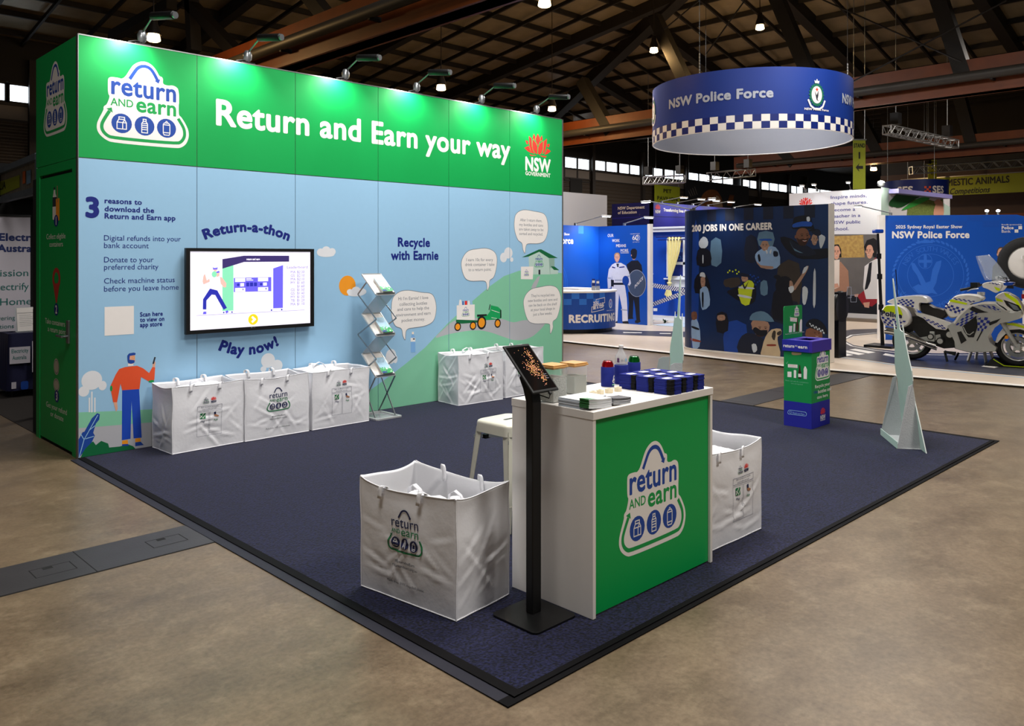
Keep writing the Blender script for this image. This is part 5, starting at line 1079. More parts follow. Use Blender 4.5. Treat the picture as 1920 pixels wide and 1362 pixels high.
# ---- recruiting walls
def arm_light(label, b, h, energy=0, aim=None, group='arm lights over the blue stands', big=1.):
    t = thing('arm_light', label, 'spotlight', b, group=group); b = Vector(b); h = Vector(h); d = (h-b).normalized()
    q = MB(); q.obox(b+Vector((0, 0, .034)), (.05*big, .05*big, .06*big), STEELG); obj('clamp', q, t)
    q = MB(); q.cyl(b+Vector((0, 0, .05)), h, .012*big, STEELG, n=8); obj('arm', q, t)
    q = MB(); f_ = Vector((d.x, d.y, -.05)).normalized(); q.obox(h+f_*.08*big, (.22*big, .09*big, .035*big), ALW, f_.to_track_quat('X', 'Z').to_matrix()); lh = obj('lamp_head', q, t, bevel=.01*big); q = MB(); q.obox(h+f_*.08*big-Vector((0, 0, .022*big)), (.18*big, .06*big, .012*big), LEDW, f_.to_track_quat('X', 'Z').to_matrix()); obj('lens', q, lh)
    if energy:
        l = bpy.data.lights.new('arm_beam', 'SPOT'); l.energy = energy; l.color = (.95, .97, 1); l.spot_size = math.radians(120); l.spot_blend = 1; l.shadow_soft_size = .06
        o = bpy.data.objects.new('arm_beam', l); C.objects.link(o); o.parent = t; loc = h+f_*.08*big-Vector((0, 0, .06)); o.location = loc-b; o.rotation_euler = (Vector(aim)-loc).to_track_quat('-Z', 'Y').to_euler()
LEDW = M('led_lens', '#f4f6ff', .4, emit=7, var=0)
RW = thing('recruiting_wall', 'bright blue corner wall with two printed officers behind the curved counter', 'display wall', (13, 6, .03))
q = MB(); q.box(9.2, 6.0, .03, 14.2, 6.1, 2.5, PBLUE); k = Ink(); FA = Path([(10.5, 6.0), (14.2, 6.0)])
k.text('2025 Sydney Royal Easter Show', *(2.566,2.249,None,0.06), WHITE, .03, align='R'); k.text('NSW Police Force', *(2.707,2.044,None,0.148), WHITE, .05, align='R')
c = (1.823,1.023)
for r_ in (.46, .52, .60, .66): k.ring(c[0], c[1], r_, .012, PLITE)
for i in range(9): k.rect(.1+i*.4, 2.3, .3+i*.4, 2.5, PLITE) if i % 2 else None
k.put(q, FA); obj('wall_panel', q, RW, fix=False)
q = MB(); q.box(14.2, 4.45, .03, 14.3, 6.1, 2.5, PBLUE); k = Ink(); FB = Path([(14.2, 6.0), (14.2, 4.45)])
CB = lambda s: s
for s, t4 in zip(('OUR', 'WORK', 'MEANS', 'MORE.'), [(0.299,2.223,0.491,0.073),(0.445,2.091,0.687,0.07),(0.576,1.96,0.889,0.072),(0.717,1.835,0.977,0.072)]): k.text(s, *t4, WHITE, .02)
k.stroke([(0.717,1.812),(0.977,1.811)], .012, WHITE)
k.text('60', *(1.085,2.134,1.273,0.113), WHITE, .01); k.text('CELEBRATING', *(1.012,2.277,1.31,0.018), WHITE, 0, res=1); k.text('years', *(1.099,2.073,1.301,0.026), WHITE, 0, res=1); k.ring(*(1.247,2.186,0.069,0.06)[:3], .008, WHITE, n=20)
UNW = M('uniform_white', '#e6e6ee', .6, var=.06); UNB = M('uniform_black', '#15171f', .6, var=.3, scale=12); HAIRB = M('hair_blonde', '#b08a5a', .6, var=.2); SHG = M('shield_print', '#4b586c', .3, var=.25, scale=3); REFL = M('reflective_band', '#aeb4c2', .5)
k.L = 2
def PP(st, m): k.poly(st, m)
PP([(0.909,1.518),(1.056,1.613),(1.258,1.625),(1.367,1.51),(1.396,1.359),(1.316,1.218),(0.997,1.165),(0.924,1.447)], UNB); PP([(0.953,0.834),(1.293,0.845),(1.321,0.147),(1.215,0.113),(1.172,0.443),(1.128,0.652),(1.099,0.182),(0.953,0.174),(0.983,0.553)], UNB); PP([(0.945,0.185),(1.108,0.201),(1.12,0.164),(0.95,0.15)], BKI); PP([(1.172,0.127),(1.321,0.171),(1.339,0.106),(1.253,0.06),(1.166,0.069)], BKI)
k.L = 3
e = (1.134,1.75,0.078,0.113); face(k, e[0], e[1], e[2], e[3], SKIN, UNB); PP([(1.041,1.766),(1.032,1.86),(1.085,1.914),(1.172,1.918),(1.23,1.871),(1.23,1.765),(1.207,1.836),(1.07,1.836)], UNB)
e = (1.222,1.053,0.277,0.332); k.L = 4; k.ell(e[0], e[1], e[2], SHG, rv=e[3], n=32); k.ring(e[0], e[1], e[2], .012, REFL, rv=e[3])
k.L = 5; k.text('POLICE', *(1.163,0.923,1.416,0.077), WHITE, .02, tilt=.95)
k.L = 4
PP([(0.445,1.515),(0.551,1.559),(0.732,1.56),(0.88,1.494),(0.983,1.33),(1.047,1.049),(0.997,0.987),(0.933,1.023),(0.85,1.234),(0.833,1.039),(0.448,1.03),(0.445,1.227),(0.4,0.914),(0.308,0.899),(0.293,1.152),(0.339,1.394)], UNW); PP([(0.43,1.011),(0.85,1.021),(0.915,0.668),(0.95,0.099),(0.776,0.079),(0.761,0.425),(0.672,0.778),(0.648,0.539),(0.618,0.061),(0.461,0.052)], UNW)
k.L = 5
PP([(0.415,1.049),(0.856,1.059),(0.856,1.007),(0.415,0.996)], BKI); PP([(0.773,0.079),(0.945,0.103),(0.992,0.016),(0.924,-0.016),(0.797,0.028)], BKI); PP([(0.57,0.063),(0.618,0.085),(0.618,0.001),(0.576,-0.009)], BKI); PP([(0.406,1.13),(0.506,1.12),(0.497,0.952),(0.415,0.957)], UNB)
e = (0.606,1.683,0.075,0.11); face(k, e[0], e[1], e[2], e[3], SKIN, HAIRB); PP([(0.521,1.683),(0.515,1.767),(0.567,1.815),(0.648,1.821),(0.696,1.778),(0.702,1.683),(0.672,1.75),(0.551,1.75)], HAIRB)
for s in [[(0.314,1.181),(0.415,1.183),(0.415,1.154),(0.314,1.152)],[(0.536,1.133),(0.761,1.137),(0.761,1.104),(0.536,1.099)],[(0.732,0.395),(0.933,0.385),(0.936,0.353),(0.732,0.362)],[(0.909,1.23),(1.012,1.248),(1.021,1.218),(0.915,1.197)]]: PP(s, REFL)
PP([(0.445,1.467),(0.551,1.444),(0.551,1.42),(0.445,1.431)], NAVY); PP([(0.672,1.457),(0.835,1.475),(0.85,1.447),(0.678,1.431)], NAVY); PP([(0.582,1.54),(0.666,1.54),(0.648,1.445),(0.612,1.456)], INKB)
e = (0.879,1.111,0.106,0.123); k.ell(e[0], e[1], e[2], BLUE, rv=e[3])
k.put(q, FB, dz=.0006, clip=(0, 1.55, .032, 2.5)); obj('wall_panel', q, RW, fix=False)
q = MB(); q.box(14.19, 4.37, .03, 14.31, 4.45, 2.52, EDGEW); obj('edge_post', q, RW)
a, b = (13.35,14.149)
arm_light('long arm light on top of the blue wall in front of the grey panel', (a, 6.05, 2.5), (a+.35, 5.45, 2.74), 70, (a+.2, 6.0, 1.6), big=1.1)
arm_light('long arm light on top of the wall with two printed officers', (14.25, 5.2, 2.5), (14.35, 4.62, 2.70), 70, (14.2, 5.2, 1.5), big=1.1)

# ---- curved reception counter
RCp = [(11.092,5.82),(11.018,5.721),(10.955,5.614),(10.904,5.501),(10.867,5.384),(10.842,5.262),(10.831,5.139),(10.833,5.015),(10.849,4.893),(10.879,4.772),(10.922,4.656),(10.977,4.546),(11.044,4.442),(11.122,4.346),(11.21,4.259),(11.308,4.183),(11.413,4.117),(11.524,4.064),(11.641,4.023),(11.762,3.996),(11.885,3.982),(12.009,3.982),(12.132,3.995),(12.252,4.022),(12.37,4.062),(12.482,4.114),(12.587,4.179),(12.685,4.255),(12.774,4.341),(12.852,4.436),(12.92,4.54)]; FRC = Path(RCp); LR = FRC.length(); ccx, ccy = 11.95, 5.1
RT_ = thing('reception_counter', 'curved blue counter with white top and recruiting lettering', 'counter', (ccx, ccy, .03))
poly = list(RCp); P_ = lambda u, v, h: (u, v, h)
inn = [(ccx+(a-ccx)*.93, ccy+(b-ccy)*.93) for a, b in poly]
q = MB(); q.prism(inn, P_, .03, .12, BLACK); obj('plinth', q, RT_)
q = MB(); q.prism(poly, P_, .12, .92, M('counter_blue', '#0c49a8', .45, var=.05)); k = Ink()
u0 = 1.525
for i in range(-3, 6):
    for j in range(2):
        if (i+j) % 2: k.rect(u0+i*.17, .92-.13*(j+1), u0+(i+1)*.17, .92-.13*j, PLITE)
k.L = 2
k.text('RECRUITING NOW', *(1.636,0.278,None,0.157), WHITE, .05)
for s, qd in zip(('YOU', 'SHOULD', 'BE A COP'), [(2.198,0.662,2.341,0.058),(2.198,0.613,2.498,0.051),(2.198,0.555,2.511,0.054)]): k.text(s, *qd, WHITE, .05, tilt=.12, res=2)
k.stroke([(2.276,0.735),(2.276,0.772),(2.538,0.809),(2.538,0.695),(2.492,0.69)], .012, WHITE); k.stroke([(2.193,0.613),(2.164,0.609),(2.157,0.494),(2.505,0.544),(2.505,0.571)], .012, WHITE)
def emblem(k, u, v, s, leaf, inn_, mark):
    """crowned oval badge: wreath, oval, spread bird, scroll"""
    L0 = k.L; k.ell(u, v, .40*s, leaf, rv=.52*s, n=26)
    for i in range(22):
        a = 2*PI*i/22; k.ell(u+.41*s*math.cos(a), v+.53*s*math.sin(a), .055*s, leaf, rv=.04*s, n=8, rot=a)
    k.L = L0+1; k.ell(u, v, .31*s, inn_, rv=.42*s, n=26); k.L = L0+2
    k.poly([(u-.14*s, v+.2*s), (u-.02*s, v-.02*s), (u+.10*s, v+.24*s), (u+.08*s, v-.05*s), (u+.03*s, v-.22*s), (u+.12*s, v-.3*s), (u-.02*s, v-.26*s), (u-.06*s, v-.12*s)], mark)
    k.rect(u-.03*s, v+.17*s, u+.03*s, v+.34*s, RED); k.rect(u-.08*s, v+.23*s, u+.08*s, v+.28*s, RED)
    k.poly([(u-.12*s, v+.56*s), (u+.12*s, v+.56*s), (u+.15*s, v+.70*s), (u+.06*s, v+.66*s), (u, v+.78*s), (u-.06*s, v+.66*s), (u-.15*s, v+.70*s)], inn_)
    k.stroke([(u-.5*s, v-.25*s), (u-.36*s, v-.55*s), (u-.16*s, v-.68*s), (u+.16*s, v-.68*s), (u+.36*s, v-.55*s), (u+.5*s, v-.25*s)], .09*s, inn_); k.L = L0
e = (2.782,0.664,0.143,0.137); emblem(k, e[0], e[1], e[3]*1.35, WHITE, PLITE, WHITE)
k.text('NSW Police Force', *(2.616,0.503,2.957,0.017), WHITE, .02, res=1)
k.put(q, FRC, off=.002, dz=.001, cut=.08); obj('body', q, RT_, fix=False)
oc = [(ccx+(a-ccx)*1.03, ccy+(b-ccy)*1.03) for a, b in poly]
q = MB(); q.prism(oc, P_, .92, .955, EDGEW); obj('top', q, RT_)
for i, (p, hh, lab) in enumerate((((12.013,4.351,0.95), .26, 'dark brochure holder on the curved counter, leaning left'), ((12.082,4.283,0.95), .24, 'clear brochure holder with blue leaflets on the curved counter'))):
    t = thing('brochure_holder', lab, 'brochure holder', (p[0], p[1], .955), math.radians(-45), 'brochure holders on the curved counter')
    q = MB(); q.box(-.042, -.05, 0, .042, .07, .02, CLR); q.box(-.042, .05, 0, .042, .06, hh*.7, CLR); q.box(-.042, -.04, 0, .042, -.035, .1, CLR); obj('holder', q, t, local=True)
    q = MB(); q.obox((0, .02, hh*.55), (.075, .02, hh*.9), PDARK if i == 0 else BLUE, Matrix.Rotation(-.15, 3, 'X')); q.obox((0, .008, hh*.75), (.06, .02, hh*.2), WHITE, Matrix.Rotation(-.15, 3, 'X')); obj('leaflets', q, t, local=True)
q = MB(); q.box(11.9, 4.7, .955, 12.6, 5.5, .985, EDGEW); solo('counter_riser', q, 'low white shelf board lying on the curved blue counter', 'shelf', base=(12.2, 5.1, .955))

# ---- staged house room with broken window
HB = M('house_set_blue', '#0b46b4', .5, var=.06, scale=3); HW_ = M('house_trim_white', '#e7ebf2', .45, var=.02)
HSET = thing('house_set_wall', 'blue staged room wall with white window, cornice and skirting', 'display wall', (15.7, 4, .03)); FH = Path([(15.65, 6.0), (15.65, 2.0)])
q = MB(); q.box(15.65, 1.6, .031, 15.75, 7.0, 2.5, HB); k = Ink()
for s in [(1.433,0.255,0.032,0.041),(1.746,0.341,0.036,0.044),(1.494,0.632,0.037,0.027)]: k.ell(s[0], s[1], s[2]*2, PDARK, rv=s[3], n=9)
k.poly([(0.687,0.346),(0.811,0.351),(0.811,0.274),(0.687,0.268)], HW_); k.put(q, FH, off=.002); obj('wall_panel', q, HSET, fix=False)
a = [2.479,2.367,0.13,-0.01]
q = MB(); q.box(15.58, 1.6, a[1], 15.65, 7.0, a[0], HW_); q.box(15.55, 1.6, (a[0]+a[1])/2+.03, 15.58, 7.0, a[0]+.02, HW_); obj('cornice', q, HSET)
q = MB(); q.box(15.60, 1.6, .03, 15.65, 7.0, .17, HW_); q.box(15.58, 1.6, .03, 15.6, 7.0, .08, HW_); obj('skirting', q, HSET)
wz = [(1.223,2.184),(1.223,1.195),(1.664,1.545),(1.919,1.207),(1.223,0.93)]
q = MB(); y1, y0 = 6-wz[0][0]+.04, 3.1; zt, zb = wz[0][1], wz[1][1]; mu = 6-1.696; mv = wz[2][1]
FT = lambda y0_, y1_, z0_, z1_: q.box(15.59, y0_, z0_, 15.66, y1_, z1_, HW_)
FT(y0, y1, zt-.04, zt+.03); FT(y0, y1, zb-.05, zb+.02); FT(mu-.05, mu+.05, zb, zt); FT(y0, y1, mv-.035, mv+.035); FT(y1-.03, y1+.04, zb, zt); FT(y0-.05, y0+.03, zb, zt); q.box(15.54, y0-.1, zb-.07, 15.66, y1+.1, zb-.04, HW_)
wf = obj('window_frame', q, HSET); q = MB(); q.box(15.63, y0, zb, 15.645, y1, zt, M('dark_glass', '#20348c', .08, var=.3, scale=1.5, coat=.6)); k = Ink()
for s, p, m_ in (('ate', (1.664,1.834), 1), ('school', (1.664,1.641), 1)):
    vs, fs = glyphs(s, 0, 2); k.raw([(p[0]-x*.22, p[1]+y*.22) for x, y in vs], fs, PLITE)  # mirrored letters painted on the pane as a reflection in the glass
k.put(q, Path([(15.63, 6.0), (15.63, 2.0)]), off=.001); obj('glass_pane', q, wf, fix=False)
q = MB(); q.box(15.60, y0, wz[4][1], 15.655, y1, zb-.05, HW_); obj('apron_panel', q, HSET)
q = MB(); q.box(14.32, 1.6, .031, 15.58, 4.37, .04, M('set_floor_white', '#cfe0ee', .35, var=.08)); obj('set_floor', q, HSET)
CU = M('yellow_curtain_cloth', '#efe3a0', .8, var=.06); CT = thing('curtain', 'pale yellow curtain gathered by a tie, hanging beside the staged window', 'curtain', (15.5, 4.8, 2.2))
rowsL = [(1.267,2.226),(1.269,1.852),(1.275,1.49),(1.287,1.2),(1.298,1.032),(1.229,0.861),(1.171,0.726),(1.272,0.645)]
rowsR = [(1.698,2.218),(1.644,1.85),(1.517,1.492),(1.402,1.202),(1.362,1.033),(1.379,0.865),(1.402,0.77),(1.425,0.651)]
def cur(u, v):
    t = v*(len(rowsL)-1); i = min(int(t), len(rowsL)-2); f = t-i; l = Vector(rowsL[i]).lerp(Vector(rowsL[i+1]), f); r_ = Vector(rowsR[i]).lerp(Vector(rowsR[i+1]), f)
    p = l.lerp(r_, u); wd = (r_-l).length; return (15.45+.18*wd*math.sin(u*PI*9)*.35, 6-p.x, p.y)
q = MB(); q.grid(cur, 54, 28, CU); o = obj('cloth', q, CT, fix=False); sd = o.modifiers.new('t', 'SOLIDIFY'); sd.thickness = .006
q = MB(); z_ = rowsL[0][1]; q.cyl((15.45, 6-rowsL[0][0]+.35, z_+.01), (15.45, 2.6, z_+.01), .018, PDARK); q.cyl((15.45, 6-rowsL[0][0]+.3, z_-.07), (15.45, 2.6, z_-.07), .014, PDARK); obj('rod', q, CT)
q = MB(); p = Vector(rowsL[4]).lerp(Vector(rowsR[4]), .5); q.lathe([(.05, -.03), (.065, 0), (.05, .03)], (15.45, 6-p.x, p.y), CU, n=12, caps=False); obj('tie', q, CT)
def tape(label, a, b, X=15.05):
    q = MB(); d = Vector(b)-Vector(a); n = 26; h = .11; k = Ink(); L_ = d.length
    F_ = lambda u, v, w=0: (X-w, 6-(a[0]+d.x*u/L_), a[1]+d.y*u/L_+v)
    q.add([F_(0, -h/2), F_(L_, -h/2), F_(L_, h/2), F_(0, h/2), F_(0, -h/2, -.003), F_(L_, -h/2, -.003), F_(L_, h/2, -.003), F_(0, h/2, -.003)], [(0,1,2,3), (7,6,5,4), (0,4,5,1), (1,5,6,2), (2,6,7,3), (3,7,4,0)], EDGEW)
    checks(k, (0, -h/2), (L_, -h/2), (L_, h/2), (0, h/2), n*2, 3, PDARK); k.put(q, F_, off=.001); solo('barrier_tape', q, label, 'tape', 'checkered tapes across the staged room', fix=False)
HTU = lambda p: p
ta = [(0.666,1.025),(2.363,0.846),(0.666,0.326),(2.363,0.919)]
tape('blue and white checkered tape sloping down to the right across the staged window', ta[0], ta[1]); tape('blue and white checkered tape rising to the right below the staged window', ta[2], ta[3], 14.98)
SHB = thing('wall_shelf', 'small white shelf with a helmet and trailing plant in the staged room', 'shelf', (15.5, 5.35, 1.2)); c = (5.455,1.268)
q = MB(); q.box(15.27, c[0]-.14, c[1]-.02, 15.65, c[0]+.2, c[1], HW_); obj('board', q, SHB)
HEL = M('helmet_yellow_green', '#a9b06a', .3, var=.2); LEAF = M('leaf_dark', '#1f4a32', .6, var=.3)
t = thing('helmet', 'yellow green helmet on the small shelf in the staged room', 'helmet', (15.45, c[0], c[1])); q = MB(); q.lathe([(.13, 0), (.135, .03), (.11, .12), (.06, .17), (.01, .185)], (15.45, c[0], c[1]), HEL, n=16); q.lathe([(.12, .0), (.17, .012), (.17, .02), (.12, .025)], (15.45, c[0], c[1]), HEL, n=16); obj('shell', q, t)
def leaves(q, ctr, n, r_, seed, drop=0):
    rd = random.Random(seed)
    for i in range(n):
        a = rd.uniform(0, 2*PI); l = rd.uniform(.5, 1)*r_; p = Vector(ctr); d = Vector((math.cos(a), math.sin(a), rd.uniform(-.2, .8)-drop)).normalized(); s = d.cross(Vector((0, 0, 1)))*l*.18
        q.add([p, p+d*l*.5+s, p+d*l, p+d*l*.5-s], [(0, 1, 2, 3)], LEAF)
q = MB(); leaves(q, (15.36, c[0], c[1]-.02), 26, .27, 3, 1.6); leaves(q, (15.36, c[0]-.06, c[1]-.2), 16, .22, 5, 1.4); o = obj('trailing_leaves', q, SHB, fix=False); o['kind'] = 'stuff'
for p, s, l in (((14.763,4.78,0.04), .2, 'green plant fallen on the white set floor beside the white post'), ((15.173,4.613,0.04), .16, 'dark plant lying on the white set floor below the curtain')):
    q = MB(); leaves(q, (p[0]+.0, p[1], .05), 26, s, int(p[1]*10)); q.cyl((p[0], p[1], .041), (p[0], p[1], .06), .03, LEAF, n=8); solo('fallen_plant', q, l, 'plant', 'fallen plants on the set floor', base=(p[0], p[1], .041), fix=False)

# ---- dark photo wall, curved at its far end
NB_ = M('montage_navy', '#071228', .4, var=.0, scale=.9, hex2='#12366f'); MOp = [(11.3,1.12),(10.95,1.12),(10.864,1.113),(10.78,1.093),(10.7,1.06),(10.627,1.015),(10.561,0.959),(10.505,0.893),(10.46,0.82),(10.427,0.74),(10.407,0.656),(10.4,0.57),(10.4,-1.8)]; FM = Path(MOp)
back = [(a+.0, b) for a, b in []]
MW = thing('montage_wall', 'dark photo wall of police jobs with white headline, curved at its far end', 'display wall', (10.5, -.3, .03))
pol = MOp+[(10.55, -1.8)]+[(10.95+.40*math.cos(math.radians(180-9*i)), .57+.40*math.sin(math.radians(180-9*i))) for i in range(11)]+[(11.3, .97)]
q = MB(); q.prism(pol, lambda u, v, h: (u, v, h), .06, 2.55, NB_); k = Ink()
LM = FM.length()
k.L = 8; k.text('200 JOBS IN ONE CAREER', *(1.057,2.172,2.633,0.106), WHITE, .05)
mc = lambda h, n, v=.2: M('photo_'+n, h, .5, var=v, scale=6)
mk = {'d': mc('#0b1020', 'nearblack'), 'n': mc('#131c33', 'navy'), 'b': mc('#1d4fae', 'blueband'), 'f': mc('#7a5240', 'face'), 'g': mc('#a88572', 'skin'), 's': mc('#8fb0da', 'shirt'), 'w': mc('#c9d2dc', 'pale'), 'y': mc('#c4d62e', 'hivis'), 'h': mc('#5d7f9c', 'window'), 't': mc('#3a3330', 'tan'), 'c': mc('#c9b596', 'dog'), 'r': mc('#8a3a2a', 'collar'), 'u': mc('#10409a', 'glow')}  # darkest tone prints black caps, hair and dark clothing
k.L = 2
def FG(st, c, sm=2):
    k.poly(spline(st, sm), mk[c])
for lv, c, st in [(1,'h',[(1.461,1.994),(1.655,2.012),(1.667,1.608),(1.473,1.564)]),(1,'t',[(2.736,1.573),(3.095,1.605),(3.105,0.945),(2.736,0.929)]),(1,'w',[(3.34,1.461),(3.375,1.471),(3.371,0.956),(3.33,0.944)]),(1,'h',[(2.385,2.124),(2.639,2.119),(2.639,1.896),(2.385,1.899)]),(1,'u',[(1.775,0.573),(2.148,0.552),(2.102,0.134),(1.727,0.04)]),(2,'d',[(2.768,2.035),(2.959,2.012),(3.27,1.831),(3.569,1.849),(3.569,1.695),(3.27,1.675),(3.064,1.694),(2.854,1.854)]),(2,'n',[(2.928,1.993),(3.064,1.912),(3.239,1.89),(3.391,1.753),(3.064,1.734)]),(4,'d',[(2.985,2.167),(2.993,2.28),(3.022,2.358),(3.167,2.382),(3.28,2.369),(3.314,2.27),(3.361,2.146),(3.3,2.159)]),(5,'b',[(2.993,2.246),(3.147,2.285),(3.306,2.27),(3.306,2.202),(3.147,2.206),(2.997,2.19)]),(5,'w',[(3.225,2.351),(3.274,2.355),(3.28,2.29),(3.233,2.286)]),(4,'n',[(3.306,2.104),(3.35,2.158),(3.441,2.144),(3.461,2.062),(3.391,2.048)]),(3,'w',[(3.431,2.063),(3.52,2.042),(3.53,1.984),(3.471,1.849),(3.441,1.888)]),(4,'h',[(2.379,1.997),(2.414,2.087),(2.529,2.105),(2.6,2.048),(2.613,1.973),(2.507,1.999)]),(3,'s',[(2.32,1.755),(2.419,1.837),(2.617,1.892),(2.736,1.815),(2.768,1.583),(2.617,1.501),(2.419,1.54),(2.329,1.652)]),(4,'g',[(2.329,1.652),(2.419,1.571),(2.639,1.552),(2.617,1.508),(2.419,1.53)]),(5,'n',[(2.65,1.805),(2.725,1.795),(2.73,1.724),(2.656,1.718)]),(2,'w',[(1.213,1.975),(1.301,2.072),(1.387,2.027),(1.4,1.919),(1.313,1.855),(1.233,1.888)]),(2,'d',[(1.186,1.823),(1.313,1.866),(1.449,1.8),(1.449,1.564),(1.173,1.562)]),(3,'w',[(1.288,1.736),(1.308,1.736),(1.308,1.606),(1.288,1.606)]),(2,'d',[(1.119,1.299),(1.238,1.432),(1.363,1.391),(1.437,1.22),(1.424,1.09),(1.133,1.059)]),(3,'g',[(1.251,1.335),(1.338,1.347),(1.338,1.196),(1.268,1.172)]),(4,'w',[(1.233,1.367),(1.251,1.428),(1.325,1.429),(1.35,1.347),(1.288,1.357)]),(3,'s',[(1.238,1.128),(1.363,1.186),(1.424,1.069),(1.437,0.854),(1.288,0.761),(1.251,0.911)]),(2,'s',[(1.034,0.551),(1.16,0.603),(1.238,0.39),(1.226,0.107),(1.072,0.071)]),(3,'r',[(1.022,0.242),(1.238,0.216),(1.238,0.184),(1.022,0.198)]),(3,'f',[(1.041,0.705),(1.16,0.722),(1.173,0.603),(1.057,0.574)]),(2,'d',[(1.799,1.123),(2.033,1.203),(2.194,1.28),(2.329,1.2),(2.307,0.953),(2.125,0.904),(1.822,1.06)]),(3,'g',[(2.061,1.381),(2.175,1.372),(2.171,1.3),(2.079,1.287)]),(4,'n',[(2.021,1.401),(2.056,1.439),(2.205,1.404),(2.205,1.367),(2.056,1.377)]),(3,'y',[(2.021,1.182),(2.194,1.317),(2.296,1.251),(2.266,1.147),(2.205,0.897),(2.056,0.912),(1.998,1.129)]),(2,'t',[(1.799,1.271),(2.01,1.359),(2.033,1.234),(1.846,1.166)]),(3,'d',[(2.65,1.108),(2.768,1.172),(2.959,1.117),(2.98,0.701),(2.639,0.683)]),(4,'d',[(2.682,1.25),(2.747,1.362),(2.875,1.394),(2.959,1.336),(2.959,1.217),(2.854,1.114),(2.725,1.13)]),(4,'d',[(2.65,1.381),(2.715,1.416),(2.779,1.383),(2.725,1.332)]),(4,'g',[(2.934,1.316),(2.985,1.297),(3.006,1.159),(2.938,1.157)]),(5,'w',[(2.913,1.206),(2.997,1.238),(3.006,1.159),(2.949,1.117)]),(4,'g',[(2.976,1.194),(3.136,1.419),(3.188,1.537),(3.259,1.567),(3.219,1.459),(3.064,1.22),(3.022,1.169)]),(5,'w',[(3.151,1.438),(3.184,1.537),(3.253,1.561),(3.208,1.469)]),(4,'w',[(3.157,1.212),(3.219,1.224),(3.249,1.146),(3.208,0.949),(3.157,0.966)]),(2,'d',[(1.583,0.711),(1.775,0.721),(1.799,0.426),(1.583,0.391)]),(3,'g',[(1.595,0.68),(1.727,0.697),(1.739,0.613),(1.607,0.595)]),(2,'n',[(2.01,0.273),(2.148,0.407),(2.374,0.381),(2.507,0.268),(2.529,0.046),(2.01,0.043)]),(3,'g',[(2.239,0.578),(2.329,0.645),(2.551,0.617),(2.573,0.496),(2.485,0.389),(2.329,0.399)]),(4,'d',[(2.329,0.522),(2.419,0.476),(2.54,0.484),(2.507,0.39),(2.352,0.39),(2.273,0.477)]),(5,'h',[(2.212,0.639),(2.262,0.745),(2.419,0.798),(2.551,0.759),(2.665,0.634),(2.507,0.631),(2.329,0.635)]),(3,'w',[(2.251,0.218),(2.329,0.234),(2.352,0.133),(2.284,0.087)]),(5,'c',[(2.437,0.014),(2.446,0.182),(2.507,0.37),(2.617,0.499),(2.779,0.52),(2.79,0.43),(2.725,0.385),(2.736,0.265),(2.768,0.027)]),(6,'r',[(2.54,0.246),(2.687,0.258),(2.687,0.229),(2.54,0.218)]),(6,'t',[(2.715,0.455),(2.786,0.49),(2.786,0.43),(2.725,0.409)]),(3,'f',[(3.219,0.537),(3.431,0.59),(3.49,0.439),(3.391,0.393),(3.229,0.381)]),(4,'d',[(3.208,0.596),(3.27,0.697),(3.411,0.715),(3.53,0.615),(3.569,0.483),(3.471,0.515),(3.31,0.563)])]:
    k.L = lv; FG(st, c, 2)
for (cx, cy, rx, ry), tn, lk, bd in zip([(3.156,2.038,0.119,0.141),(3.356,1.986,0.052,0.089),(2.494,1.897,0.075,0.086),(1.293,1.256,0.037,0.073),(2.12,1.336,0.051,0.05),(2.413,0.496,0.138,0.127),(3.37,0.479,0.088,0.082),(1.661,0.651,0.062,0.043),(1.095,0.638,0.049,0.057)], 'fgggggfgf', (.3, .3, 0, 0, -.3, .3, .3, 0, 0), (1, 0, 0, 0, 0, 1, 0, 0, 0)):
    face(k, cx, cy, rx, ry, mk[tn], None, lk, bool(bd), L=3.2)
for lv, c, st in [(6,'d',[(3.28,2.148),(3.361,2.158),(3.371,2.132),(3.27,2.121)]),(6,'b',[(2.401,2.011),(2.595,2.014),(2.617,1.981),(2.419,1.988)]),(6,'w',[(2.507,1.836),(2.551,1.795),(2.529,1.755)]),(6,'w',[(2.617,1.846),(2.578,1.791),(2.604,1.759)]),(6,'d',[(2.363,1.735),(2.397,1.755),(2.419,1.653),(2.385,1.632)]),(6,'w',[(2.033,1.203),(2.284,1.189),(2.28,1.162),(2.028,1.171)]),(6,'w',[(2.01,1.067),(2.239,1.033),(2.228,1.001),(2.01,1.029)]),(6,'n',[(2.091,1.298),(2.125,1.195),(2.194,1.3),(2.171,1.238),(2.125,1.153),(2.079,1.235)]),(6,'d',[(1.276,1.064),(1.313,1.065),(1.308,0.827),(1.283,0.826)]),(6,'d',[(1.057,0.465),(1.213,0.432),(1.208,0.399),(1.054,0.431)]),(6,'h',[(2.938,1.973),(3.001,1.853),(3.167,1.773),(3.022,1.813)]),(6,'h',[(2.463,1.194),(2.507,1.195),(2.518,1.134),(2.452,1.132)]),(1.2,'n',[(2.148,2.046),(2.329,2.043),(2.374,1.653),(2.125,1.652)]),(1.2,'h',[(2.419,1.284),(2.529,1.307),(2.54,1.084),(2.419,1.08)]),(1.2,'t',[(1.727,1.312),(2.01,1.359),(2.01,1.234),(1.751,1.185)]),(1.2,'u',[(1.072,2.131),(1.213,2.127),(1.186,0.082),(1.041,0.068)]),(1.2,'n',[(2.639,0.925),(3.064,0.982),(3.064,0.626),(2.639,0.642)]),(6,'t',[(2.617,0.378),(2.65,0.481),(2.693,0.464),(2.671,0.321)]),(6,'w',[(2.262,0.198),(2.318,0.213),(2.329,0.162),(2.28,0.123)])]:
    k.L = lv; k.poly(spline(st, 2), mk[c])
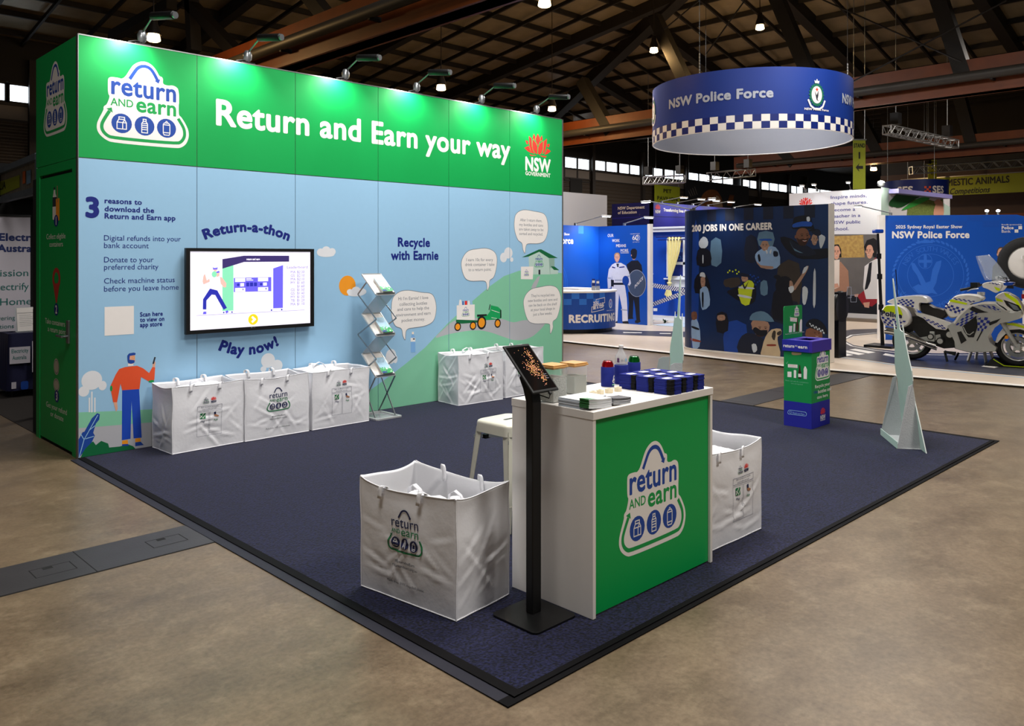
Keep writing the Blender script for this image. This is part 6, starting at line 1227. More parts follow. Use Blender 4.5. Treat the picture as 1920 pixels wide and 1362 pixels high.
for i, (a, b) in enumerate([(1.799,1.44),(1.834,1.472),(1.893,1.458),(1.952,1.484),(1.975,1.421),(2.01,1.453),(2.228,1.404),(2.262,1.374),(2.296,1.389),(2.329,1.344),(2.302,1.303),(2.363,1.283),(2.329,1.241),(2.374,1.366),(2.397,1.304)]): k.L = 6; k.ell(a, b, .016, mk['y'] if i < 6 else mk['u'], n=7)
e0, e1 = ([(3.27,0.648),(3.53,0.538),(3.52,0.483),(3.27,0.609)],0); k.L = 7; checks(k, e0[0], e0[1], e0[2], e0[3], 10, 2, mk['w'])
k.L = 1
for i in range(6): k.rect(LM-2.2+.36*i, 2.34, LM-2.02+.36*i, 2.55, mk['n'])
k.put(q, FM, off=.0015, dz=.0008, cut=.06, clip=(0, LM, .062, 2.55)); obj('photo_panel', q, MW, fix=False)
q = MB(); q.box(10.395, -1.825, .03, 10.56, -1.8, 2.555, EDGEW); obj('edge_post', q, MW)
bs = [(a+(b_-0)*0, b_) for a, b_ in MOp]; q = MB(); q.prism([(a-.02, b_) for a, b_ in pol], lambda u, v, h: (u, v, h), .03, .06, EDGEW); obj('base_rail', q, MW)
p1, p2 = ((10.451,0.697,2.529),(10.349,1.499,2.766)); arm_light('long arm light reaching left from the far end of the dark photo wall', (10.9, 1.05, 2.55), (10.55, 1.75, 2.77), 12, (11, 1.1, 1.2), big=.9)
arm_light('long arm light reaching right over the far end of the dark photo wall', (10.6, .8, 2.55), (10.1, .15, 2.72), 18, (10.4, .2, 1.4), big=.9)
TOT = thing('display_totem', 'black totem with rounded disc behind the right edge of the dark photo wall', 'display stand', (11.3, -1.9, .03)); c = (11.186,-1.571,-0.019)
q = MB(); q.box(c[0]-.05, c[1]-.07, .03, c[0]+.25, c[1]+.06, 1.12, BLACKM); obj('post', q, TOT); q = MB(); q.lathe([(.25, -.04), (.27, -.02), (.27, .02), (.25, .04)], (c[0]+.1, c[1]-.03, .87), BLACKM, n=28, axis='Y'); obj('disc', q, TOT)

# ---- blue wall behind the motorcycle
FP = Path([(14.75, -1.02), (16.52, -3.30)]); LP = FP.length()
PWt = thing('police_wall', 'blue wall with white police lettering and faint crest, behind the motorcycle', 'display wall', (15.6, -2.1, .03))
opl = [(0, .03), (LP, .03), (LP, 2.15), (LP-.06, 2.35), (LP-.2, 2.5), (LP-.4, 2.55), (0, 2.55)]
q = MB(); q.prism(opl, lambda u, v, h: FP(u, v, -h), 0, .1, PBLUE, EDGEW); k = Ink()
for i in range(8):
    for j in range(2):
        if (i+j) % 2: k.rect(.05+i*.3, 2.55-.12*(j+1), .35+i*.3, 2.55-.12*j, M('police_check', '#1450b4', .45))
k.L = 2
k.text('2025 Sydney Royal Easter Show', *(0.2,2.287,1.467,0.062), WHITE, .03); k.text('NSW Police Force', *(0.131,2.093,1.602,0.129), WHITE, .042)
k.text('Proudly sponsored by', *(2.203,2.341,2.577,0.025), WHITE, .02, res=1); k.text('Police', *(2.203,2.262,2.424,0.059), WHITE, .03); k.text('Bank', *(2.203,2.194,2.369,0.055), WHITE, .0)
for s in [[(2.513,2.324),(2.58,2.324),(2.58,2.258),(2.513,2.258)],[(2.443,2.256),(2.511,2.256),(2.511,2.192),(2.443,2.193)]]: k.poly(s, WHITE)
WMK = M('crest_ink', '#2a6ad2', .5, var=.02)
e = (0.865,1.342,0.73,0.713); k.L = 1
for f_, w_ in ((.86, .012), (.60, .012)): k.ring(e[0], e[1], e[2]*f_, w_, WMK, rv=e[3]*f_, n=48)
for i in range(40):
    a = math.radians(-60+300*i/39); k.ell(e[0]+e[2]*.97*math.cos(a), e[1]+e[3]*.97*math.sin(a), .05, WMK, rv=.022, n=8, rot=a+1.2)
def ringtext(s, a0, a1, f_, cap):
    n = len(s)
    for i, ch in enumerate(s):
        if ch == ' ': continue
        a = math.radians(a0+(a1-a0)*i/(n-1)); vs, fs = glyphs(ch, 0, 2); w_ = max(p[0] for p in vs); c_, s_ = math.cos(a-PI/2), math.sin(a-PI/2); u_, v_ = e[0]+e[2]*f_*math.cos(a), e[1]+e[3]*f_*math.sin(a)
        k.raw([(u_+((x-w_/2)*c_-y*s_)*cap/.7, v_+((x-w_/2)*s_+y*c_)*cap/.7) for x, y in vs], fs, WMK)
ringtext('NEW SOUTH WALES', 152, 28, .68, .10); ringtext('POLICE FORCE', 215, 325, .80, .10)
for s in [[(0.493,1.596),(0.564,1.581),(0.635,1.461),(0.72,1.312),(0.777,1.192),(0.862,1.222),(0.904,1.462),(0.975,1.612),(1.074,1.642),(1.059,1.522),(1.003,1.342),(0.975,1.193),(0.918,1.073),(1.003,0.953),(0.89,0.983),(0.777,0.952),(0.635,0.981),(0.522,1.101),(0.635,1.161),(0.692,1.131),(0.607,1.341),(0.522,1.461)]]: k.poly(s, WMK)
c4 = (0.766,1.621,0.131,0.149); k.ring(c4[0], c4[1], c4[2], .012, WMK, rv=c4[3]); k.rect(c4[0]-.03, c4[1]-.13, c4[0]+.03, c4[1]+.13, WMK); k.rect(c4[0]-.12, c4[1]-.03, c4[0]+.12, c4[1]+.03, WMK)
k.poly([(0.607,1.987),(0.621,2.062),(0.692,2.016),(0.763,2.076),(0.834,2.016),(0.904,2.061),(0.913,1.986)], WMK)
k.L = 3; h4 = (2.191,1.76,0.071,0.124); face(k, h4[0], h4[1], h4[2], h4[3], SKIN, mc('#5a4636', 'brownhair')); k.L = 2; k.poly([(2.01,1.108),(2.038,1.523),(2.135,1.627),(2.26,1.627),(2.398,1.524),(2.425,1.08)], UNB)
k.put(q, FP, off=.0012, dz=.0008); obj('wall_panel', q, PWt, fix=False)
q = MB(); a = FP(-.13, 0, 0); b = FP(0, 0, 0); q.prism([FP(-.12, 0, .01)[:2], FP(0, 0, .01)[:2], FP(0, 0, -.12)[:2], FP(-.12, 0, -.12)[:2]], lambda u, v, h: (u, v, h), .03, 2.56, EDGEW); obj('edge_post', q, PWt)
h0 = FP(.12, 2.6, -.05); arm_light('long arm light reaching left from the left end of the blue crest wall', (h0[0], h0[1], 2.55), (13.484,-1.027,2.691), 18, FP(.9, 1.6, 0), big=.9)
p, p2 = FP(1.97, 2.6, -.1), FP(2.18, 2.6, -.1)
for pp, l in ((p, 'left one of two small bright lamps on top of the blue crest wall'), (p2, 'right one of two small bright lamps on top of the blue crest wall')):
    t = thing('small_lamp', l, 'spotlight', (pp[0], pp[1], 2.55), group='small lamps on the crest wall'); q = MB(); q.cyl((pp[0], pp[1], 2.55), (pp[0], pp[1], 2.62), .02, STEELG); obj('stem', q, t); q = MB(); q.lathe([(.008, .07), (.03, .08), (.034, .105), (.012, .12)], (pp[0], pp[1], 2.54), M('small_lamp_glow', '#ffffff', .4, emit=18, var=0), n=14); obj('bulb', q, t)

# ================================================================ education stand beyond
EDN = M('edu_navy', '#1a1f66', .5, var=.04); EDV = M('edu_violet', '#2d2fa6', .5, var=.04); EDW_ = M('edu_white', '#ecebee', .5, var=.01)
EB = thing('education_header', 'navy and violet header box with white education lettering and a red flower mark', 'sign', (21, 9, 0))
q = MB(); q.box(20.8, 9.07, 2.2, 20.9, 10.8, 3.6, EDN); k = Ink()
k.text('NSW Department', *(0.272,3.388,1.43,0.102), WHITE, .02); k.text('of Education', *(0.272,3.234,1.097,0.098), WHITE, .02); k.stroke([(0.011,3.089),(1.696,3.101)], .02, EDV); k.put(q, Path([(20.8, 10.8), (20.8, 9.07)]), off=.003, dz=.002); obj('left_fascia', q, EB, fix=False)
q = MB(); q.box(20.8, 9.07, .0, 29, 9.17, 3.6, EDV); k = Ink()
e = (0.348,3.324,0.162,0.146); lotus(k, e[0], e[1]-e[3], e[2]*2, RED, WHITE, 1)
k.text('Transforming lives through education', *(0.686,3.308,None,0.103), WHITE, .05); k.stroke([(-0.029,3.099),(2.47,3.148)], .02, EDN); k.put(q, Path([(20.8, 9.07), (30, 9.07)]), off=.003, dz=.002); obj('front_fascia', q, EB, fix=False)
q = MB(); q.box(20.8, 10.7, 0, 20.95, 10.8, 2.2, EDN); q.box(20.8, 9.17, 0, 20.9, 10.7, 2.2, EDN); obj('post', q, EB)
for (bx, hx), l in zip([(21.459,21.879),(22.407,22.984),(23.401,23.969),(24.443,25.002),(26.325,27.017)], ('nearest the navy corner', 'second from the navy corner', 'in the middle of the five', 'fourth from the navy corner', 'last on the right')):
    arm_light('small white arm light on the violet education header, %s' % l, (bx, 9.12, 3.6), (hx-.1, 8.55, 3.78), 25, (bx, 9.07, 2.9), 'arm lights over the violet education header', 1.3)
q = MB(); q.box(13.2, 8.3, 0, 18.6+-1.19, 8.42, 3.6, M('grey_panel', '#b9b6b6', .6, var=.02)); solo('grey_panel', q, 'plain pale grey partition panel left of the navy education header', 'panel', base=(15.5, 8.36, 0))
EW = thing('education_wall', 'white wall with violet teaching slogan above a classroom photo', 'display wall', (20.75, 2.6, 0)); FE = Path([(20.75, 3.95), (20.75, 1.22)])
q = MB(); q.box(20.75, 1.34, 0, 20.85, 4.05, 3.6, EDW_); k = Ink(); VIO = M('violet_ink', '#4a4a96', .5)
for s, qd in zip(('Inspire minds,', 'shape futures.', 'Become a', 'teacher in a', 'NSW public', 'school.'), [(1.168,3.379,2.191,0.088),(1.175,3.199,2.216,0.088),(1.182,3.015,1.872,0.088),(1.182,2.835,2.015,0.088),(1.182,2.655,2.015,0.088),(1.19,2.471,1.684,0.088)]): k.text(s, *qd, VIO, .012)
e = (0.415,3.29,0.204,0.17); lotus(k, e[0], e[1]-.30, e[2]*2.1, RED, NAVY, 1)
CE_ = lambda s: s
PG = M('photo_wall_grey', '#6f6a66', .5, var=.2, scale=3); PO = M('photo_chart', '#c98a52', .5, var=.5, scale=14, hex2='#e2c06a'); TANB = M('photo_blazer', '#b5856a', .6, var=.1); CRD = M('photo_cardigan', '#a51f2c', .6, var=.1); HRB = M('photo_black_hair', '#14100f', .5)
k.L = 1; k.poly([(0.984,2.365),(2.62,2.333),(2.62,0.02),(0.984,-0.068)], PG); k.L = 2; k.poly([(0.984,2.3),(2.093,2.322),(2.134,1.698),(0.984,1.676)], PO); k.poly([(0.984,0.621),(2.62,0.634),(2.62,0.02),(0.984,-0.068)], BKI)
k.L = 3
for c, s in [('T',[(1.072,1.526),(1.462,1.571),(1.675,1.318),(1.705,0.856),(1.526,0.597),(1.072,0.624)]),('R',[(2.48,1.739),(2.6,1.698),(2.6,0.552),(2.338,0.335),(2.093,0.366),(1.927,0.61),(2.134,0.784),(2.298,1.533)]),('W',[(2.134,1.449),(2.298,1.574),(2.48,1.678),(2.5,0.548),(2.175,0.536),(2.093,0.866)])]: k.poly(s, {'T': TANB, 'R': CRD, 'W': WHITE}[c]); k.L += .3
k.L = 4
for c, s in [('C',[(1.203,1.612),(1.428,1.634),(1.419,0.848),(1.203,0.757)]),('H',[(1.181,1.955),(1.246,2.061),(1.398,2.072),(1.471,1.931),(1.484,1.698),(1.419,1.698),(1.246,1.783)]),('K',[(2.114,1.989),(2.196,2.175),(2.379,2.234),(2.5,2.15),(2.52,1.698),(2.379,1.698),(2.298,1.946),(2.155,1.864)]),('N',[(2.257,1.533),(2.338,1.574),(2.298,1.037),(2.216,0.828),(2.134,0.784)])]: k.poly(s, {'C': CREAM, 'H': HRB, 'K': HRB, 'N': UNB}[c]); k.L += .2
k.L = 5
for a, lk in zip([(1.341,1.834,0.103,0.196),(2.273,1.855,0.102,0.191)], (0, -.3)): face(k, a[0], a[1], a[2], a[3], SKIN, HRB, look=lk)
for s in [[(1.203,0.928),(1.376,0.953),(1.419,0.848),(1.203,0.799)],[(1.844,0.65),(1.969,0.675),(1.948,0.59),(1.865,0.587)],[(2.093,0.429),(2.277,0.457),(2.257,0.291),(2.134,0.306)]]: k.poly(s, SKIN)
k.L = 6
for s in [[(1.654,0.854),(1.76,0.857),(1.768,0.563),(1.633,0.55)],[(1.739,0.625),(1.915,0.631),(1.906,0.442),(1.751,0.436)]]: k.stroke(s, .012, REFL, closed=True)
k.put(q, FE, off=.002, dz=.002); obj('wall_panel', q, EW, fix=False)
q = MB(); q.box(20.68, 1.34, 0, 20.86, 4.1, .12, EDGEW); obj('base_rail', q, EW)
# green leaf booth to its right
GB = thing('leaf_booth', 'booth front with green leaf shapes and a garden photo, right of the teaching slogan', 'display wall', (23, 1.2, 0)); FG_ = Path([(20.75, 1.22), (25, 1.22)]); LGm = M('leaf_green_bright', '#3fae4a', .5, var=.1); LGd = M('leaf_green_deep', '#1d5a2c', .5, var=.1); PMINT = M('pale_mint_panel', '#c8e3d8', .5, var=.02); TREE = M('photo_tree', '#2f5a24', .7, var=.7, scale=22, hex2='#9fb25a')
uu = [-0.503,0.127,4.514,5.161]
q = MB(); q.box(20.75+.1, 1.22, 0, 20.75+uu[3], 1.32, 3.591, EDW_); k = Ink()
k.poly([(uu[0]+.1, 0), (uu[1], 0), (uu[1], 3.6), (uu[0]+.1, 3.6)], PMINT); k.poly([(uu[2], 0), (uu[3], 0), (uu[3], 3.3), (uu[2], 3.4)], PMINT)
k.L = 2; k.poly([(1.548,3.216),(2.05,3.387),(2.992,3.453),(3.761,3.413),(4.507,3.529),(4.507,2.95),(1.45,2.845)], TREE)
k.L = 3; k.poly(spline([(3.705,2.922),(3.672,3.155),(3.818,3.318),(3.672,3.37),(3.931,3.481),(4.24,3.476),(4.507,3.349),(4.507,2.95)], 2), SKIN); k.poly([(0.174,2.802),(0.22,3.015),(1.061,3.338),(0.542,3.028),(1.45,2.845)], EDW_)
k.L = 4; k.poly(spline([(0.183,3.242),(0.495,3.381),(0.776,3.486),(1.548,3.528),(2.462,3.615),(2.514,3.505),(2.05,3.387),(1.45,3.211),(0.87,3.095),(0.183,3.119)], 3), LGd); k.L = 5; k.poly(spline([(1.061,3.049),(1.847,3.303),(2.567,3.47),(3.317,3.489),(2.672,3.323),(1.548,3.098)], 3), LGm)
k.put(q, FG_, off=.003, dz=.003); obj('front_panel', q, GB, fix=False)
q = MB(); z0, z1 = (3.515,3.579); q.beam((20.75+uu[1], 1.1, z0), (20.75+uu[2], 1.1, z1), .3, .12, M('mauve_strip', '#8a86c2', .5)); obj('header_strip', q, GB)
def flood(label, p, e=40):
    t = thing('flood_lamp', label, 'spotlight', p, group='flood lamps on the far booths'); q = MB(); q.lathe([(.03, -.08), (.09, -.05), (.10, .03)], p, STEELG, n=14); obj('housing', q, t); q = MB(); q.lathe([(.01, .03), (.09, .03), (.07, .07), (.01, .09)], p, M('flood_glow', '#fff6e0', .4, emit=45, var=0), n=14); obj('lens', q, t)
    l = bpy.data.lights.new('flood_beam', 'POINT'); l.energy = e; l.color = (1, .95, .85); l.shadow_soft_size = .1; o = bpy.data.objects.new('flood_beam', l); C.objects.link(o); o.parent = t; o.location = (-.3, -.1, .05)
flood('dazzling flood lamp at the top right corner of the teaching slogan wall', (20.436,1.251,3.694), 50)
for px, l in zip([(19.917,3.306,3.686),(20.155,3.071,3.717),(20.848,2.388,3.778)], ('pale arm light at the top left of the teaching slogan wall', 'pale arm light above the red flower on the teaching slogan wall', 'pale arm light above the word minds on the teaching slogan wall')):
    arm_light(l, (px[0]+.45, px[1]+.05, 3.6), (px[0]-.05, px[1]-.1, px[2]+.05), 10, (20.75, px[1], 2.5), 'arm lights over the teaching slogan wall', 1.2)

# ================================================================ hanging signs, banners, trusses
RSp = [(12.103,2.798),(12.019,2.736),(11.938,2.669),(11.861,2.599),(11.787,2.524),(11.718,2.446),(11.653,2.364),(11.592,2.278),(11.536,2.19),(11.484,2.099),(11.437,2.005),(11.396,1.909),(11.359,1.811),(11.328,1.711),(11.301,1.61),(11.28,1.507),(11.265,1.404),(11.255,1.3),(11.25,1.195),(11.251,1.09),(11.258,0.986),(11.27,0.882),(11.287,0.778),(11.309,0.676),(11.337,0.575),(11.371,0.476),(11.409,0.379),(11.452,0.283),(11.501,0.19),(11.554,0.1),(11.612,0.013),(11.674,-0.071),(11.741,-0.152),(11.811,-0.229),(11.886,-0.303),(11.964,-0.372),(12.046,-0.437),(12.132,-0.498),(12.22,-0.554),(12.311,-0.606),(12.405,-0.653),(12.501,-0.694),(12.599,-0.731),(12.699,-0.762),(12.8,-0.789),(12.903,-0.81),(13.006,-0.825),(13.111,-0.835),(13.215,-0.84),(13.32,-0.839),(13.424,-0.832),(13.528,-0.821),(13.632,-0.803),(13.734,-0.781),(13.835,-0.753),(13.934,-0.719),(14.031,-0.681),(14.127,-0.638),(14.22,-0.589),(14.31,-0.536),(14.397,-0.478),(14.481,-0.416),(14.562,-0.349),(14.639,-0.279),(14.713,-0.204),(14.782,-0.126),(14.847,-0.044),(14.908,0.042),(14.964,0.13),(15.016,0.221),(15.063,0.315),(15.104,0.411),(15.141,0.509),(15.172,0.609),(15.199,0.71),(15.22,0.813),(15.235,0.916),(15.245,1.02),(15.25,1.125),(15.249,1.23),(15.242,1.334),(15.23,1.438),(15.213,1.542),(15.191,1.644),(15.163,1.745),(15.129,1.844),(15.091,1.942),(15.048,2.037),(14.999,2.13),(14.946,2.22),(14.888,2.307),(14.826,2.391),(14.759,2.472),(14.689,2.549),(14.614,2.623),(14.536,2.692),(14.454,2.757),(14.368,2.818),(14.28,2.874),(14.189,2.926),(14.095,2.973),(13.999,3.014),(13.901,3.051),(13.801,3.083),(13.7,3.109),(13.597,3.13),(13.494,3.145),(13.389,3.155),(13.285,3.16),(13.18,3.159),(13.076,3.152),(12.972,3.14),(12.868,3.123),(12.766,3.101),(12.665,3.073),(12.566,3.039),(12.469,3.001),(12.373,2.958),(12.28,2.909),(12.19,2.856),(12.103,2.798)]; FR_ = Path(RSp); rz0, rz1 = 4.09, 5.22
HSG = thing('round_hanging_sign', 'large round blue hanging sign with checkered rim and white police lettering', 'hanging sign', (13.25, 1.16, rz0))
NR = 120; RBL = M('sign_blue', '#071f72', .6, var=.06, hex2='#0a3f9c', scale=.4)
q = MB(); ring = lambda r_, z: [(13.25+r_*math.cos(2*PI*i/NR), 1.16+r_*math.sin(2*PI*i/NR), z) for i in range(NR)]
q.loft([ring(2.0, rz0), ring(2.0, rz1)], RBL, caps=False, smooth=True); k = Ink(); LC = FR_.length(); nchk = 80
for i in range(nchk):
    for j in range(2): k.rect(LC*i/nchk, rz0+.13*j, LC*(i+1)/nchk, rz0+.13*(j+1), EDGEW if (i+j) % 2 else PDARK)
k.L = 2
RST = lambda t: t
k.text('NSW Police Force', *(1.185,4.659,3.358,0.17), REFL, .04)
e = ((4.213,4.722),(4.213,4.999),(4.213,4.444)); emblem(k, e[0][0], (e[1][1]+e[2][1])/2, (e[1][1]-e[2][1])/1.45, M('wreath_green', '#1d6a50', .5), WHITE, INKB)
k.text('NSW Police Force', *(3.947,4.431,4.504,0.039), WHITE, .03, res=2)
u2 = 4.936; k.text('NSW Police Force', u2, rz0+.56, u2+1.75, .17, REFL, .04)
u3 = e[0][0]-LC/3-.12; u3 = 0.348; emblem(k, u3, rz0+.66, .42, M('wreath_green', '#1d6a50', .5), WHITE, INKB)
k.put(q, FR_, off=.004, dz=.002, cut=.10); obj('printed_band', q, HSG, fix=False)
q = MB(); LIN = M('white_lining', '#8b8e98', .7, var=.03); q.loft([ring(1.985, rz0), ring(1.985, rz1)], LIN, caps=False); q.loft([ring(2.004, rz0-.012), ring(2.004, rz0+.004), ring(1.98, rz0+.004), ring(1.98, rz0-.012), ring(2.004, rz0-.012)], EDGEW, caps=False); obj('lining', q, HSG, fix=False)
for i, a in enumerate((60, 180, 300)):
    q = MB(); x, y = 13.25+1.9*math.cos(math.radians(a)), 1.16+1.9*math.sin(math.radians(a)); q.cyl((x, y, rz1), (x, y, min(zl(y), zr(x))-.1), .005, DKST, n=6)
    for z in range(7): q.obox((x, y, rz1+.03+z*.06), (.03, .012, .045), STEELG)
    obj('hanging_chain', q, HSG)
# small round sign
sx, sy, _ = (31.537,4.214,4.436); SS = thing('round_hanging_sign', 'small round blue hanging sign with orange cross and white letters, far right', 'hanging sign', (sx, sy, 4.0)); zT, zB = (4.666,3.856)
FSs = Path([(sx+1.17*math.cos(math.radians(125+3*i)), sy+1.17*math.sin(math.radians(125+3*i))) for i in range(121)])
PS_ = ((1.217,4.198),(1.824,4.177),(1.919,4.458),(2.614,4.064))
q = MB(); r2 = lambda r_, z: [(sx+r_*math.cos(2*PI*i/48), sy+r_*math.sin(2*PI*i/48), z) for i in range(48)]
q.loft([r2(1.17, zB), r2(1.17, zT)], PDARK, caps=True); k = Ink()
zs = zT-.52; k.text('SES', PS_[1][0]+.30, zs, PS_[1][0]+.82, .25, WHITE, .04); k.text('SES', PS_[0][0]-.35, zs, PS_[0][0]+.22, .25, WHITE, .04); checks(k, (PS_[1][0], zs), (PS_[1][0]+.24, zs), (PS_[1][0]+.24, zs+.25), (PS_[1][0], zs+.25), 3, 3, M('cross_orange', '#e2552b', .5))
k.put(q, FSs, off=.004, dz=.002, cut=.1); obj('printed_band', q, SS, fix=False)
for a in (0, 120, 240):
    q = MB(); x, y = sx+math.cos(math.radians(a)), sy+math.sin(math.radians(a)); q.cyl((x, y, zT), (x, y, min(zl(y), zr(x))), .008, STEELG, n=6); obj('hanging_wire', q, SS)
LIME = M('banner_lime', '#8f9a1c', .6, var=.08); BLKT = M('banner_black', '#12130c', .6)
def banner(label, c, U, w_, h, paint, group='lime green hanging banners', m=LIME, name='hanging_banner', wires=True):
    """cloth banner: c is its middle, U its reading direction"""
    U = Vector(U).normalized(); N_ = U.cross(Vector((0, 0, 1))); c = Vector(c); t = thing(name, label, 'banner', tuple(c), group=group); R_ = Matrix((U, -N_, Vector((0, 0, 1)))).transposed()
    q = MB(); q.obox(c, (w_, .02, h), m, R_); k = Ink(); paint(k, w_, h); k.put(q, Frame(c+N_*.011, U, (0, 0, 1)), off=.002, dz=.003); obj('cloth', q, t, fix=False)
    q = MB(); q.obox(c+Vector((0, 0, h/2)), (w_+.06, .04, .04), STEELG, R_); obj('top_bar', q, t)
    if wires:
        for s in (-1, 1):
            p = c+U*(w_/2*s*.9); q = MB(); q.cyl((p.x, p.y, c.z+h/2), (p.x, p.y, max(c.z+h/2+.1, min(zl(p.y), zr(p.x)))), .012, STEELG, n=6); obj('hanging_wire', q, t)
def pa(k, w_, h): k.text('DOMESTIC ANIMALS', -w_*.40, .08, w_*.28, .30, BLKT, .04); k.text('Competitions', -w_*.22, -h*.36, w_*.12, .30, BLKT, .02, shear=.25)
u0, u1, z1, z0 = (1.649,7.199,5.183,4.366)
banner('wide lime banner with animal competition lettering, far right', (36, 8-(u0+u1)/2, (z0+z1)/2), (0, -1, 0), u1-u0, z1-z0, lambda k, w_, h: (k.text('DOMESTIC ANIMALS', 3.082-(u0+u1)/2, .02, 5.936-(u0+u1)/2, .27, BLKT, .03), k.text('Competitions', 3.642-(u0+u1)/2, -.35, 5.189-(u0+u1)/2, .24, BLKT, .02, shear=.25)))
def stand_sign(label, px, y0, y1, D, w_):
    c = px; 
    def pt(k, w2, h): k.text('STAND', -w2*.46, h*.34, w2*.46, w2*.32, BLKT, .03); k.text('1', 0, h*.12, None, w2*.5, BLKT, .04, align='C'); k.poly([(-w2*.3, -h*.06), (w2*.02, h*.03), (-w2*.08, -h*.03), (w2*.3, -h*.03), (w2*.3, -h*.09), (-w2*.08, -h*.09), (w2*.02, -h*.15)], BLKT)
    banner(label, (c[0], c[1], (y0+y1)/2), (.7126, -.7016, 0), w_, y1-y0, pt)
a = ((22.929,2.866,4.692),3.791,5.314,0.377); stand_sign('tall lime banner with stand lettering and a black arrow, below the round sign', a[0], a[1], a[2], 25, a[3])
a = ((35.224,4.794,5.609),4.852,5.907,0.367); stand_sign('small far lime banner just left of the long truss', a[0], a[1], a[2], 35, a[3])
a = ((38.584,3.591,3.911),3.504,4.221,0.311); stand_sign('small lime banner above the two small lamps of the crest wall', a[0], a[1], a[2], 36.5, a[3])
a = ((38.653,6.136),(41.358,5.055)); banner('lime banner with pet pavilion lettering on the far wall', ((a[0][0]+a[1][0])/2, 21.7, (a[0][1]+a[1][1])/2), (1, 0, 0), a[1][0]-a[0][0], a[0][1]-a[1][1], lambda k, w_, h: (k.text('PET', -w_*.16, h*.08, w_*.16, h*.2, BLKT, .03), k.text('PAVILION', -w_*.40, -h*.36, w_*.40, h*.2, BLKT, .03)))
a = ((41.834,6.641),(49.722,4.871))
MANE = M('animal_fur', '#7a4a22', .7, var=.4, scale=5); MUZ = M('animal_muzzle', '#b59a7c', .7, var=.2)
def lion(k, w_, h):
    k.poly(spline([(-w_*.26, -h*.45), (-w_*.27, -h*.1), (-w_*.18, h*.18), (-w_*.05, h*.22), (w_*.02, h*.05), (w_*.06, -h*.2), (w_*.04, -h*.45)], 4), MANE); k.L = 2; k.poly(spline([(-w_*.08, -h*.4), (-w_*.1, -h*.1), (-w_*.02, h*.02), (w_*.04, -h*.2), (w_*.05, -h*.42)], 4), MUZ); k.ell(-w_*.055, -h*.02, .05, BLKT, n=10)
    k.L = 1
    for i in range(4): k.poly(spline([(w_*(.13+.02*i), -h*.3), (w_*(.17+.02*i), h*.05), (w_*(.19+.02*i), h*.1), (w_*(.155+.02*i), -h*.28)], 2), MANE)
    for i in range(4): k.stroke([(-w_*(.46-.03*i), h*.1+.1*i), (-w_*(.42-.03*i), -h*.1+.05*i)], .05, PG)
banner('black banner with a maned animal, on the far wall above the violet header', ((a[0][0]+a[1][0])/2, 21.6, (a[0][1]+a[1][1])/2), (1, 0, 0), a[1][0]-a[0][0], a[0][1]-a[1][1], lion, 'black banner on the far wall', BKI)
def truss(label, p0, p1, s=.30, n=14):
    s = s*.85
    p0 = Vector(p0); p1 = Vector(p1); d = (p1-p0).normalized(); sd = d.cross(Vector((0, 0, 1))).normalized(); up = sd.cross(d); L_ = (p1-p0).length
    t = thing('lighting_truss', label, 'truss', tuple((p0+p1)/2), group='aluminium trusses under the roof'); cs = [sd*(a*s/2)+up*(b*s/2) for a, b in ((-1,-1),(1,-1),(1,1),(-1,1))]
    for c_ in cs: q = MB(); q.cyl(p0+c_, p1+c_, .022, ALU, n=8); obj('chord', q, t)
    q = MB()
    for f in range(4):
        a, b = cs[f], cs[(f+1) % 4]
        for i in range(n):
            x0, x1 = (a, b) if i % 2 == 0 else (b, a); q.cyl(p0+d*(L_*i/n)+x0, p0+d*(L_*(i+1)/n)+x1, .012, ALU, n=5, caps=False)
        for i in (0, n): q.cyl(p0+d*(L_*i/n)+a, p0+d*(L_*i/n)+b, .014, ALU, n=5, caps=False)
    o = obj('lattice', q, t, fix=False)
    for f in (.12, .88):
        p = p0+d*(L_*f); q = MB(); q.cyl((p.x, p.y, p.z+s/2), (p.x, p.y, min(zl(p.y), zr(p.x))), .01, STEELG, n=6); q.box(p.x-.14, p.y-.12, p.z+s/2+.08, p.x+.14, p.y+.12, p.z+s/2+.42, BLACKM); obj('hoist', q, t)
truss('square aluminium truss hanging at upper right, beyond the round blue sign', (22.506,1.879,5.469), (26.653,1.305,5.374), .30, 18)
truss('long aluminium truss above the wide lime banner', (32.469,4.701,5.213), (36.352,0.877,5.581), .34, 22)
truss('aluminium truss above the black animal banner', (26.644,10.435,4.975), (28.82,9.696,5.23), .35, 9)
truss('aluminium truss above the pet pavilion banner on the far wall', (25.549,12.916,4.896), (26.788,11.697,4.963), .35, 9)

# ================================================================ light mast and spare wheel by the motorcycle
p = (13.387,-1.492,0.415); LMt = thing('light_mast', 'thin black telescopic mast with a flat blue lamp head, left of the crest wall', 'mast', (p[0], p[1], .03))
zt = 2.228
tp = (13.323,-1.429,2.228); q = MB(); q.cyl((p[0], p[1], .03), (tp[0], tp[1], zt-.08), .035, BLACKM, r1=.022); obj('pole', q, LMt)
for f in (.35, .62, .8):
    q = MB(); c = Vector((p[0], p[1], .03)).lerp(Vector((tp[0], tp[1], zt-.08)), f); q.cyl(c-Vector((0, 0, .05)), c+Vector((0, 0, .05)), .045, BLACKM); obj('collar', q, LMt)
q = MB(); q.obox((tp[0], tp[1], zt-.04), (.16, .16, .07), M('blue_lamp', '#123f9e', .25, var=.05), Matrix.Rotation(math.radians(-45), 3, 'Z')); obj('lamp_head', q, LMt, bevel=.02)
q = MB(); q.obox((p[0], p[1], .05), (.5, .5, .04), BLACKM); obj('base', q, LMt)
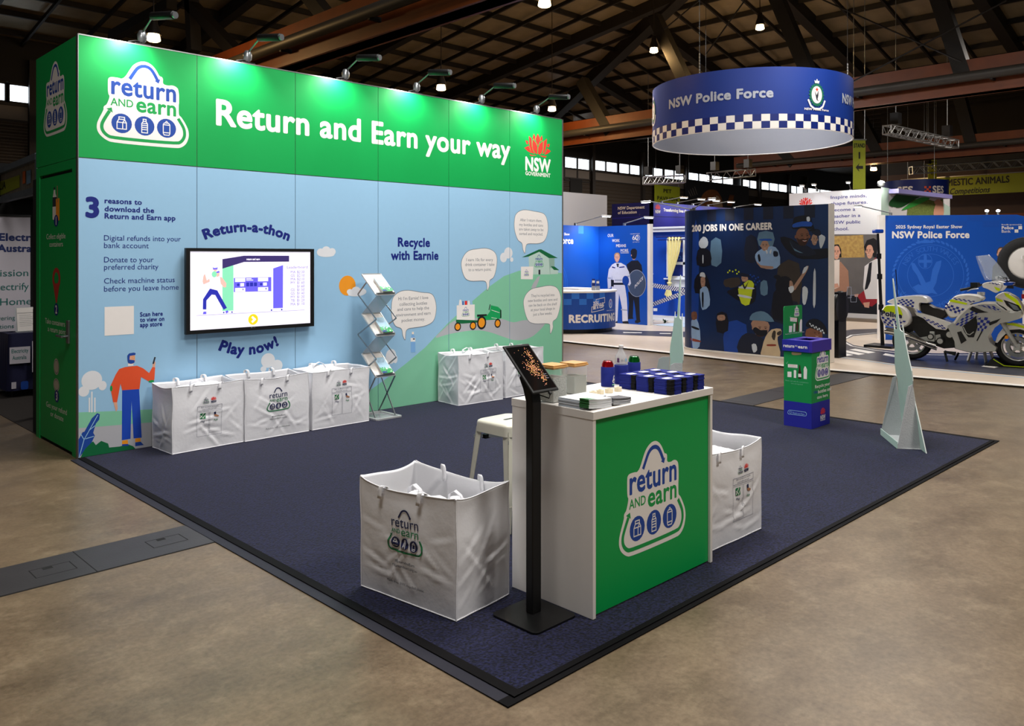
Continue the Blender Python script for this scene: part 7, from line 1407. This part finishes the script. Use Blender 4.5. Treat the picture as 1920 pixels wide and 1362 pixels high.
p = (14.734,-3.52,1.604); SPW = thing('spare_wheel', 'white spare wheel in a black tyre on a white post, behind the motorcycle', 'wheel', (p[0], p[1], .03)); AXV = (Vector((-2.21, -7.467, 0))-Vector((p[0], p[1], 0))).normalized(); RX = AXV.to_track_quat('X', 'Z').to_matrix()
def wh(prof, m, n=40):
    q = MB(); q.lathe(prof, (0, 0, 0), m, n=n, axis='X', caps=m is not TYRE); q.v = [tuple(RX@Vector(v)+Vector(p)) for v in q.v]; return q
TYRE = M('tyre_rubber', '#101011', .75, var=.2, bump=.3, bscale=60); TWH = M('trailer_white', '#dcd8d2', .4, var=.02)
obj('tyre', wh([(.30, -.10), (.42, -.12), (.46, -.07), (.47, 0), (.46, .07), (.42, .12), (.30, .10)], TYRE), SPW); obj('disc', wh([(.31, -.04), (.31, .075), (.26, .09), (.03, .09)], TWH), SPW)
q = MB(); d_ = Vector((.7126, -.7016, 0)); 
for a, b, w1, h1 in ((Vector(p)+AXV*.16+d_*.03+Vector((0, 0, .12)), Vector(p)+AXV*.16+d_*.03+Vector((0, 0, -.8)), .12, .05), (Vector(p)+AXV*.16-d_*.10+Vector((0, 0, .10)), Vector(p)+AXV*.16+d_*.2+Vector((0, 0, .10)), .06, .05), (Vector(p)+AXV*.1+d_*-.12+Vector((0, 0, -.72)), Vector(p)+AXV*.1+d_*.3+Vector((0, 0, -.66)), .05, .2)): q.beam(a, b, w1, h1, TWH, up=AXV)
q.box(p[0]-.06, p[1]-.06, .03, p[0]+.06, p[1]+.06, p[2]-.5, TWH); obj('post', q, SPW); q = MB(); c = Vector(p)+AXV*.2+d_*-.02+Vector((0, 0, -.60)); q.obox(c, (.05, .14, .08), M('red_lens', '#7c1214', .3), RX); obj('tail_light', q, SPW)

# ================================================================ police motorcycle
BO = Vector((11.88, -2.56, 0)); BD_ = Vector((.1563, -.9877, 0)); BN_ = Vector((-.9877, -.1563, 0))
def BF(u, v, w=0): return tuple(BO+BD_*u+BN_*w+Vector((0, 0, v)))
MWHT = M('bike_white', '#dfdcd6', .22, var=.02, coat=.6); MSIL = M('bike_silver', '#b9bab6', .3, .4, var=.04); MLIM = M('bike_lime', '#c8e000', .35, var=.03); MCHK = M('bike_check_blue', '#1a2a86', .35, var=.05)
MSEAT = M('seat_vinyl', '#1a1614', .45, var=.2, bump=.1); CHROME = M('chrome', '#cfccc6', .12, 1.); ENG = M('engine_dark', '#2a2a2a', .4, .6, var=.3, scale=20); MBLK = M('bike_black', '#0c0c0d', .35, var=.1)
BIKE = thing('motorcycle', 'white police motorcycle with blue checks and lime bands, parked before the blue crest wall', 'motorcycle', tuple(BO+BD_*.7+Vector((0, 0, .03))))
def puff(q, pts, w0, w1, m, ins=.9, edge=.28):
    c = Vector((sum(p[0] for p in pts)/len(pts), sum(p[1] for p in pts)/len(pts))); n = len(pts); tri = tessellate_polygon([[Vector((p[0], p[1], 0)) for p in pts]])
    sc = lambda s: [tuple(c+(Vector(p)-c)*s) for p in pts]; mid = (1-edge)
    ws = [(ins, w0), (1-(1-ins)*.35, w0+(w1-w0)*edge*.3), (1, w0+(w1-w0)*edge), (1, w1-(w1-w0)*edge), (1-(1-ins)*.35, w1-(w1-w0)*edge*.3), (ins, w1)]
    vs = []
    for s, w_ in ws: vs += [BF(a, b, w_) for a, b in sc(s)]
    q.add(vs, [(k*n+i, k*n+(i+1) % n, (k+1)*n+(i+1) % n, (k+1)*n+i) for k in range(5) for i in range(n)], m, True)
    q.add(vs, [tuple(t) for t in tri]+[tuple(5*n+i for i in t) for t in tri], m, True); return q
def shell(name, pts, w0, w1, m, ins=.92, sm=3, ink=None, off=.003):
    q = MB(); puff(q, spline(pts, sm) if sm > 1 else pts, w0, w1, m, ins)
    if ink: ink.put(q, lambda u, v, w=0: BF(u, v, w1+w), off=off, dz=.001)
    return obj(name, q, BIKE)
def wheel(u, v, r, name):
    q = MB(); pr_ = [(r*.72, -.055), (r*.86, -.08), (r*.96, -.07), (r, -.03), (r, .03), (r*.96, .07), (r*.86, .08), (r*.72, .055)]; n = 44
    vs = [BF(u+a*math.cos(2*PI*i/n), v+a*math.sin(2*PI*i/n), w_) for a, w_ in pr_ for i in range(n)]
    q.add(vs, [(k*n+i, k*n+(i+1) % n, (k+1)*n+(i+1) % n, (k+1)*n+i) for k in range(7) for i in range(n)], TYRE, True); t = obj('wheel', q, BIKE)
    q = MB(); pr_ = [(r*.73, -.05), (r*.66, -.05), (r*.64, 0), (r*.66, .05), (r*.73, .05)]
    vs = [BF(u+a*math.cos(2*PI*i/n), v+a*math.sin(2*PI*i/n), w_) for a, w_ in pr_ for i in range(n)]
    q.add(vs, [(k*n+i, k*n+(i+1) % n, (k+1)*n+(i+1) % n, (k+1)*n+i) for k in range(4) for i in range(n)], MSIL, True)
    for k in range(5):
        a = 2*PI*k/5+.3; q.beam(BF(u, v), BF(u+r*.66*math.cos(a), v+r*.66*math.sin(a)), .035, .05, MSIL, up=BN_)
    q.cyl(BF(u, v, -.07), BF(u, v, .07), .05, MSIL, n=16); obj('rim', q, t)
    q = MB()
    for s in ((.075,) if name == 'rear' else (-.075, .075)):
        ra = [(.10, s), (r*.52, s), (r*.52, s+.006), (.10, s+.006)]; vs = [BF(u+a*math.cos(2*PI*i/n), v+a*math.sin(2*PI*i/n), w_) for a, w_ in ra for i in range(n)]
        q.add(vs, [(k*n+i, k*n+(i+1) % n, ((k+1) % 4)*n+(i+1) % n, ((k+1) % 4)*n+i) for k in range(4) for i in range(n)], STEELG)
    obj('brake_disc', q, t)
rw, fw = ((-0.015,0.321,0.298,0.327),(1.463,0.318,0.272,0.319))
rr_ = max(.30, rw[1]-.03); wheel(rw[0], .03+rr_, rr_, 'rear'); rf = max(.30, fw[1]-.03); wheel(fw[0], .03+rf, rf, 'front')
# engine block, frame and bench
shell('engine', [(-0.023,0.737),(0.158,0.762),(0.409,0.691),(0.612,0.619),(0.64,0.266),(0.467,0.238),(0.292,0.292),(0.098,0.412),(-0.008,0.538)], -.14, .12, ENG, .95, 1)
q = MB()
for e in [(0.286,0.43,0.05,0.066),(0.424,0.365,0.058,0.071),(0.561,0.479,0.069,0.106)]: q.cyl(BF(e[0], e[1], .10), BF(e[0], e[1], .19), e[2], ENG, n=20); q.cyl(BF(e[0], e[1], .19), BF(e[0], e[1], .205), e[2]*.7, MSIL, n=20)
q.obox(BF(*(0.308,0.432), .15), (.04, .07, .16), MSIL); obj('engine_cover', q, BIKE)
q = MB(); pts = [(0.366,0.289),(0.249,0.322),(0.13,0.364),(0.026,0.407),(-0.08,0.442),(-0.187,0.466),(-0.287,0.484),(-0.388,0.495)]; q.tube([BF(a, b, .20) for a, b in pts], [.028, .030, .034, .045, .055, .06, .06, .058], CHROME, n=14); q.tube([BF(a, b-.06, .10) for a, b in pts[:5]], .025, CHROME, n=10); obj('exhaust_pipe', q, BIKE)
q = MB(); q.beam(BF(rw[0], .03+rr_, .11), BF(*(0.424,0.431), .11), .04, .08, MSIL); q.beam(BF(rw[0], .03+rr_, -.11), BF(*(0.424,0.431), -.11), .04, .08, MSIL); obj('swing_arm', q, BIKE)
shell('rear_mudguard', [(-0.293,0.549),(-0.075,0.627),(0.077,0.568),(-0.045,0.461),(-0.23,0.451)], -.09, .09, MBLK)
# seat, tank, tail
shell('seat', [(0.113,0.933),(0.158,0.956),(0.232,0.954),(0.321,0.9),(0.424,0.879),(0.528,0.826),(0.485,0.735),(0.409,0.72),(0.336,0.728),(0.203,0.764),(0.121,0.826)], -.15, .13, MSEAT, .86)
k = Ink(); checks(k, *[(0.496,0.971),(0.768,0.892),(0.712,0.785),(0.482,0.889)], 7, 3, MCHK); k.poly([(0.551,1.022),(0.583,1.039),(0.804,0.981),(0.79,0.957),(0.547,1.002)], MLIM); checks(k, *[(0.612,1.064),(0.909,1.02),(0.888,0.991),(0.597,1.039)], 9, 2, MCHK)
shell('fuel_tank', [(0.467,0.886),(0.504,0.955),(0.554,1.022),(0.64,1.102),(0.783,1.128),(0.937,1.117),(1.023,1.081),(1.003,1.023),(0.867,0.976),(0.783,0.869),(0.683,0.768),(0.583,0.731),(0.525,0.761)], -.17, .15, MWHT, .88, ink=k)
q = MB(); e = (0.972,1.126,0.042,0.029); q.cyl(BF(e[0], e[1]-.02), BF(e[0], e[1]+.03), .055, MSIL, n=20); obj('filler_cap', q, BIKE)
k = Ink(); checks(k, *[(-0.21,0.935),(0.041,0.894),(0.056,1.01),(-0.172,1.028)], 7, 4, MCHK)
shell('tail_box', [(-0.369,0.955),(-0.349,0.989),(-0.202,1.052),(-0.035,1.077),(0.101,1.087),(0.219,1.064),(0.274,0.988),(0.249,0.967),(0.13,0.963),(0.138,0.832),(0.071,0.871),(-0.08,0.906),(-0.264,0.925)], -.20, .20, MWHT, .92, ink=k)
k = Ink(); checks(k, *[(0.175,0.744),(0.497,0.604),(0.497,0.54),(0.219,0.68)], 10, 3, MCHK)
shell('side_cover', [(0.041,0.812),(0.175,0.798),(0.308,0.758),(0.569,0.669),(0.597,0.642),(0.511,0.537),(0.366,0.552),(0.249,0.641),(0.175,0.719),(0.071,0.764)], -.18, .17, MWHT, .95, 1, ink=k)
for sgn, nm in ((1, 'near'), (-1, 'far')):
    k = None; w0, w1 = (.20, .42) if sgn > 0 else (-.42, -.20)
    if sgn > 0:
        k = Ink(); k.poly(spline([(-0.378,0.838),(-0.327,0.91),(-0.228,0.918),(-0.144,0.913),(-0.103,0.849),(-0.084,0.768),(-0.197,0.792),(-0.289,0.817),(-0.366,0.805)], 3), MLIM); k.L = 2; k.text('Police', *(-0.403,0.761,-0.088,0.076), M('bike_lettering', '#10143a', .4), .05, tilt=-.12)
        checks(k, *[(-0.374,0.664),(-0.069,0.629),(-0.099,0.586),(-0.335,0.599)], 8, 2, MCHK); checks(k, *[(-0.397,0.738),(-0.031,0.68),(-0.061,0.637),(-0.381,0.668)], 9, 2, MCHK)
    shell('pannier', [(-0.42,0.753),(-0.409,0.837),(-0.338,0.919),(-0.243,0.934),(-0.144,0.929),(-0.031,0.865),(0.031,0.724),(0.011,0.625),(-0.088,0.567),(-0.212,0.567),(-0.35,0.59),(-0.406,0.679)], w0, w1, MWHT, .90, ink=k)
# fairing, cowl, screen, mirror
k = Ink(); checks(k, *[(0.647,0.636),(0.753,0.617),(0.976,0.858),(0.837,0.868)], 4, 6, MCHK); checks(k, *[(0.948,0.564),(1.045,0.553),(1.14,0.77),(0.948,0.785)], 4, 5, MCHK); checks(k, *[(0.921,0.966),(1.208,0.953),(1.262,0.869),(1.045,0.931)], 8, 2, MCHK)
k.L = 2; k.poly([(0.739,0.617),(0.935,0.801),(0.951,0.627),(0.9,0.458),(0.823,0.454),(0.767,0.538)], MBLK); k.poly([(0.935,0.413),(1.004,0.567),(1.017,0.552),(0.946,0.398)], MBLK); k.poly([(0.668,0.525),(0.725,0.544),(0.802,0.405),(0.725,0.344)], ENG); k.poly([(1.099,0.698),(1.262,0.768),(1.208,0.703),(1.113,0.651)], ENG); k.poly([(0.879,0.941),(1.045,0.868),(1.099,0.855),(0.935,0.835),(0.837,0.892)], ENG); k.L = 3; k.stroke([(0.753,0.617),(0.802,0.508),(0.844,0.495),(0.9,0.546)], .012, MSIL); k.stroke([(0.626,0.659),(0.697,0.79),(0.837,0.94),(1.017,0.996),(1.181,0.999)], .03, MWHT); k.stroke([(0.935,0.753),(1.113,0.855),(1.262,0.892),(1.382,0.882)], .02, MSIL)
shell('fairing', [(0.514,0.621),(0.597,0.674),(0.697,0.79),(0.837,0.952),(1.017,1.009),(1.181,1.011),(1.328,0.895),(1.421,0.865),(1.527,0.903),(1.549,0.87),(1.513,0.776),(1.382,0.724),(1.262,0.698),(1.14,0.59),(1.088,0.477),(1.116,0.382),(1.208,0.309),(1.194,0.249),(1.004,0.22),(0.795,0.213),(0.626,0.255),(0.614,0.369),(0.554,0.511)], -.23, .22, MSIL, .96, 1, ink=k)
k = Ink(); k.poly([(1.295,1.167),(1.346,1.148),(1.466,1.066),(1.525,0.959),(1.519,0.92),(1.439,1.019),(1.319,1.108)], MLIM); k.poly([(1.29,1.053),(1.373,1.024),(1.492,0.974),(1.542,0.875),(1.426,0.886),(1.333,0.968)], MBLK); k.L = 2; k.poly([(1.346,1.015),(1.466,0.965),(1.506,0.897),(1.426,0.906)], M('headlight_glass', '#5a6068', .08, coat=.8)); k.poly([(1.184,1.081),(1.282,1.045),(1.282,1.016),(1.198,1.034)], MLIM)
shell('front_cowl', [(1.171,1.096),(1.266,1.166),(1.36,1.156),(1.466,1.078),(1.525,0.975),(1.556,0.868),(1.492,0.819),(1.386,0.848),(1.292,0.935),(1.211,0.987)], -.20, .17, MWHT, .92, 2, ink=k)
SCRN = M('clear_screen', '#c8d2dc', .05, alpha=.22, var=0, coat=.5)
q = MB(); pr_ = [(0.993,1.742),(1.09,1.742),(1.131,1.671),(1.362,1.349),(1.322,1.337),(1.062,1.36),(0.993,1.462),(0.916,1.702)]
rows = [[(1.048,1.351),(1.362,1.349)],[(1.013,1.431),(1.308,1.435)],[(0.979,1.518),(1.247,1.529)],[(0.944,1.622),(1.179,1.631)],[(0.916,1.722),(1.083,1.742)]]
q.grid(lambda a, b: (lambda t, i: BF(*(Vector(rows[i][0]).lerp(Vector(rows[i][1]), .0).lerp(Vector(rows[min(i+1, 4)][0]), t)*(1-(1-abs(2*a-1)**2))+Vector(rows[i][1]).lerp(Vector(rows[min(i+1, 4)][1]), t)*(1-abs(2*a-1)**2)), (a-.5)*.46*(1-.35*b)))(b*4-int(min(b*4, 3.999)), int(min(b*4, 3.999))), 16, 12, SCRN)
o = obj('windscreen', q, BIKE, fix=False); sd = o.modifiers.new('t', 'SOLIDIFY'); sd.thickness = .004
q = MB(); puff(q, [(1.171,1.403),(1.218,1.417),(1.333,1.367),(1.313,1.33),(1.184,1.348)], .0, .10, MWHT); k = Ink(); k.text('Police', *(1.209,1.365,1.333,0.045), MBLK, .04, tilt=-.0); k.put(q, lambda u, v, w=0: BF(u, v, .10+w), off=.002); obj('screen_label', q, BIKE)
q = MB(); puff(q, [(1.286,1.31),(1.342,1.324),(1.424,1.319),(1.421,1.282),(1.328,1.268),(1.291,1.275)], -.16, .20, M('blue_lamp', '#123f9e', .25, var=.05)); obj('blue_light', q, BIKE)
for s in (1, -1):
    k = Ink() if s > 0 else None
    if k: checks(k, *[(1.119,1.312),(1.259,1.279),(1.259,1.305),(1.146,1.328)], 6, 2, MCHK); k.L = 2; k.poly([(1.188,1.262),(1.268,1.233),(1.266,1.187),(1.219,1.209)], MLIM)
    shell('mirror', [(1.04,1.301),(1.132,1.331),(1.266,1.309),(1.295,1.269),(1.268,1.207),(1.212,1.162),(1.105,1.219),(1.038,1.248)], *((.30, .42) if s > 0 else (-.42, -.30)), MWHT, .92, ink=k)
q = MB(); a = [(0.735,1.197),(0.86,1.224),(0.956,1.265),(1.038,1.29)]; q.tube([BF(*a[0], .40), BF(*a[1], .37), BF(*a[2], .30), BF(*a[3], .16)], [.02, .02, .014, .014], MBLK); q.tube([BF(*a[0], -.40), BF(*a[1], -.37), BF(*a[2], -.30), BF(*a[3], -.16)], [.02, .02, .014, .014], MBLK); q.tube([BF(*p, .40) for p in [(0.832,1.181),(0.887,1.209),(0.983,1.222)]], .008, ALU); q.obox(BF(*(0.929,1.28), .33), (.12, .10, .07), MBLK); obj('handlebar', q, BIKE)
# fork, front mudguard, stand
q = MB(); a = [(1.252,0.73),(1.466,0.336)]
for s in (.13, -.13): q.cyl(BF(*a[0], s), BF(*a[1], s), .032, MSIL, n=14); q.obox(BF(*a[1], s), (.05, .09, .10), MSIL)
obj('fork', q, BIKE)
k = Ink(); k.poly([(1.319,0.694),(1.439,0.695),(1.571,0.652),(1.571,0.618),(1.439,0.653),(1.333,0.668)], MLIM)
shell('front_mudguard', [(1.168,0.38),(1.205,0.508),(1.306,0.662),(1.386,0.702),(1.506,0.687),(1.65,0.625),(1.65,0.564),(1.506,0.61),(1.373,0.592),(1.272,0.48),(1.198,0.374)], -.10, .10, MWHT, .97, 1, ink=k)
q = MB(); e = (1.329,0.476,0.029,0.037); q.cyl(BF(e[0], e[1], .10), BF(e[0], e[1], .12), .028, ORANGE, n=16); obj('reflector', q, BIKE)
q = MB(); a = [(0.482,0.206),(0.525,0.007),(0.64,0.161),(0.583,0.011),(0.853,0.2),(0.811,0.029)]; q.tube([BF(*a[2], -.12), (*BF(a[3][0], 0, -.2)[:2], .045)], .018, MBLK); obj('stand_leg', q, BIKE); q = MB(); q.tube([BF(*a[0], .15), (*BF(a[1][0], 0, .18)[:2], .045)], .018, MBLK); obj('stand_leg', q, BIKE); q = MB(); q.beam(BF(*a[0], .16), BF(*a[2], .16), .03, .03, MBLK); q.obox(BF(*(0.569,0.198), .20), (.05, .16, .03), MBLK); obj('stand_bar', q, BIKE)
q = MB(); a = [(-0.197,1.488),(-0.185,1.043)]; q.cyl(BF(*(-0.258,1.025), -.1), BF(*(-0.285,1.499), -.1), .007, MBLK, n=8); obj('aerial', q, BIKE)
q = MB(); a = (1.178,-0.052); q.prism([(fw[0]-.42, .032), (fw[0]+.45, .032), (fw[0]+.45, .06), (fw[0]+.3, .06), (fw[0]+.05, .034), (fw[0]-.1, .034), (fw[0]-.30, .15), (fw[0]-.34, .13), (fw[0]-.38, .06)], lambda u, v, h: BF(u, v, h), .16, .24, MBLK); q.prism([(fw[0]-.42, .032), (fw[0]+.45, .032), (fw[0]+.45, .06), (fw[0]-.34, .13)], lambda u, v, h: BF(u, v, h), -.24, -.16, MBLK); q.box(0, 0, 0, 0, 0, 0, MBLK) if 0 else None
for u in (-.36, .40): q.beam(BF(fw[0]+u, .045, -.24), BF(fw[0]+u, .045, .24), .08, .025, MBLK)
k = Ink(); k.stroke([(fw[0]-.30, .14), (fw[0]-.16, .05), (fw[0]+.1, .05)], .012, MLIM); k.put(q, lambda u, v, w=0: BF(u, v, .24+w), off=.002); solo('wheel_chock', q, 'black wheel chock with a yellow edge under the front tyre of the motorcycle', 'wheel chock', base=BF(fw[0], .03))
q = MB(); c = Vector(BF(*(0.917,0.044), -.45)); c.z = .03
for a, b in ((-.16, -.1), (.16, -.1), (-.16, .1), (.16, .1)): q.beam((c.x+a*1.25, c.y+b*1.3, .03), (c.x+a*.9, c.y+b*.9, .22), .035, .035, EDGEW)
q.box(c.x-.2, c.y-.14, .21, c.x+.2, c.y+.14, .24, EDGEW); solo('step_stool', q, 'low white step stool on the floor behind the motorcycle', 'stool', base=tuple(c))

# ================================================================ neighbouring booth at the far left
NBK = M('drape_black', '#060606', .95, var=.2); LGR = M('left_carpet', '#2a2522', 1, var=.3, scale=60)
q = MB(); q.box(.02, 1.30, .0, 6.2, 8, .006, LGR); solo('dark_carpet', q, 'dark brown carpet on the floor of the booth at the far left', 'carpet', base=(3, 4.6, 0))
q = MB(); q.box(.03, 1.27, .007, .11, 1.47, 2.46, NBK); q.box(.11, 1.27, .007, 6.1, 1.30, 2.46, NBK); q.box(.12, 4.40, .007, 6.1, 4.46, 2.9, NBK); q.box(.5, 1.30, 2.46, 6.1, 4.46, 2.50, NBK); solo('black_partition', q, 'black partitions around the dark booth behind the green side door', 'partition', base=(.1, 1.3, .007))  # back wall and roof are added in black to keep the interior dark
WD = M('weathered_timber', '#6a6258', .7, var=.4, scale=12, hex2='#8d8578'); WDF = M('fascia_frame', '#57606a', .6, var=.3, scale=10)
FF = Path([(.42, 5.2), (.28, 2.25)]); LF = FF.length(); z0, z1 = 2.42, 2.78
t = thing('booth_fascia', 'weathered timber fascia with a lime name board, over the booth at the far left', 'fascia', (.35, 3.7, 2.42))
q = MB(); q.prism([(0, z0+.04), (LF-.03, z0+.04), (LF-.03, z1-.03), (0, z1-.03)], lambda u, v, h: FF(u, v, -h), .02, .05, WD); k = Ink()
uA, uB, uC = (1.924,2.24,1.141)
a = [(-1.627,2.423),(1.924,2.52),(1.924,2.663),(-1.627,2.661)]
k.poly(a, LIME); k.L = 2; vA = 2.557; k.text('AUSTRALIA', uC-1.4, vA, uC, .09, BLKT, .02)
k.poly([(2.098,2.546),(2.24,2.548),(2.24,2.687),(2.098,2.686)], M('poster_orange', '#c8622a', .6)); k.poly([(2.296,2.527),(2.514,2.53),(2.514,2.677),(2.296,2.677)], M('poster_blue', '#6a8aa8', .6, var=.5, scale=40))
k.put(q, FF, off=-.018, dz=.002); obj('board', q, t, fix=False)
q = MB()
for a, b in (((0, z0), (LF, z0)), ((0, z1), (LF, z1))): q.beam(FF(*a), FF(*b), .07, .07, WDF)
q.beam(FF(LF, z0-.03), FF(LF, z1+.03), .07, .06, WDF); obj('frame', q, t)
q = MB(); p = FF(LF-.02, 0, -.06); q.box(p[0]-.02, p[1]-.03, .007, p[0]+.05, p[1]+.03, z0-.03, BLACKM); obj('post', q, t)
BCL = M('banner_cloth', '#c9c5cf', .8, var=.06, scale=2); TEAL = M('teal_ink', '#176a66', .6); NVI = M('navy_print', '#152a66', .6)
FN = Path([(-3, 4.3), (3, 4.3)]); b0, b1 = (3.033,3.71); zt, zb = (2.217,0.026)
t = thing('fabric_banner', 'pale fabric banner with navy and teal lettering, inside the booth at the far left', 'banner', ((b0+b1)/2-3, 4.3, max(zb, .02)))
q = MB(); q.box(b0-3, 4.3, max(zb, .02), b1-3, 4.33, zt, BCL); k = Ink()
for s, qd, m, b in zip(('Electric', 'Australia', 'mission', 'electrify', 'Homes', 'powering', 'solutions', 'and'), [(3.361,1.917,3.814,0.087),(3.344,1.777,3.851,0.086),(3.263,1.465,3.686,0.086),(3.292,1.291,3.692,0.087),(3.373,1.102,3.777,0.087),(3.246,0.915,3.537,0.053),(3.235,0.81,3.525,0.053),(3.338,0.697,3.454,0.053)], (NVI, NVI, TEAL, TEAL, TEAL, TEAL, TEAL, TEAL), (.04, .04, 0, 0, 0, 0, 0, 0)): k.text(s, *qd, m, b)
k.L = 2; a = [0.398,0.195]; k.rect(b0, a[1], b1, a[0], TEAL)
k.put(q, FN, off=.002, dz=.001, clip=(b0, b1, max(zb, .02), zt)); obj('cloth', q, t, fix=False)
q = MB(); q.box(b0-3, 4.28, zt, b1-3, 4.35, zt+.03, BLACKM); obj('top_rail', q, t)
# navy table with acrylic sign
TBC = M('table_cloth_navy', '#16183c', .85, var=.15); c0 = (0.348,3.781,0)
X0, X1, Y0, Y1 = c0[0], c0[0]+1.1, c0[1], c0[1]+.42; H = .78
t = thing('display_table', 'table under a navy cloth with white runner, in the booth at the far left', 'table', ((X0+X1)/2, (Y0+Y1)/2, .007))
q = MB(); q.box(X0+.02, Y0+.02, H-.03, X1-.02, Y1-.02, H-.006, BLACKM); 
obj('table_top', q, t)
for a in (X0+.06, X1-.06):
    for b in (Y0+.06, Y1-.06): q = MB(); q.cyl((a, b, .007), (a, b, H-.03), .018, BLACKM, n=8); obj('leg', q, t)
q = MB(); per = [(X0, Y0), (X1, Y0), (X1, Y1), (X0, Y1)]; rows = []
def clothp(i, n, z):
    f = i/n*4; s = int(f) % 4; u = f-int(f); a, b = Vector(per[s]), Vector(per[(s+1) % 4]); p = a.lerp(b, u); n_ = Vector(((b-a).y, -(b-a).x)).normalized(); d = .018*math.sin(u*26+s)*(1-z/H)+.02*(1-z/H); return (p.x+n_.x*d, p.y+n_.y*d, z)
n = 96; rr = [[clothp(i, n, z) for i in range(n)] for z in (.09, .3, .55, .74, H)]; q.loft(rr, TBC, caps=False); q.add(rr[-1], [tuple(range(n))], TBC); k = Ink()
k.rect(0, .42, .22, .62, BCL); k.rect(.24, .30, .75, .68, BCL); k.L = 2; k.text('Electricity', .02, .55, .2, .045, TEAL, .02); k.text('Australia', .03, .47, .18, .045, TEAL, .02); k.rect(.02, .12, .07, .2, BCL); k.rrect(.12, .1, .2, .2, .02, BLUE); k.poly([(.4, .49), (.5, .6), (.6, .49), (.5, .38)], TEAL); k.L = 3; k.poly([(.42, .49), (.5, .57), (.58, .49), (.5, .41)], BCL)
k.put(q, Path([(X0, Y0-.045), (X1, Y0-.045)]), off=.002); obj('tablecloth', q, t, fix=False)
t = thing('sign_holder', 'clear sign holder with a printed white page on the navy table', 'sign', (X0+.22, Y0+.15, H)); q = MB(); q.obox((X0+.24, Y0+.2, H+.155), (.25, .006, .31), CLR, Matrix.Rotation(-.2, 3, 'X')); q.box(X0+.115, Y0+.12, H, X0+.365, Y0+.25, H+.005, CLR); obj('holder', q, t)
q = MB(); R_ = Matrix.Rotation(-.2, 3, 'X'); q.obox((X0+.24, Y0+.194, H+.155), (.21, .003, .29), WHITEP, R_); k = Ink(); k.stroke([(-.1, .08), (.1, .08)], .004, INKB)
for i in range(7): k.rect(-.08, .05-.022*i, .05+.01*(i % 3), .053-.022*i, GREYT)
k.put(q, Frame(Vector((X0+.24, Y0+.1925, H+.155)), (1, 0, 0), R_@Vector((0, 0, 1))), off=.0008); obj('page', q, t, fix=False)
area('booth_fill', (1.6, 2.9, 2.44), .5, 22, (1, .95, .9))  # added fill without a fixture, brightens the banner and table
